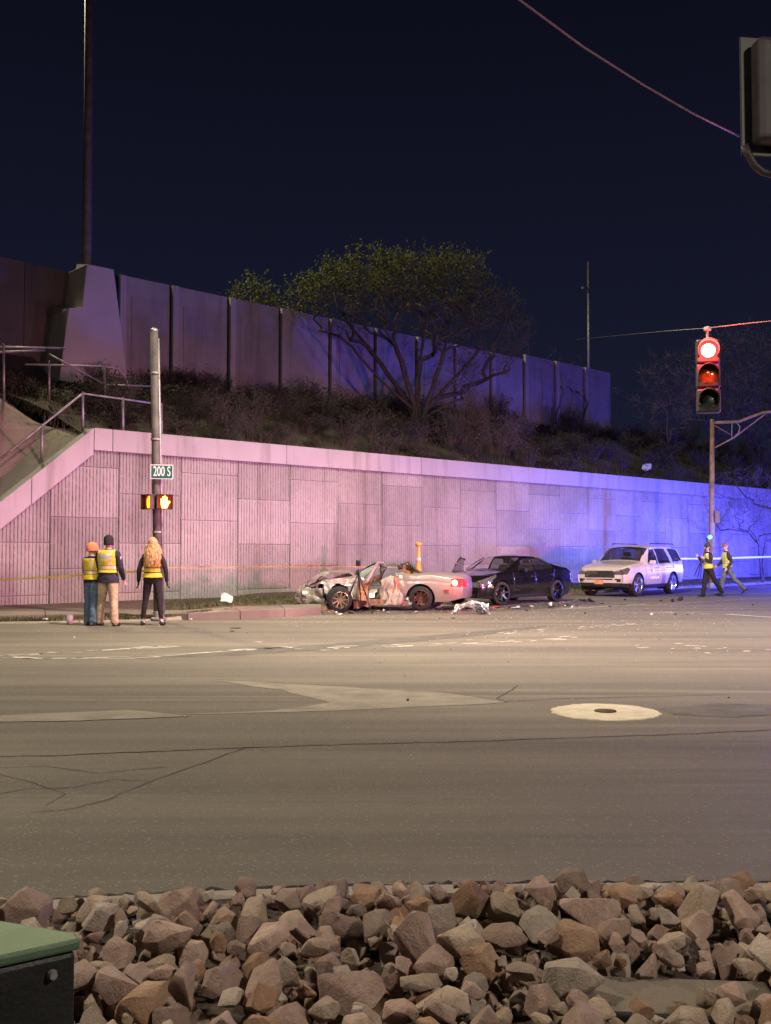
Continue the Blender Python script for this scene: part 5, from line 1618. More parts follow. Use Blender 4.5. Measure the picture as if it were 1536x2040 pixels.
def knit_cap(root, J, m, name, low=0.0, k=1.12, peak=False):
    mb = MB(); HR = J['HR']; hp = J['hp']
    rings = []
    for z, r in ((low, 1.0), (low + 0.015, 1.03), (0.05, 1.0), (0.085, 0.86), (0.112, 0.60), (0.130, 0.25), (0.134, 0.05)):
        rings.append((hp(-0.006, 0, z), HR @ Vector((0.104 * r * k, 0, 0)), HR @ Vector((0, 0.081 * r * k * 1.02, 0))))
    mb.loft(rings, 22)
    if peak:
        mb.loft([(hp(0.08, 0, low + 0.02), HR @ Vector((0, 0.075, 0)), HR @ Vector((0, 0, 0.008))), (hp(0.13, 0, low + 0.015), HR @ Vector((0, 0.07, 0)), HR @ Vector((0, 0, 0.007))), (hp(0.165, 0, low + 0.005), HR @ Vector((0, 0.04, 0)), HR @ Vector((0, 0, 0.005)))], 14)
    return mb.build(name, m, root, smooth=True)
def vest_std(h, c):
    if 1.105 < h < 1.150: return 1
    if 1.165 < h < 1.175 or 1.085 < h < 1.095: return 2
    if h > 1.17 and 0.085 < abs(c[1]) < 0.125: return 1
    return 0
def vest_badge(h, c):
    if c[0] < -0.02 and 1.28 < h < 1.40 and abs(c[1] + 0.0) < 0.075: return 1
    return vest_std(h, c)
def vest_two(h, c):
    if 1.04 < h < 1.075 or 1.145 < h < 1.18: return 2
    return 0

# three watchers by the signal pole, backs to the road
YAW_AWAY = R(90)
m1 = dict(skin=M_SKIN, top=M_BLACKC, pants=M_DENIM, shoe=M_SNEAK, sock=M_SOCK, vest=M_VEST)
r1, J1 = person('person in blue jeans, orange cap and yellow vest with folded arms', G(181, 1246), R(62), m1, H=1.63, legs=((3, 4, 0), (-3, 3, 0)), stance=0.06,
                arms=(((0.05, 0.04, -0.27), (0.24, -0.08, -0.20)), ((0.05, -0.04, -0.27), (0.24, 0.06, -0.17))), head_yaw=R(-40), vest=vest_std, vest_z=(0.97, 1.43), pant_r=1.10, group=None)
knit_cap(r1, J1, M_CAPO, 'cap', -0.055, 1.16)
m2 = dict(skin=M_SKIN, top=M_NAVY, pants=M_KHAKI, shoe=M_SHOE, sock=M_BLACKC, vest=M_VEST)
r2, J2 = person('tall person in khaki trousers, black beanie and yellow vest over a navy jacket', G(214, 1247), R(80), m2, H=1.80, legs=((6, 4, 0), (-4, 4, 0)), stance=0.20,
                arms=(((0.03, 0.06, -0.27), (0.22, -0.02, -0.33)), ((0.0, -0.07, -0.29), (0.15, -0.06, -0.50))), head_yaw=R(-8), build=1.10, jacket=True, vest=vest_badge, vest_z=(1.02, 1.47), pant_r=1.14, sleeves=1.15)
knit_cap(r2, J2, M_BLACKC, 'beanie', -0.085, 1.10)
mb = MB(); mb.lathe([(0.0, 0.006), (0.035, 0.006), (0.04, 0.0)], 12, axis='Y', c=(0, 0, 0)); pch = mb.build('shoulder_patch', M_REFL, r2, loc=J2['T'](1.33) + Vector((-0.03, -0.285, 0)))
pch.rotation_euler = (0, 0, R(180))
m3 = dict(skin=M_SKIN, top=M_BLACKC, pants=M_BLACKC, shoe=M_SHOE, sock=M_SOCK, vest=M_VEST, glove=M_BLACKC)
r3, J3 = person('person with long blond hair in black leggings and a bright yellow vest', G(303, 1246), R(90), m3, H=1.74, legs=((2, 2, 0), (-1, 1, 0)), stance=0.22,
                arms=(((-0.02, 0.10, -0.28), (0.02, 0.12, -0.52)), ((-0.02, -0.10, -0.28), (0.02, -0.12, -0.52))), vest=vest_two, vest_z=(0.955, 1.45), tight=True, female=True, sleeves=0.95, build=1.02)
mb = MB(); rnd = random.Random(5)
hp = J3['hp']
for q in range(230):
    a = rnd.uniform(-2.5, 2.5)                      # measured from the back of the head
    rr0 = 1.0
    st = hp(-0.03 + 0.02 * math.cos(a), 0.03 * math.sin(a), 0.128)
    L = rnd.uniform(0.34, 0.50) if abs(a) < 1.9 else rnd.uniform(0.22, 0.36)
    pts = [st]; ph = rnd.uniform(0, 6.28); fr = rnd.uniform(18, 26)
    for k_ in range(1, 15):
        u = k_ / 14
        if u < 0.3:
            t = u / 0.3; ang_ = t * 1.6
            rx_ = 0.108 * math.sin(ang_); z = 0.128 * math.cos(ang_) - 0.012
            p = hp(-0.008 - math.cos(a) * rx_ * 1.02, math.sin(a) * rx_ * 0.88, z)
        else:
            t = (u - 0.3) / 0.7
            rad = 0.108 + 0.045 * math.sin(t * 2.2) + 0.012 * math.sin(fr * u + ph)
            p = hp(-0.008 - math.cos(a) * rad * (1.0 + 0.25 * t) - 0.03 * t, math.sin(a) * rad * (0.95 + 0.35 * t * (1 - 0.5 * t)) + 0.014 * math.sin(fr * u * 1.2 + ph), -0.015 - t * L)
        pts.append(p)
    mb.tube(pts, [0.008] * 4 + [0.0095] * 7 + [0.007, 0.005, 0.003, 0.002], 5)
rings = []
for z, r_ in ((-0.05, 0.98), (0.0, 1.04), (0.05, 1.03), (0.085, 0.88), (0.112, 0.62), (0.128, 0.25), (0.131, 0.05)):
    rings.append((hp(-0.016, 0, z), J3['HR'] @ Vector((0.108 * r_, 0, 0)), J3['HR'] @ Vector((0, 0.088 * r_, 0))))
mb.loft(rings, 22)
mb.build('hair', M_HAIRB, r3, smooth=True)

# two investigators walking
m4 = dict(skin=M_SKIN, top=M_NAVY, pants=M_BLACKC, shoe=M_SHOE, sock=M_BLACKC, vest=M_VESTL)
r4, J4 = person('person in black trousers and lime vest walking with a tripod on the shoulder', G(1412, 1189), R(196), m4, H=1.78, lean=0.03, legs=((-24, 12, 22), (12, 4, -4)), stance=0.06,
                arms=(((0.04, 0.05, -0.28), (0.22, 0.0, -0.14)), ((0.06, -0.04, -0.27), (0.24, -0.02, -0.08))), head_yaw=R(10), vest=vest_std, vest_z=(0.93, 1.44), pant_r=1.1)
knit_cap(r4, J4, M_HAIRD, 'hair', 0.0, 1.04)
m5 = dict(skin=M_SKIN, top=M_OLIVE, pants=M_DENIMG, shoe=M_SHOE, sock=M_BLACKC, vest=M_VESTL)
r5, J5 = person('person in grey jeans, cap and lime vest walking behind the one with the tripod', G(1450, 1187.5), R(184), m5, H=1.83, lean=0.06, legs=((-30, 20, 34), (18, 6, -8)), stance=0.06,
                arms=(((-0.09, 0.05, -0.28), (0.06, 0.04, -0.46)), ((0.08, -0.05, -0.28), (0.24, -0.02, -0.40))), head_pitch=0.25, vest=vest_std, vest_z=(0.93, 1.45), pant_r=1.1)
knit_cap(r5, J5, pmat('tan_cap', (0.20, 0.12, 0.08), 0.8), 'cap', 0.0, 1.08, True)

# ================================================================== PLANTS
M_BARK = pmat('bark', (0.075, 0.060, 0.055), 0.9, var=0.3, scale=9, bump=0.6, bscale=25)
M_TWIG = pmat('twig', (0.16, 0.125, 0.12), 0.9, var=0.3, scale=9)
M_LEAFA = pmat('leaf_yellow_green', (0.15, 0.165, 0.035), 0.7, var=0.3, scale=3)
M_LEAFB = pmat('leaf_green', (0.095, 0.13, 0.03), 0.7, var=0.3, scale=3)
M_LEAFC = pmat('leaf_dry', (0.11, 0.085, 0.05), 0.8, var=0.3, scale=3)
M_LEAFD = pmat('leaf_dark', (0.030, 0.032, 0.020), 0.8, var=0.3, scale=3)

def leafy(m):                             # leaves let light through
    nt = m.node_tree; b = nt.nodes['Principled BSDF']; out = nt.nodes['Material Output']
    tr_ = nt.nodes.new('ShaderNodeBsdfTranslucent'); mx = nt.nodes.new('ShaderNodeMixShader'); mx.inputs[0].default_value = 0.5
    src = b.inputs['Base Color'].links[0].from_socket
    nt.links.new(src, tr_.inputs['Color']); nt.links.new(b.outputs[0], mx.inputs[1]); nt.links.new(tr_.outputs[0], mx.inputs[2]); nt.links.new(mx.outputs[0], out.inputs['Surface'])
for m_ in (M_LEAFA, M_LEAFB): leafy(m_)
def colonise(base, stems, targets, rnd, seg=0.35, trunk_r=None):
    """grow from the base towards target points; each target joins the nearest earlier branch"""
    nodes = [Vector(base)]; parent = [-1]
    for st in stems:                       # main stems given as lists of points
        prev = 0
        for p in st:
            a = nodes[prev]; p = Vector(p); n = max(1, int((p - a).length / seg))
            for i in range(1, n + 1):
                q = a.lerp(p, i / n) + Vector((rnd.gauss(0, 0.02), rnd.gauss(0, 0.02), rnd.gauss(0, 0.015)))
                nodes.append(q); parent.append(prev); prev = len(nodes) - 1
    arr = np.array([tuple(p) for p in nodes]); b = np.array(base)
    order = sorted(targets, key=lambda p: (Vector(p) - Vector(base)).length)
    tips = []
    for t in order:
        tv = np.array(t); d = np.linalg.norm(arr - tv, axis=1)
        # prefer joints lower than the target, so branches rise
        pen = np.where(arr[:, 2] > tv[2] - 0.1, 0.6, 0.0)
        j = int(np.argmin(d + pen)); a = Vector(arr[j]); p = Vector(t)
        L = (p - a).length; n = max(1, int(L / seg)); prev = j; new = []
        mid = Vector((rnd.gauss(0, 0.06), rnd.gauss(0, 0.06), 0.05)) * L
        for i in range(1, n + 1):
            u = i / n
            q = a.lerp(p, u) + mid * math.sin(u * math.pi)
            nodes.append(q); parent.append(prev); prev = len(nodes) - 1; new.append(tuple(q))
        arr = np.vstack([arr, np.array(new)]); tips.append(prev)
    rad = [0.0] * len(nodes); kids = [[] for _ in nodes]
    for i in range(1, len(nodes)): kids[parent[i]].append(i)
    E = 2.25
    for i in range(len(nodes) - 1, -1, -1):
        s = sum(rad[c] ** E for c in kids[i]); rad[i] = max(0.0055, s ** (1 / E) * 1.0) if kids[i] else 0.0055
    if trunk_r:
        k = trunk_r / rad[0]
        rad = [max(0.005, r * (k if r > 0.012 else 1)) for r in rad]
    return nodes, parent, rad, kids
def branch_mesh(nodes, parent, rad, kids, mb):
    # chains from every fork
    for i in range(len(nodes)):
        if i == 0: starts = kids[0]
        elif len(kids[i]) >= 2: starts = kids[i]
        else: continue
        for c in starts:
            ch = [i, c]
            while len(kids[ch[-1]]) == 1: ch.append(kids[ch[-1]][0])
            rr = [min(rad[ch[1]] * 1.1, rad[i])] + [rad[q] for q in ch[1:]]
            mx = max(rr); n = 9 if mx > 0.08 else (6 if mx > 0.03 else (4 if mx > 0.012 else 3))
            mb.tube([nodes[q] for q in ch], rr, n, 0, cap=False)
TWW = [0.0065]
def twigs_and_leaves(nodes, rad, kids, rnd, mbt, mbl, per, tl, leaf_fn, leaf_size, mats_n, down=0.0, spread=1.0):
    for i, p in enumerate(nodes):
        if rad[i] > 0.03: continue
        nt_ = per if not kids[i] else max(1, per // 2)
        for _ in range(nt_):
            d = Vector((rnd.gauss(0, 1) * spread, rnd.gauss(0, 1) * spread, rnd.gauss(0.55, 0.8) - down)).normalized()
            L = tl * rnd.uniform(0.45, 1.25)
            mid = p + d * L * 0.5 + Vector((rnd.gauss(0, 0.05), rnd.gauss(0, 0.05), rnd.gauss(0, 0.05))) * L
            end = p + d * L + Vector((0, 0, 0.18 * L - down * 0.25 * L))
            w = TWW[0]
            sd = d.cross(Vector((rnd.random() - 0.5, rnd.random() - 0.5, rnd.random() - 0.5))).normalized() * w
            sd2 = d.cross(sd).normalized() * w
            mbt.add([p + sd, p - sd, mid + sd * 0.8, mid - sd * 0.8, end, p + sd2, p - sd2, mid + sd2 * 0.8, mid - sd2 * 0.8], [(0, 1, 3, 2), (2, 3, 4), (5, 6, 8, 7), (7, 8, 4)], 1)
            k = leaf_fn(end)
            n = int(k) + (1 if rnd.random() < k - int(k) else 0)
            for _ in range(n):
                u = rnd.uniform(0.3, 1.05)
                c = p.lerp(mid, u * 2) if u < 0.5 else mid.lerp(end, (u - 0.5) * 2)
                c = c + Vector((rnd.gauss(0, 0.03), rnd.gauss(0, 0.03), rnd.gauss(0, 0.03)))
                a = Vector((rnd.gauss(0, 1), rnd.gauss(0, 1), rnd.gauss(0, 0.8))).normalized(); b_ = a.orthogonal().normalized()
                b_ = Matrix.Rotation(rnd.uniform(0, 6.28), 3, a) @ b_
                s = leaf_size * rnd.uniform(0.6, 1.3)
                mbl.add([c - a * s * 0.5, c + b_ * s * 0.28, c + a * s * 0.55, c - b_ * s * 0.28], [(0, 1, 2, 3)], rnd.randrange(mats_n))
def ell_points(cx, cy, Y, rxp, ryp, depth, n, rnd, shell=0.55):
    out = []
    c = D(cx, cy, Y); s = Y / F
    while len(out) < n:
        v = Vector((rnd.gauss(0, 1), rnd.gauss(0, 1), rnd.gauss(0, 1))).normalized() * (rnd.uniform(shell ** 3, 1) ** (1 / 3))
        out.append(tuple(c + Vector((v.x * rxp * s, v.y * depth, v.z * ryp * s))))
    return out
def tree(label, name, base, stems, targets, seed, per, tl, leaf_fn, leaf_size, trunk_r, leafm, group=None, down=0.0, cat='tree', seg=0.35, spread=1.0):
    rnd = random.Random(seed)
    root = thing(name, label, cat, base, 0, group)
    B0 = Vector(base)
    n, p, r, k = colonise((0, 0, 0), [[Vector(q) - B0 for q in s] for s in stems], [tuple(Vector(q) - B0 for _ in (0,))[0] for q in targets], rnd, seg, trunk_r)
    mt = MB(); mtw = MB(); ml = MB()
    branch_mesh(n, p, r, k, mt)
    twigs_and_leaves(n, r, k, rnd, mtw, ml, per, tl, lambda q: leaf_fn(q + B0, rnd), leaf_size, len(leafm), down, spread)
    mt.build('trunk', M_BARK, root, smooth=True, recalc=False)
    cm = MB()
    cm.v = mtw.v + ml.v; o = len(mtw.v)
    cm.f = mtw.f + [tuple(i + o for i in f) for f in ml.f]; cm.m = [0] * len(mtw.f) + [m + 1 for m in ml.m]
    cm.build('crown', [M_TWIG] + leafm, root, recalc=False)
    return root
rnd = random.Random(21)
# the big spreading tree on the bank
YT = 43.0
def on_bank(px, d):
    t = WP(px, 900, d)[0]; return WL(t, d, bank_z(t, d) - 0.05)
base = on_bank(838, 4.6); YT = base.y
stems = [[D(822, 800, YT), D(800, 720, YT - 0.3), D(770, 640, YT - 0.5)], [D(834, 790, YT + .2), D(838, 700, YT + .4), D(850, 610, YT + .6)], [D(852, 800, YT - .3), D(880, 720, YT - .5), D(905, 620, YT - .8)],
         [D(845, 820, YT + .1), D(900, 760, YT + .3), D(960, 690, YT + .4)], [D(822, 815, YT - .2), D(760, 760, YT - .6), D(690, 680, YT - 1.0), D(640, 640, YT - 1.2)], [D(815, 805, YT + .4), D(740, 700, YT + .8), D(690, 640, YT + 1.2)], [D(850, 830, YT), D(900, 800, YT - .5), D(960, 780, YT - .8)]]
tg = []
for (cx, cy, rx_, ry_, dep, n_) in ((650, 575, 58, 45, 1.4, 85), (735, 560, 80, 55, 2.0, 150), (820, 565, 80, 58, 2.2, 150), (905, 560, 70, 52, 2.0, 120), (970, 620, 62, 52, 1.8, 100), (1025, 670, 42, 48, 1.3, 60), (850, 650, 130, 60, 2.4, 130),
                                    (700, 640, 80, 36, 1.8, 60), (960, 720, 70, 40, 1.6, 60), (900, 760, 70, 40, 1.4, 40)):
    tg += ell_points(cx, cy, YT, rx_, ry_, dep, n_, rnd, 0.3)
def leaf_big(q, r_):
    zt = D(800, 640, YT).z; h = (q.z - zt) / (D(800, 510, YT).z - zt)
    return max(0.0, min(3.2, 0.6 + 3.6 * h)) + (0.15 if h < 0 else 0)
tree('large spreading tree with sparse green leaves on the embankment', 'spreading_tree', base, stems, tg, 3, 8, 0.60, leaf_big, 0.135, 0.24, [M_LEAFA, M_LEAFB, M_LEAFA])
# tree tops showing over the upper wall
def back_tree(px, py, d, rx_, ry_, n_, seed, lf, label, ls=0.14):
    t, z = WP(px, py, d); c = WL(t, d, z); Yb = c.y
    b = WL(t, d, bank_z(t, ND) - 0.2)
    tg_ = ell_points(px, py, Yb, rx_, ry_, rx_ * Yb / F * 0.8, n_, rnd, 0.2)
    return tree(label, 'leafy_tree', b, [[b.lerp(c, 0.4), b.lerp(c, 0.75)]], tg_, seed, 6, 0.6, lf, ls, 0.16, [M_LEAFA, M_LEAFB], 'trees behind the upper wall')
back_tree(505, 600, ND + 3.0, 55, 48, 90, 31, lambda q, r_: 2.6, 'small leafy tree whose top shows over the upper wall, beside the big tree')
back_tree(590, 605, ND + 3.0, 45, 44, 60, 32, lambda q, r_: 2.0, 'low leafy tree behind the upper wall, half hidden by the big tree')
# bare trees at the right
def bare_tree(px_base, d, top_px, rx_, ry_, n_, seed, label, lf=0.25, tr=0.10, per=10, tl=0.6, name='bare_tree', base=None, group='bare trees on the right of the embankment'):
    b = base if base is not None else on_bank(px_base, d); Yb = b.y
    c = D(top_px[0], top_px[1], Yb)
    tg_ = ell_points(top_px[0], top_px[1], Yb, rx_, ry_, rx_ * Yb / F * 0.7, n_, rnd, 0.15)
    return tree(label, name, b, [[b.lerp(c, 0.35), b.lerp(c, 0.8)], [b.lerp(c, 0.3) + Vector((0.15, 0, 0)), b.lerp(c, 0.7) + Vector((0.6, 0.2, 0))]], tg_, seed, per, tl, lambda q, r_: lf, 0.10, tr, [M_LEAFC, M_LEAFB], group)
TWW[0] = 0.010
bare_tree(1330, 6.0, (1330, 790), 70, 90, 120, 41, 'bare twiggy tree beyond the end of the upper wall')
bare_tree(1420, 5.0, (1430, 770), 85, 110, 170, 42, 'wide bare tree behind the red traffic signal', 0.6, 0.14, 11, 0.75)
bare_tree(1510, 4.0, (1510, 760), 80, 125, 170, 43, 'tall bare tree rising behind the signal mast arm', 0.4, 0.14, 11, 0.75)
bare_tree(1600, 4.0, (1590, 800), 90, 120, 120, 44, 'bare tree at the far end of the embankment', 0.3, 0.12)
TWW[0] = 0.0065
# saplings in front of the upper wall
for k_, (px, ty, lab) in enumerate(((1100, 730, 'thin bare sapling in front of the upper wall, next to the big tree'), (1152, 745, 'thin bare sapling in front of the upper wall below the lamp pole'), (1232, 790, 'thin bare sapling at the end of the upper wall'))):
    bare_tree(px, ND - 1.0, (px, ty + 30), 24, 75, 34, 50 + k_, lab, 0.0, 0.075, 3, 0.35, 'sapling', group='saplings by the upper wall')
# street tree in the verge at the right edge
bst = G(1519, 1160, 0.12) ; bst.z = 0.12
bare_tree(0, 0, (1505, 1000), 110, 75, 230, 61, 'slender bare street tree on the verge in front of the blue-lit wall', 0.1, 0.085, 4, 0.45, 'street_tree', base=bst, group=None)

# shrubs on the bank: a few kinds, copied
def shrub_mesh(seed, h, w, stems, leaf, droop=0.0, mats=None):
    rnd_ = random.Random(seed); mb = MB()
    for _ in range(stems):
        a = rnd_.uniform(0, 6.283); r0 = rnd_.uniform(0, 0.25) * w; tip = rnd_.uniform(0.3, 1.0) * w
        p = Vector((math.cos(a) * r0, math.sin(a) * r0, 0)); e_ = Vector((math.cos(a) * tip, math.sin(a) * tip, h * rnd_.uniform(0.45, 1.0) * (1 - 0.35 * (tip / w) ** 2)))
        m_ = p.lerp(e_, 0.5) + Vector((0, 0, 0.22 * h))
        e_.z -= droop * h * rnd_.random()
        pts = bez(p, m_, e_, 6)
        mb.tube(pts, [0.012, 0.010, 0.009, 0.008, 0.007, 0.005, 0.003], 3, 0, cap=False)
        for i in range(2, 7):
            q = pts[i]
            for _ in range(2):
                d = Vector((rnd_.gauss(0, 1), rnd_.gauss(0, 1), rnd_.gauss(0.4 - droop, 0.7))).normalized() * rnd_.uniform(0.12, 0.40) * (0.4 + 0.3 * h)
                sd = d.orthogonal().normalized() * 0.005
                mb.add([q + sd, q - sd, q + d], [(0, 1, 2)], 0)
                for _ in range(leaf):
                    c = q + d * rnd_.uniform(0.2, 1.05)
                    a1 = Vector((rnd_.gauss(0, 1), rnd_.gauss(0, 1), rnd_.gauss(0, 1))).normalized(); b1 = a1.orthogonal().normalized(); s = rnd_.uniform(0.04, 0.10)
                    mb.add([c - a1 * s * .5, c + b1 * s * .3, c + a1 * s * .5, c - b1 * s * .3], [(0, 1, 2, 3)], 1 + rnd_.randrange(2))
    me = bpy.data.meshes.new('shrub'); me.from_pydata([tuple(q) for q in mb.v], [], mb.f)
    for m_ in (mats or [pmat('shrub_twig', (0.075, 0.06, 0.058), 0.9, var=0.3, scale=9), M_LEAFD, pmat('shrub_leaf', (0.065, 0.052, 0.035), 0.85, var=0.3, scale=3)]): me.materials.append(m_)
    me.polygons.foreach_set('material_index', mb.m); me.update(); return me
SH = [shrub_mesh(1, 1.5, 1.2, 70, 3), shrub_mesh(2, 1.1, 1.4, 80, 3), shrub_mesh(3, 1.9, 1.1, 60, 2), shrub_mesh(4, 0.8, 1.0, 60, 4)]
SHB = shrub_mesh(9, 3.0, 2.0, 170, 1, 0.55, [M_TWIG, M_LEAFC, M_TWIG])
SHL = ['bushy dark shrub on the embankment', 'low spreading dark shrub on the embankment', 'tall upright dark shrub on the embankment', 'small dense dark shrub on the embankment']
rnd = random.Random(77)
def put_shrub(me, lab, px, d, sc_, grp):
    p = on_bank(px, d)
    o = mesh_obj('shrub', me, None, p, (0, 0, rnd.uniform(0, 6.28)), (sc_, sc_, sc_ * rnd.uniform(0.85, 1.15)))
    return tag(o, lab, 'shrub', grp)
put_shrub(SHB, 'large drooping twiggy thicket hanging over the coping below the big tree', 990, 2.2, 1.0, None)
put_shrub(SHB, 'pale drooping thicket at the foot of the big tree trunk', 930, 3.6, 0.85, None)
for px in np.arange(190, 1560, 34):
    for d_ in (0.9, 2.6, 4.8, 7.0, 8.3):
        if rnd.random() < 0.18: continue
        q = rnd.randrange(4)
        put_shrub(SH[q], SHL[q], px + rnd.uniform(-18, 18), d_ + rnd.uniform(-0.5, 0.6), rnd.uniform(0.55, 1.05) * (0.7 if d_ < 1.5 else 1.0), 'shrubs covering the embankment')
# rough growth at the left under the fence
for px, py_, s_ in ((20, 760, 0.9), (55, 780, 0.8), (90, 800, 0.9), (130, 815, 0.8), (105, 835, 0.6), (160, 820, 0.8), (200, 825, 0.8), (240, 830, 0.8), (40, 740, 0.8), (150, 790, 0.9), (75, 770, 0.9)):
    d_ = 4.1 if py_ > 780 else 5.5
    t, z = WP(px, py_, d_)
    o = mesh_obj('shrub', SH[3 if s_ < 0.85 else 1], None, WL(t, d_, bank2(t, d_) - 0.05), (0, 0, rnd.uniform(0, 6)), (s_, s_, s_))
    tag(o, 'straw-coloured weeds growing below the pipe fence left of the pylon', 'weeds', 'weeds below the pipe fence')
# dry grass over the bank: one mass
mb = MB()
for _ in range(24000):
    t = rnd.uniform(t_corner - 1, 62); d_ = rnd.uniform(0.35, ND - 0.1); p = WL(t, d_, bank_z(t, d_))
    hh = rnd.uniform(0.10, 0.42); a = rnd.uniform(0, 6.28); w = 0.008
    dx, dy = math.cos(a), math.sin(a)
    mb.add([p + Vector((-dy * w, dx * w, -0.03)), p + Vector((dy * w, -dx * w, -0.03)), p + Vector((dx * hh * 0.4, dy * hh * 0.4, hh))], [(0, 1, 2)], rnd.randrange(3))
tag(mb.build('bank_grass', [M_LEAFD, M_LEAFC, M_GR1], recalc=False), 'rough dry grass over the dark embankment', 'grass', kind='stuff')

# ================================================================== STREET FURNITURE AND SMALL THINGS
M_STEEL = pmat('galvanised', (0.34, 0.32, 0.32), 0.5, 0.5, var=0.2, scale=6, bump=0.1)
M_POLED = pmat('weathered_pole', (0.115, 0.10, 0.10), 0.7, 0.2, var=0.25, scale=4, bump=0.2)
M_SIGNAL = pmat('signal_black', (0.014, 0.013, 0.013), 0.5, var=0.2)
M_SIGB = pmat('signal_back', (0.022, 0.016, 0.016), 0.6, var=0.3, scale=5)
# --- pedestrian signal pole with the street sign
pb = G(316, 1232, 0.05); pb.z = 0.03; YP = pb.y
tp = D(307, 658, YP)
sp_ = thing('signal_pole', 'grey steel pole carrying the pedestrian signals behind the blond watcher', 'pole', pb)
def rel(p): return Vector(p) - pb
mb = MB(); h = tp.z - pb.z
mb.tube([rel(pb), rel(pb.lerp(tp, 0.5)), rel(tp)], [0.105, 0.095, 0.085], 20); mb.build('shaft', M_POLED, sp_, smooth=True)
mb = MB(); mb.lathe([(0.0, 0.05), (0.05, 0.045), (0.09, 0.01), (0.092, -0.02)], 18, c=rel(tp)); mb.build('cap', M_STEEL, sp_, smooth=True)
mb = MB(); mb.lathe([(0.17, 0.0), (0.17, 0.03), (0.12, 0.05), (0.12, 0.16), (0.105, 0.18)], 18); mb.build('base', M_STEEL, sp_)
mb = MB(); off = Vector((0.115, -0.03, 0))
mb.tube([rel(pb.lerp(tp, 0.02)) + off, rel(pb.lerp(tp, 0.5)) + off * 0.9, rel(pb.lerp(tp, 0.97)) + off * 0.8], 0.028, 8); mb.build('conduit', M_STEEL, sp_, smooth=True)
for u in (0.1, 0.3, 0.62, 0.85):
    mb = MB(); c = rel(pb.lerp(tp, u)); mb.lathe([(0.108, -0.02), (0.112, -0.02), (0.112, 0.02), (0.108, 0.02)], 18, c=c); mb.build('strap', M_STEEL, sp_)
# street name plate
sg = thing('street_sign', 'small green street name sign reading 200 S on the signal pole', 'sign', D(322.5, 940, YP - 0.14))
sg.rotation_euler = (0, 0, R(10))
sw, shh = 44 * YP / F, 28.5 * YP / F
mb = MB(); mb.box((0, 0, 0), (sw, 0.006, shh)); mb.build('plate', pmat('sign_white', (0.78, 0.76, 0.76), 0.4, var=0.04), sg)
mb = MB(); mb.box((0, -0.005, 0), (sw - 0.03, 0.006, shh - 0.03)); mb.build('green_field', pmat('sign_green', (0.01, 0.10, 0.085), 0.4, var=0.08), sg)
tm = text_mesh('200 S', 0.26, 0.003); tm.materials.append(pmat('sign_letter', (0.80, 0.78, 0.80), 0.4, var=0.03))
mesh_obj('lettering', tm, sg, (0, -0.0115, 0.0), (math.pi / 2, 0, 0), (0.64, 1.15, 1))
mb = MB(); mb.box((-0.06, 0.03, 0.07), (0.12, 0.06, 0.03)); mb.box((-0.06, 0.03, -0.07), (0.12, 0.06, 0.03)); mb.build('bracket', M_STEEL, sg)
# pedestrian signal heads
M_HAND = pmat('lit_hand', (1.0, 0.35, 0.05), 0.4, emit=(1.0, 0.36, 0.04), estr=22.0, var=0.0)
M_HANDL = pmat('lit_hand_side', (1.0, 0.35, 0.05), 0.4, emit=(1.0, 0.30, 0.015), estr=4.5, var=0.0)
M_PEDF = pmat('ped_face', (0.10, 0.02, 0.008), 0.25, var=0.1, emit=(1.0, 0.08, 0.01), estr=0.22)
def hand_poly():
    P_ = [(-0.055, -0.13), (0.05, -0.13), (0.075, -0.06), (0.115, 0.0), (0.10, 0.025), (0.06, -0.005), (0.055, 0.10), (0.035, 0.105), (0.028, 0.015), (0.022, 0.015), (0.018, 0.13), (-0.004, 0.13), (-0.008, 0.015), (-0.014, 0.015), (-0.02, 0.115), (-0.042, 0.112), (-0.045, 0.01), (-0.051, 0.01), (-0.058, 0.075), (-0.078, 0.07), (-0.075, -0.06)]
    return P_
def ped_head(px, py, rot, label, mh, narrow):
    e_ = thing('pedestrian_signal', label, 'signal', D(px, py, YP - 0.16), R(rot), 'pedestrian signals on the pole')
    w_, hh = 0.33, 0.31
    mb = MB(); mb.box((0, 0.09, 0), (w_, 0.16, hh)); bevel(mb.build('housing', M_SIGNAL, e_), 0.02)
    mb = MB()
    for (cx, cz, sx, sz) in ((0, hh / 2, w_, 0.012), (0, -hh / 2, w_, 0.012), (w_ / 2, 0, 0.012, hh), (-w_ / 2, 0, 0.012, hh)): mb.box((cx, -0.045, cz), (sx, 0.11, sz))
    mb.build('visor', M_SIGNAL, e_)
    mb = MB(); mb.box((0, 0.005, 0), (w_ - 0.03, 0.012, hh - 0.03)); mb.build('face', M_PEDF, e_)
    mb = MB(); mb.prism(hand_poly(), 0.008, 0, Matrix.Translation((0, -0.012, 0))); mb.build('hand_symbol', mh, e_)
    mb = MB(); mb.box((0.0, 0.19, 0.06), (0.06, 0.06, 0.04)); mb.box((0.0, 0.19, -0.06), (0.06, 0.06, 0.04)); mb.build('bracket', M_STEEL, e_)
    return e_
ped_head(328, 1000, 14, 'pedestrian signal with a bright orange raised hand facing the road', M_HAND, False)
ped_head(297.5, 1000, -42, 'pedestrian signal with a dimmer orange hand turned to the side', M_HANDL, True)
lamp('ped_signal_glow', 'POINT', D(329, 1000, YP - 0.35), 2.2, (1.0, 0.30, 0.04), 0.05)

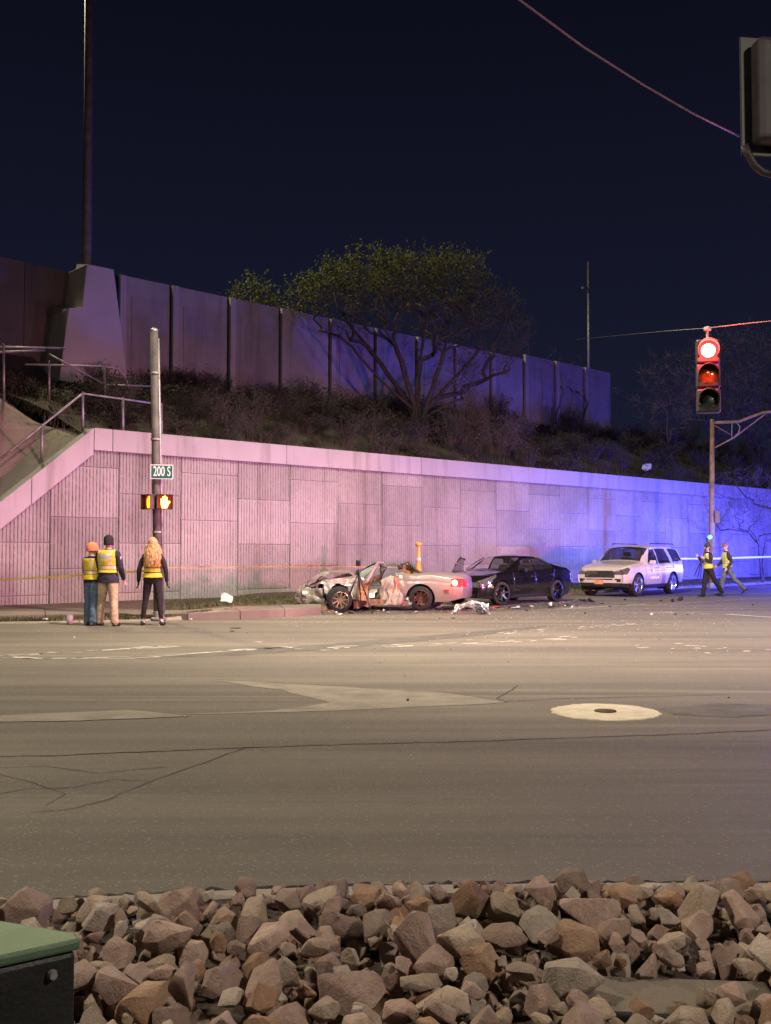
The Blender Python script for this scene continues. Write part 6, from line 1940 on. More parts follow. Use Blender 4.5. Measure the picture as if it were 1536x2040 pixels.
# --- pipe fences at the left
def pipe_fence(label, posts, rails, r=0.03, group=None):
    f = thing('pipe_fence', label, 'fence', (0, 0, 0), 0)
    for (a, b) in posts:
        mb = MB(); mb.tube([a, b], r * 1.15, 10); mb.tube([b, Vector(b) + Vector((0, 0, 0.05))], [r * 1.25, r * 0.6], 10); mb.build('post', M_STEEL, f, smooth=True)
    for pts in rails:
        mb = MB(); mb.tube(pts, r * 0.85, 8); mb.build('rail', M_STEEL, f, smooth=True)
    return f
def wp3(px, py, d): t, z = WP(px, py, d); return WL(t, d, z)
d0 = 0.45
P1 = [(wp3(83, 920, d0), wp3(84, 848, d0)), (wp3(165, 858, d0), wp3(165, 784, d0)), (wp3(245, 866, d0), wp3(245, 795, d0)), (wp3(322, 876, d0), wp3(321, 806, d0)), (wp3(-10, 985, d0), wp3(-9, 922, d0))]
pipe_fence('galvanised pipe railing standing on the sloping coping', P1, [[P1[4][1], P1[0][1], P1[1][1], P1[2][1], P1[3][1]]], 0.035)
d1_ = 3.4
P2 = [(wp3(8, 800, d1_), wp3(7, 688, d1_)), (wp3(98, 800, d1_), wp3(98, 722, d1_)), (wp3(211, 862, d1_), wp3(208, 726, d1_))]
pipe_fence('rusty pipe fence with a sloping brace among weeds before the pylon', P2, [[wp3(-40, 703, d1_), wp3(90, 698, d1_)], [wp3(98, 706, d1_), wp3(208, 766, d1_)], [wp3(50, 726, d1_), wp3(205, 730, d1_), wp3(235, 734, d1_), wp3(250, 752, d1_), wp3(256, 772, d1_)], [wp3(208, 766, d1_), wp3(305, 770, d1_)], [wp3(-40, 690, d1_), wp3(130, 694, d1_)]], 0.034)

# --- tall mast beyond the pylon, and the far lamp pole
mp_ = wp3(172, 560, ND + 1.5); mtop = wp3(168, -260, ND + 1.5)
ms_ = thing('light_mast', 'tall dark steel mast rising behind the stepped pylon', 'mast', mp_ - Vector((0, 0, 2)))
mb = MB(); H_ = mtop.z - mp_.z + 2
mb.tube([(0, 0, 0), (0, 0, H_ * 0.5), (-0.10, 0, H_)], [0.19, 0.165, 0.14], 16); mb.build('shaft', M_POLED, ms_, smooth=True)
mb = MB(); mb.lathe([(0.25, H_ - 0.2), (0.55, H_ - 0.1), (0.55, H_ + 0.15), (0.1, H_ + 0.3)], 20, c=(-0.10, 0, 0)); mb.build('lamp_ring', M_SIGNAL, ms_)
mb = MB(); mb.lathe([(0.30, 0.0), (0.30, 0.06), (0.20, 0.10)], 16); mb.build('base', M_STEEL, ms_)
lp0 = wp3(1173, 760, ND + 4.0); lp1 = wp3(1175, 523, ND + 4.0); lp0.z -= 2.0
lps = thing('lamp_pole', 'slim pale pole with a short side bracket behind the upper wall', 'pole', lp0)
hh = lp1.z - lp0.z
mb = MB(); mb.tube([(0, 0, 0), (0.03, 0, hh)], [0.11, 0.075], 12); mb.build('shaft', M_STEEL, lps, smooth=True)
mb = MB(); br = wp3(1175, 572, ND + 4.0) - lp0; b2 = wp3(1161, 573, ND + 4.0) - lp0
mb.tube([br, b2], 0.045, 8); mb.lathe([(0.0, -0.12), (0.07, -0.10), (0.09, 0.0), (0.05, 0.07), (0, 0.08)], 12, c=b2); mb.build('bracket', M_STEEL, lps)

# --- signal mast at the right with curved arm
rb = G(1417, 1170, 0.13); rb.z = 0.10; YR = rb.y; rt = D(1419, 838, YR)
sm_ = thing('mast_arm_pole', 'rusty tan signal pole with a curved arm and brace by the blue-lit wall', 'pole', rb)
def rr_(p): return Vector(p) - rb
M_TANP = pmat('tan_pole', (0.36, 0.24, 0.14), 0.7, 0.1, var=0.3, scale=3, bump=0.2)
mb = MB(); mb.tube([(0, 0, 0), rr_(rb.lerp(rt, 0.5)), rr_(rt)], [0.125, 0.105, 0.08], 16); mb.build('shaft', M_TANP, sm_, smooth=True)
mb = MB(); mb.lathe([(0.0, 0.06), (0.06, 0.05), (0.088, 0.0)], 14, c=rr_(rt)); mb.build('cap', M_STEEL, sm_)
mb = MB(); arm = [D(1421, 842, YR), D(1448, 841, YR), D(1472, 840, YR), D(1495, 831, YR), D(1520, 822, YR), D(1560, 818, YR - 0.3), D(1640, 815, YR - 0.6)]
mb.tube([rr_(p) for p in arm], [0.06, 0.058, 0.056, 0.054, 0.052, 0.05, 0.045], 10); mb.build('arm', M_TANP, sm_, smooth=True)
mb = MB(); mb.tube([rr_(D(1424, 892, YR)), rr_(D(1462, 872, YR)), rr_(D(1512, 834, YR)), rr_(D(1530, 821, YR))], 0.028, 8); mb.tube([rr_(D(1424, 848, YR)), rr_(D(1456, 866, YR))], 0.02, 6); mb.build('brace', M_TANP, sm_, smooth=True)
mb = MB(); mb.tube([rr_(D(1466, 841, YR)), rr_(D(1474, 850, YR)), rr_(D(1472, 862, YR)), rr_(D(1460, 873, YR))], 0.022, 6); mb.tube([rr_(D(1458, 842, YR)), rr_(D(1458, 872, YR))], 0.018, 6); mb.build('drop_cable', M_STEEL, sm_)
mb = MB(); mb.box(rr_(D(1425, 1030, YR)) + Vector((0.03, -0.08, 0)), (0.20, 0.16, 0.48)); bevel(mb.build('control_box', pmat('brown_box', (0.22, 0.12, 0.06), 0.6), sm_), 0.015)
mb = MB(); mb.lathe([(0.20, 0.0), (0.20, 0.03), (0.14, 0.05), (0.14, 0.2)], 16); mb.build('base', M_STEEL, sm_)

# --- red traffic signal hung over the junction
YS = 16.2
ts = thing('traffic_signal', 'hanging traffic signal showing a bright red light', 'traffic light', D(1411, 698, YS), R(-14))
M_REDL = pmat('red_lens_lit', (0.8, 0.02, 0.02), 0.3, emit=(1.0, 0.02, 0.02), estr=5.0, var=0.0)
M_REDC = pmat('red_lens_core', (1, 0.3, 0.25), 0.3, emit=(1.0, 0.20, 0.16), estr=40.0, var=0.0)
M_AMB = pmat('amber_lens_off', (0.20, 0.075, 0.015), 0.12, var=0.2, scale=20, coat=1.0)
M_GRN = pmat('green_lens_off', (0.004, 0.016, 0.012), 0.4, var=0.2, scale=20, coat=0.1)
SPC = 0.40
for k_, (nm, lm) in enumerate((('red_lens', M_REDL), ('amber_lens', M_AMB), ('green_lens', M_GRN))):
    zc = -k_ * SPC
    mb = MB(); mb.box((0, 0.14, zc), (0.37, 0.22, 0.385)); bevel(mb.build('housing', M_SIGNAL, ts), 0.03)
    mb = MB(); mb.lathe([(0.0, -0.035), (0.07, -0.03), (0.12, -0.012), (0.15, 0.02)], 24, axis='Y', c=(0, 0.02, zc)); lo_ = mb.build(nm, lm, ts, smooth=True)
    if k_ == 0:
        mb = MB(); mb.lathe([(0.0, -0.045), (0.06, -0.042), (0.105, -0.026), (0.11, -0.01)], 24, axis='Y', c=(0, 0.02, zc)); mb.build('bright_core', M_REDC, lo_, smooth=True)  # added bright core: the light's glare built into the lens
    # tunnel visor, open below
    mb = MB(); vs = []; n = 20
    for q in range(n + 1):
        a = R(-35) + R(250) * q / n
        L = 0.24 * (0.55 + 0.45 * math.sin(max(0, (a + R(35)) / R(250)) * math.pi))
        for (r_, y_) in ((0.162, 0.03), (0.165, 0.03 - L)): vs.append((r_ * math.cos(a), y_, zc + r_ * math.sin(a)))
    mb.add(vs, [(2 * q, 2 * q + 1, 2 * q + 3, 2 * q + 2) for q in range(n)]); solid(mb.build('visor', pmat('visor_glow_tint', (0.16, 0.10, 0.10), 0.5, var=0.2) if k_ == 0 else pmat('visor_dark', (0.03, 0.028, 0.028), 0.5, var=0.2), ts, smooth=True), 0.006)  # top visor coloured lighter and redder for the lens glow, others kept dark
mb = MB(); mb.tube([(0.0, 0.14, 0.19), (0.0, 0.14, 0.38)], 0.022, 8); mb.lathe([(0.05, 0.34), (0.06, 0.36), (0.06, 0.40), (0.0, 0.42)], 12, c=(0, 0.14, 0)); mb.build('hanger', M_STEEL, ts)
hang = ts.matrix_world
red_pos = D(1411, 698, YS) + Vector((-0.12, -0.45, 0.0))
lamp('red_signal_glow', 'POINT', red_pos, 220, (1.0, 0.05, 0.04), 0.12)

def wire(name, label, pts, r, m, cat='wire'):
    mb = MB(); mb.tube(pts, r, 6); return tag(mb.build(name, m, smooth=True), label, cat)
M_WIRE = pmat('wire', (0.10, 0.085, 0.085), 0.6, 0.3, var=0.2)
c0_ = D(1411, 698, YS) + Vector((0.03, 0.14, 0.39))
wp_ = [D(1180, 648, 30), D(1320, 648, 22)]
pw = [D(1150, 676, 40.0), D(1320, 660, 24.0), c0_, D(1480, 645, 15.2), D(1560, 637, 14.0), D(1800, 606, 11)]
wire('span_wire', 'thin span wire carrying the red traffic signal', pw, 0.007, M_WIRE)
# --- near signal head seen from behind, hung from its own wire
YN = 9.3
ns = thing('traffic_signal', 'dark signal head seen from behind at the upper right edge', 'traffic light', D(1490, 180, YN), R(8))
s_ = YN / F
mb = MB(); mb.box((0.30, 0.0, 0.0), (0.46, 0.20, 0.98)); bevel(mb.build('housing', M_SIGB, ns), 0.05, 3)
mb = MB(); mb.box((0.315, 0.12, 0.0), (0.66, 0.02, 1.14)); bevel(mb.build('backplate', M_SIGNAL, ns), 0.02)
for k_ in range(3):
    mb = MB(); vs = []; n = 16; zc = 0.33 - 0.33 * k_
    for q in range(n + 1):
        a = R(-40) + R(260) * q / n
        for (r_, y_) in ((0.15, 0.14), (0.152, 0.36)): vs.append((0.30 + r_ * math.cos(a), y_, zc + r_ * math.sin(a)))
    mb.add(vs, [(2 * q, 2 * q + 1, 2 * q + 3, 2 * q + 2) for q in range(n)]); solid(mb.build('visor', M_SIGNAL, ns), 0.008)
    mb = MB(); mb.box((0.20, -0.105, zc + 0.10), (0.035, 0.012, 0.05)); mb.build('latch', M_SIGNAL, ns)
mb = MB(); mb.tube([(-0.02, 0.05, -0.50), (0.02, 0.05, -0.58), (0.08, 0.05, -0.68), (0.16, 0.05, -0.74), (0.34, 0.05, -0.78)], 0.035, 8); mb.build('lower_bracket', M_SIGB, ns, smooth=True)
mb = MB(); mb.tube([(0.30, 0.02, 0.49), (0.30, 0.02, 0.80)], 0.03, 8); mb.build('hanger', M_SIGB, ns)
wire('span_wire', 'dark guy wire running up across the sky to the near signal head', [D(1474, 272, YN), D(1380, 226, 8.8), D(1280, 168, 8.3), D(1160, 92, 7.7), D(1030, -4, 7.0), D(820, -190, 6.0), D(500, -520, 4.8)], 0.0085, pmat('guy_wire', (0.16, 0.10, 0.11), 0.6, 0.2))

# --- caution tape
M_TAPE = pmat('caution_tape', (0.45, 0.30, 0.06), 0.5, var=0.35, scale=1.4)
M_TAPEW = pmat('pale_tape', (0.80, 0.80, 0.80), 0.35, var=0.05)
def tape(label, pts, m, w=0.07):
    mb = MB(); vs = []
    P_ = polyline_resample([Vector(p) for p in pts], 0.25)
    for i, p in enumerate(P_):
        tw = 0.5 * math.sin(i * 0.35) + 0.25 * math.sin(i * 0.13)
        vs += [p + Vector((0, 0.5 * w * math.sin(tw), 0.5 * w * math.cos(tw))), p - Vector((0, 0.5 * w * math.sin(tw), 0.5 * w * math.cos(tw)))]
    mb.add(vs, [(2 * i, 2 * i + 1, 2 * i + 3, 2 * i + 2) for i in range(len(P_) - 1)])
    return tag(mb.build('barrier_tape', m, recalc=False), label, 'tape')
tape('yellow caution tape strung from the signal pole past the watchers', [D(-60, 1158, YP + 0.6), D(0, 1155, YP + 0.6), D(80, 1151, YP + 0.4), D(200, 1144, YP + 0.1), D(312, 1135, YP - 0.12)], M_TAPE, 0.042)
tape('faint yellow caution tape stretched along the wall behind the wreck', [D(324, 1131, YP + 0.1), D(420, 1129, 25.5), D(540, 1129, 28), D(640, 1128, 30), D(832, 1131, 33)], M_TAPE, 0.028)
tape('taut pale tape between the patrol vehicle and the right edge', [D(1344, 1113, 37.6), D(1418, 1113, 39), D(1480, 1111, 40), D(1540, 1109, 41), D(1700, 1104, 43)], M_TAPEW, 0.075)

# --- yellow marker post by the wall
mk = G(834, 1191, 0.15); mk.z = 0.13
mo = thing('marker_post', 'yellow utility marker post with a round cap in front of the wall', 'post', mk)
M_YPOST = pmat('yellow_plastic', (0.50, 0.29, 0.05), 0.5, var=0.12, scale=5)
zt = D(832, 1080, mk.y).z - mk.z
mb = MB(); mb.lathe([(0.15, 0.0), (0.145, 0.45), (0.10, 0.75), (0.075, 1.0), (0.055, 1.05), (0.05, zt - 0.12)], 16); mb.build('post', M_YPOST, mo, smooth=True)
mb = MB(); mb.lathe([(0.05, zt - 0.13), (0.09, zt - 0.10), (0.095, zt - 0.03), (0.06, zt), (0.0, zt + 0.005)], 16); mb.build('cap', M_YPOST, mo, smooth=True)
mb = MB(); mb.lathe([(0.068, 1.12), (0.070, 1.12), (0.070, 1.20), (0.068, 1.20)], 16); mb.build('band', M_REFL, mo)

# --- scanner on a tripod beside the wreck
tb = G(712, 1221); YB = tb.y
tr = thing('scanner_tripod', 'black laser scanner on a splayed tripod standing before the wrecked car', 'tripod', tb)
top = D(714, 1141, YB) - tb; hd = D(714, 1122, YB) - tb
for a in (R(200), R(335), R(75)):
    foot = Vector((math.cos(a) * 0.40, math.sin(a) * 0.40, 0.0)); kneeT = top.lerp(foot, 0.55)
    mb = MB(); mb.tube([top, kneeT], 0.019, 8); mb.tube([kneeT, foot], 0.013, 8); o_ = mb.build('leg', M_SIGNAL, tr, smooth=True)
    mb = MB(); mb.lathe([(0.0, 0.0), (0.025, 0.0), (0.02, 0.03)], 10, c=foot); mb.build('foot', M_TYRE, o_)
mb = MB(); mb.tube([top - Vector((0, 0, 0.35)), top + Vector((0, 0, 0.10))], 0.018, 8); mb.lathe([(0.0, 0.0), (0.06, 0.0), (0.06, 0.05), (0, 0.06)], 14, c=top); mb.build('centre_column', M_SIGNAL, tr)
mb = MB(); mb.box(hd, (0.13, 0.13, 0.16)); bevel(mb.build('scanner_head', M_SIGNAL, tr), 0.02)
mb = MB(); mb.lathe([(0.0, 0.0), (0.03, 0.0), (0.03, 0.02)], 12, axis='Y', c=hd + Vector((0, -0.085, 0.01))); mb.build('lens', M_GLASS, tr)

# --- tripod carried by the investigator, its beacon lit
tw = Matrix.Translation(r4.location) @ Matrix.Rotation(r4.rotation_euler.z, 4, 'Z')
grip = tw @ J4['hands'][0]; Yt = r4.location.y - 0.22
ct = thing('carried_tripod', 'black tripod with a glowing cyan lamp carried by the walking investigator', 'tripod', grip)
head_p = D(1413, 1076, Yt) - grip; low = D(1398, 1114, Yt) - grip
for q, (ex, ey) in enumerate(((1383, 1148), (1396, 1152), (1390, 1150))):
    e2 = D(ex, ey, Yt - 0.06 * (q - 1)) - grip
    mb = MB(); mb.tube([head_p + (low - head_p) * 0.12, low.lerp(e2, 0.1), e2], [0.022, 0.018, 0.012], 8); mb.build('leg', M_SIGNAL, ct, smooth=True)
mb = MB(); mb.tube([head_p + (low - head_p) * 0.3, head_p], 0.03, 8); mb.box(head_p, (0.16, 0.14, 0.16)); mb.build('head', M_SIGNAL, ct)
M_CYAN = pmat('cyan_lamp', (0.0, 0.5, 0.6), 0.3, emit=(0.05, 0.75, 1.0), estr=8.0, var=0.0)
mb = MB(); mb.lathe([(0.0, -0.03), (0.055, -0.02), (0.065, 0.0), (0.06, 0.03)], 14, axis='Y', c=D(1413, 1070, Yt) - grip + Vector((0, -0.08, 0))); mb.build('lamp', M_CYAN, ct)

# --- paper cup on the kerb
cu = thing('paper_cup', 'white paper cup standing at the kerb beside the watchers', 'cup', G(139, 1243, 0.0) + Vector((0, 0, 0.0)))
mb = MB(); mb.lathe([(0.0, 0.0), (0.055, 0.0), (0.075, 0.19), (0.068, 0.19), (0.05, 0.012), (0.0, 0.012)], 18); mb.build('cup', pmat('cup_white', (0.75, 0.70, 0.72), 0.6, var=0.08), cu, smooth=True)
mb = MB(); mb.lathe([(0.0, 0.196), (0.07, 0.196), (0.079, 0.19), (0.079, 0.178)], 18); mb.build('lid', pmat('cup_lid', (0.55, 0.52, 0.55), 0.4), cu)

# --- wreckage on the road
M_DEBS = pmat('debris_silver', (0.50, 0.48, 0.49), 0.3, 0.7, var=0.35, scale=9, bump=0.3)
M_DEBK = pmat('debris_black', (0.016, 0.015, 0.016), 0.55, var=0.3)
M_DEBR = pmat('debris_red', (0.30, 0.03, 0.02), 0.3, var=0.3)
M_DEBB = pmat('debris_brown', (0.30, 0.18, 0.11), 0.7, var=0.3)
M_DEBW = pmat('debris_pale', (0.60, 0.60, 0.66), 0.4, var=0.2)
bp_ = G(938, 1224)
bo = thing('torn_bumper', 'crumpled silver bumper beam lying on the road before the black sedan', 'car part', bp_)
def R3(px, py, y): return D(px, py, y) - bp_
Yb = bp_.y
solid(crumpled_sheet(R3(900, 1222, Yb), R3(930, 1207, Yb), R3(935, 1197, Yb + .2), R3(905, 1206, Yb + .2), 0.06, fr=5, seed=21).build('bumper_skin', M_DEBS, bo), 0.012)
solid(crumpled_sheet(R3(928, 1206, Yb), R3(972, 1222, Yb), R3(974, 1203, Yb + .2), R3(938, 1197, Yb + .25), 0.07, fr=5, seed=22).build('bumper_skin', M_DEBS, bo), 0.012)
mb = MB(); mb.tube([R3(904, 1223, Yb + .1), R3(915, 1209, Yb + .1), R3(936, 1199, Yb + .2), R3(958, 1203, Yb + .1), R3(966, 1222, Yb)], 0.03, 7); mb.build('beam', M_TORN, bo)
solid(crumpled_sheet(R3(950, 1222, Yb - .1), R3(966, 1222, Yb - .1), R3(962, 1208, Yb), R3(948, 1210, Yb), 0.05, fr=6, seed=23).build('torn_core', M_DEBK, bo), 0.02)
rndd = random.Random(5)
def shard_mesh(seed, sx, sy, sz):
    r_ = random.Random(seed); bm = bmesh.new()
    for _ in range(11): bm.verts.new((r_.uniform(-1, 1) * sx, r_.uniform(-1, 1) * sy, abs(r_.uniform(0, 1)) * sz))
    bmesh.ops.convex_hull(bm, input=bm.verts); 
    bmesh.ops.delete(bm, geom=[v for v in bm.verts if not v.link_faces], context='VERTS')
    zm = min(v.co.z for v in bm.verts)
    bmesh.ops.translate(bm, verts=bm.verts, vec=(0, 0, -zm))
    me = bpy.data.meshes.new('fragment'); bm.to_mesh(me); bm.free(); return me
kinds = [('dark plastic fragment', M_DEBK), ('crumpled silver metal fragment', M_DEBS), ('red lamp fragment', M_DEBR), ('brown trim fragment', M_DEBB), ('pale plastic fragment', M_DEBW)]
spots = [(1356, 1197, 0, 0.30, 0.20), (1340, 1199, 0, 0.2, 0.10), (1246, 1196, 0, 0.14, 0.07), (1318, 1198, 0, 0.2, 0.05), (1160, 1198, 0, 0.35, 0.09), (1176, 1199, 0, 0.28, 0.12), (1145, 1206, 1, 0.2, 0.06), (1100, 1212, 0, 0.25, 0.08),
         (1096, 1208, 4, 0.12, 0.13), (1010, 1213, 3, 0.30, 0.03), (1030, 1212, 4, 0.3, 0.04), (985, 1212, 2, 0.28, 0.06), (1060, 1209, 1, 0.22, 0.05), (1240, 1206, 0, 0.2, 0.03), (1298, 1226, 4, 0.07, 0.08), (1346, 1225, 0, 0.10, 0.03), (1370, 1225, 0, 0.13, 0.03),
         (1166, 1224, 0, 0.05, 0.06), (870, 1210, 4, 0.3, 0.04), (850, 1214, 0, 0.2, 0.03), (764, 1218, 4, 0.06, 0.06), (745, 1219, 0, 0.2, 0.03), (640, 1221, 1, 0.3, 0.05), (575, 1223, 4, 0.14, 0.07), (592, 1218, 3, 0.3, 0.06), (876, 1234, 0, 0.05, 0.05), (905, 1232, 0, 0.14, 0.02),
         (322, 1241, 4, 0.06, 0.05), (318, 1248, 4, 0.05, 0.04), (148, 1272, 4, 0.06, 0.05), (1120, 1203, 1, 0.2, 0.08), (1200, 1203, 0, 0.2, 0.03), (1215, 1209, 1, 0.1, 0.04), (1275, 1200, 0, 0.12, 0.04), (1500, 1206, 0, 0.08, 0.05), (1452, 1391, 0, 0.03, 0.01), (812, 1397, 0, 0.035, 0.03), (890, 1481, 3, 0.02, 0.015),
         (470, 1252, 0, 0.25, 0.02), (460, 1258, 0, 0.2, 0.02), (700, 1222, 3, 0.3, 0.05), (830, 1220, 4, 0.1, 0.03), (920, 1216, 0, 0.25, 0.05), (1048, 1217, 0, 0.1, 0.03)]
for _ in range(46):
    u_ = rndd.random(); px_ = 590 + 600 * u_; py_ = 1222 - 20 * u_ + rndd.gauss(2, 4.5)
    if 880 < px_ < 980 and py_ > 1214: continue
    spots.append((px_, py_, rndd.choice((0, 0, 0, 1, 1, 3, 4)), rndd.uniform(0.05, 0.2), rndd.uniform(0.015, 0.06)))
where = {0: 'on the road', 1: 'on the road'}
def near_word(px, py):
    if py > 1330: return 'alone on the empty asphalt'
    if px < 400: return 'near the feet of the watchers'
    if px < 560: return 'by the storm drain'
    if px < 720: return 'beside the front wheel of the wreck'
    if px < 900: return 'beside the rear of the wreck'
    if px < 1050: return 'before the front of the black sedan'
    if px < 1160: return 'beside the black sedan'
    if px < 1280: return 'between the sedan and the white vehicle'
    return 'on the road before the white vehicle and walkers'
for q, (px, py, kd_, sz, h_) in enumerate(spots):
    me = shard_mesh(q, sz * 0.5, sz * 0.32, h_); me.materials.append(kinds[kd_][1])
    o = mesh_obj('wreckage_fragment', me, None, G(px, py) + Vector((0, 0, 0.002)), (0, 0, rndd.uniform(0, 6)))
    size = 'large' if sz > 0.24 else ('flat' if h_ < 0.035 else ('small' if sz < 0.1 else 'jagged'))
    tag(o, '%s %s lying %s' % (size, kinds[kd_][0], near_word(px, py)), 'fragment', 'wreckage scattered on the road')
wedge('fluid_stain', [(560, 1226), (700, 1224), (900, 1222), (1060, 1214), (1200, 1204), (1180, 1200), (1000, 1204), (860, 1208), (700, 1214)], 0.002, pmat('wet_stain', (0.105, 0.094, 0.084), 0.5, var=0.35, scale=2.5))
# litter bag by the wall
mb = crumpled_sheet(G(440, 1199, .2), G(462, 1200, .2), G(462, 1199, .2) + Vector((0, .1, .12)), G(440, 1198, .2) + Vector((0, .1, .22)), 0.05, seed=31)
tag(solid(mb.build('plastic_bag', M_DEBW), 0.02), 'crumpled white plastic bag on the grass by the wall', 'litter')
# white rag caught in the bank shrubs
q = on_bank(1290, 1.4)
mb = crumpled_sheet(q + Vector((-.2, 0, .2)), q + Vector((.25, 0, .25)), q + Vector((.2, .1, .6)), q + Vector((-.2, .1, .55)), 0.12, seed=33)
tag(solid(mb.build('plastic_bag', M_DEBW), 0.01), 'pale plastic bag caught in the shrubs above the coping', 'litter')
# glass grains: uncountable
mb = MB()
zones = [((560, 1230), (1180, 1200), 800, 11), ((1000, 1226), (1500, 1208), 420, 14), ((900, 1256), (1480, 1236), 200, 16), ((700, 1296), (1480, 1270), 90, 24), ((60, 1262), (560, 1266), 60, 16), ((200, 1400), (1400, 1420), 14, 50)]
for (a, b, n, spv) in zones:
    for _ in range(n):
        u = rndd.random(); px = a[0] + (b[0] - a[0]) * u + rndd.gauss(0, 20); py = a[1] + (b[1] - a[1]) * u + rndd.gauss(0, spv)
        if py < 1190: continue
        p = G(px, py); s = rndd.uniform(0.003, 0.0085) * (1.5 if rndd.random() < 0.1 else 1)
        if py < 1246 and px < 340: continue
        rt_ = Matrix.Rotation(rndd.uniform(0, 6.28), 3, 'Z') @ Matrix.Rotation(rndd.uniform(-0.5, 0.5), 3, 'X')
        mb.box(p + Vector((0, 0, s * 0.5 + 0.004)), (s * 2, s * 1.4, s), 0 if rndd.random() < 0.90 else 1, rot=rt_)
tag(mb.build('broken_glass', [pmat('glass_grain', (0.55, 0.56, 0.58), 0.08, var=0.1, spec=0.9), M_DEBK], recalc=False), 'glittering crumbs of broken glass strewn over the road', 'glass', kind='stuff')
# --- small trash bits on the verge
for q, (px, py) in enumerate(((265, 1231), (232, 1229), (292, 1238), (90, 1235), (380, 1236))):
    me = shard_mesh(100 + q, 0.06, 0.05, 0.05); me.materials.append(M_DEBW)
    tag(mesh_obj('litter_scrap', me, None, G(px, py, 0.05), (0, 0, q)), 'small pale scrap of litter in the verge grass', 'litter', 'litter scraps on the verge')

# ================================================================== STONE BED IN THE FOREGROUND
def rock_mesh(seed):
    r_ = random.Random(seed); bm = bmesh.new()
    ax = Vector((1.0, r_.uniform(0.62, 0.95), r_.uniform(0.5, 0.8)))
    for _ in range(r_.randint(13, 19)):
        v = Vector((r_.gauss(0, 1), r_.gauss(0, 1), r_.gauss(0, 1))).normalized() * r_.uniform(0.82, 1.05)
        # push towards a box so that faces come out broad and angular
        m_ = max(abs(v.x), abs(v.y), abs(v.z)); v = v * (0.62 + 0.38 / m_ * 0.8)
        bm.verts.new((v.x * ax.x, v.y * ax.y, v.z * ax.z))
    bmesh.ops.convex_hull(bm, input=bm.verts)
    bmesh.ops.delete(bm, geom=[v for v in bm.verts if not v.link_faces], context='VERTS')
    bmesh.ops.dissolve_limit(bm, angle_limit=R(16), verts=bm.verts, edges=bm.edges)
    bmesh.ops.bevel(bm, geom=bm.edges[:] + bm.verts[:], offset=0.075, segments=2, profile=0.6, affect='EDGES')
    bmesh.ops.triangulate(bm, faces=bm.faces)
    bmesh.ops.subdivide_edges(bm, edges=[e_ for e_ in bm.edges if e_.calc_length() > 0.45], cuts=1)
    for v in bm.verts:
        n = mnoise.noise_vector(v.co * 1.7 + Vector((seed, 0, 0))) * 0.055 + mnoise.noise_vector(v.co * 4.5 + Vector((0, seed, 0))) * 0.022
        v.co += n
    bmesh.ops.recalc_face_normals(bm, faces=bm.faces)
    # size so that the longest half-axis is 1
    mx = max(v.co.length for v in bm.verts)
    for v in bm.verts: v.co /= mx
    me = bpy.data.meshes.new('rock'); bm.to_mesh(me); bm.free()
    me.polygons.foreach_set('use_smooth', [True] * len(me.polygons))
    me.set_sharp_from_angle(angle=R(26))
    return me
def rock_material(name, c1, c2, c3):
    m = bpy.data.materials.new(name); m.use_nodes = True
    nt = m.node_tree; b = nt.nodes['Principled BSDF']; N = nt.nodes.new; Lk = nt.links.new
    tc = N('ShaderNodeTexCoord'); oi = N('ShaderNodeObjectInfo')
    add = N('ShaderNodeVectorMath'); add.operation = 'ADD'
    sc_ = N('ShaderNodeVectorMath'); sc_.operation = 'SCALE'; sc_.inputs[3].default_value = 37.0
    cmb = N('ShaderNodeCombineXYZ'); Lk(oi.outputs['Random'], cmb.inputs[0]); Lk(oi.outputs['Random'], cmb.inputs[1]); Lk(cmb.outputs[0], sc_.inputs[0])
    Lk(tc.outputs['Object'], add.inputs[0]); Lk(sc_.outputs[0], add.inputs[1])
    def noise(s, d=6, r=0.65):
        n = N('ShaderNodeTexNoise'); n.inputs['Scale'].default_value = s; n.inputs['Detail'].default_value = d; n.inputs['Roughness'].default_value = r; Lk(add.outputs[0], n.inputs['Vector']); return n
    rp = N('ShaderNodeValToRGB'); e_ = rp.color_ramp.elements
    e_[0].position = 0.30; e_[0].color = (*c1, 1); e_[1].position = 0.72; e_[1].color = (*c2, 1)
    q = e_.new(0.55); q.color = (*c3, 1)
    Lk(noise(0.9, 5).outputs['Fac'], rp.inputs['Fac'])
    hs = N('ShaderNodeHueSaturation'); mr = N('ShaderNodeMapRange'); mr.inputs['To Min'].default_value = 0.62; mr.inputs['To Max'].default_value = 1.25
    Lk(oi.outputs['Random'], mr.inputs['Value']); Lk(mr.outputs[0], hs.inputs['Value']); Lk(rp.outputs[0], hs.inputs['Color'])
    sp2 = N('ShaderNodeMix'); sp2.data_type = 'RGBA'; sp2.blend_type = 'MULTIPLY'; sp2.inputs[7].default_value = (0.55, 0.50, 0.48, 1)
    mr2 = N('ShaderNodeMapRange'); mr2.inputs['From Min'].default_value = 0.5; mr2.inputs['From Max'].default_value = 0.75; mr2.inputs['To Max'].default_value = 0.8
    Lk(noise(5, 8, 0.75).outputs['Fac'], mr2.inputs['Value']); Lk(mr2.outputs[0], sp2.inputs[0]); Lk(hs.outputs[0], sp2.inputs[6])
    Lk(sp2.outputs[2], b.inputs['Base Color'])
    b.inputs['Roughness'].default_value = 0.85; b.inputs['Specular IOR Level'].default_value = 0.3
    bp = N('ShaderNodeBump'); bp.inputs['Strength'].default_value = 0.55; bp.inputs['Distance'].default_value = 0.06
    Lk(noise(6, 8, 0.7).outputs['Fac'], bp.inputs['Height']); Lk(bp.outputs[0], b.inputs['Normal'])
    return m
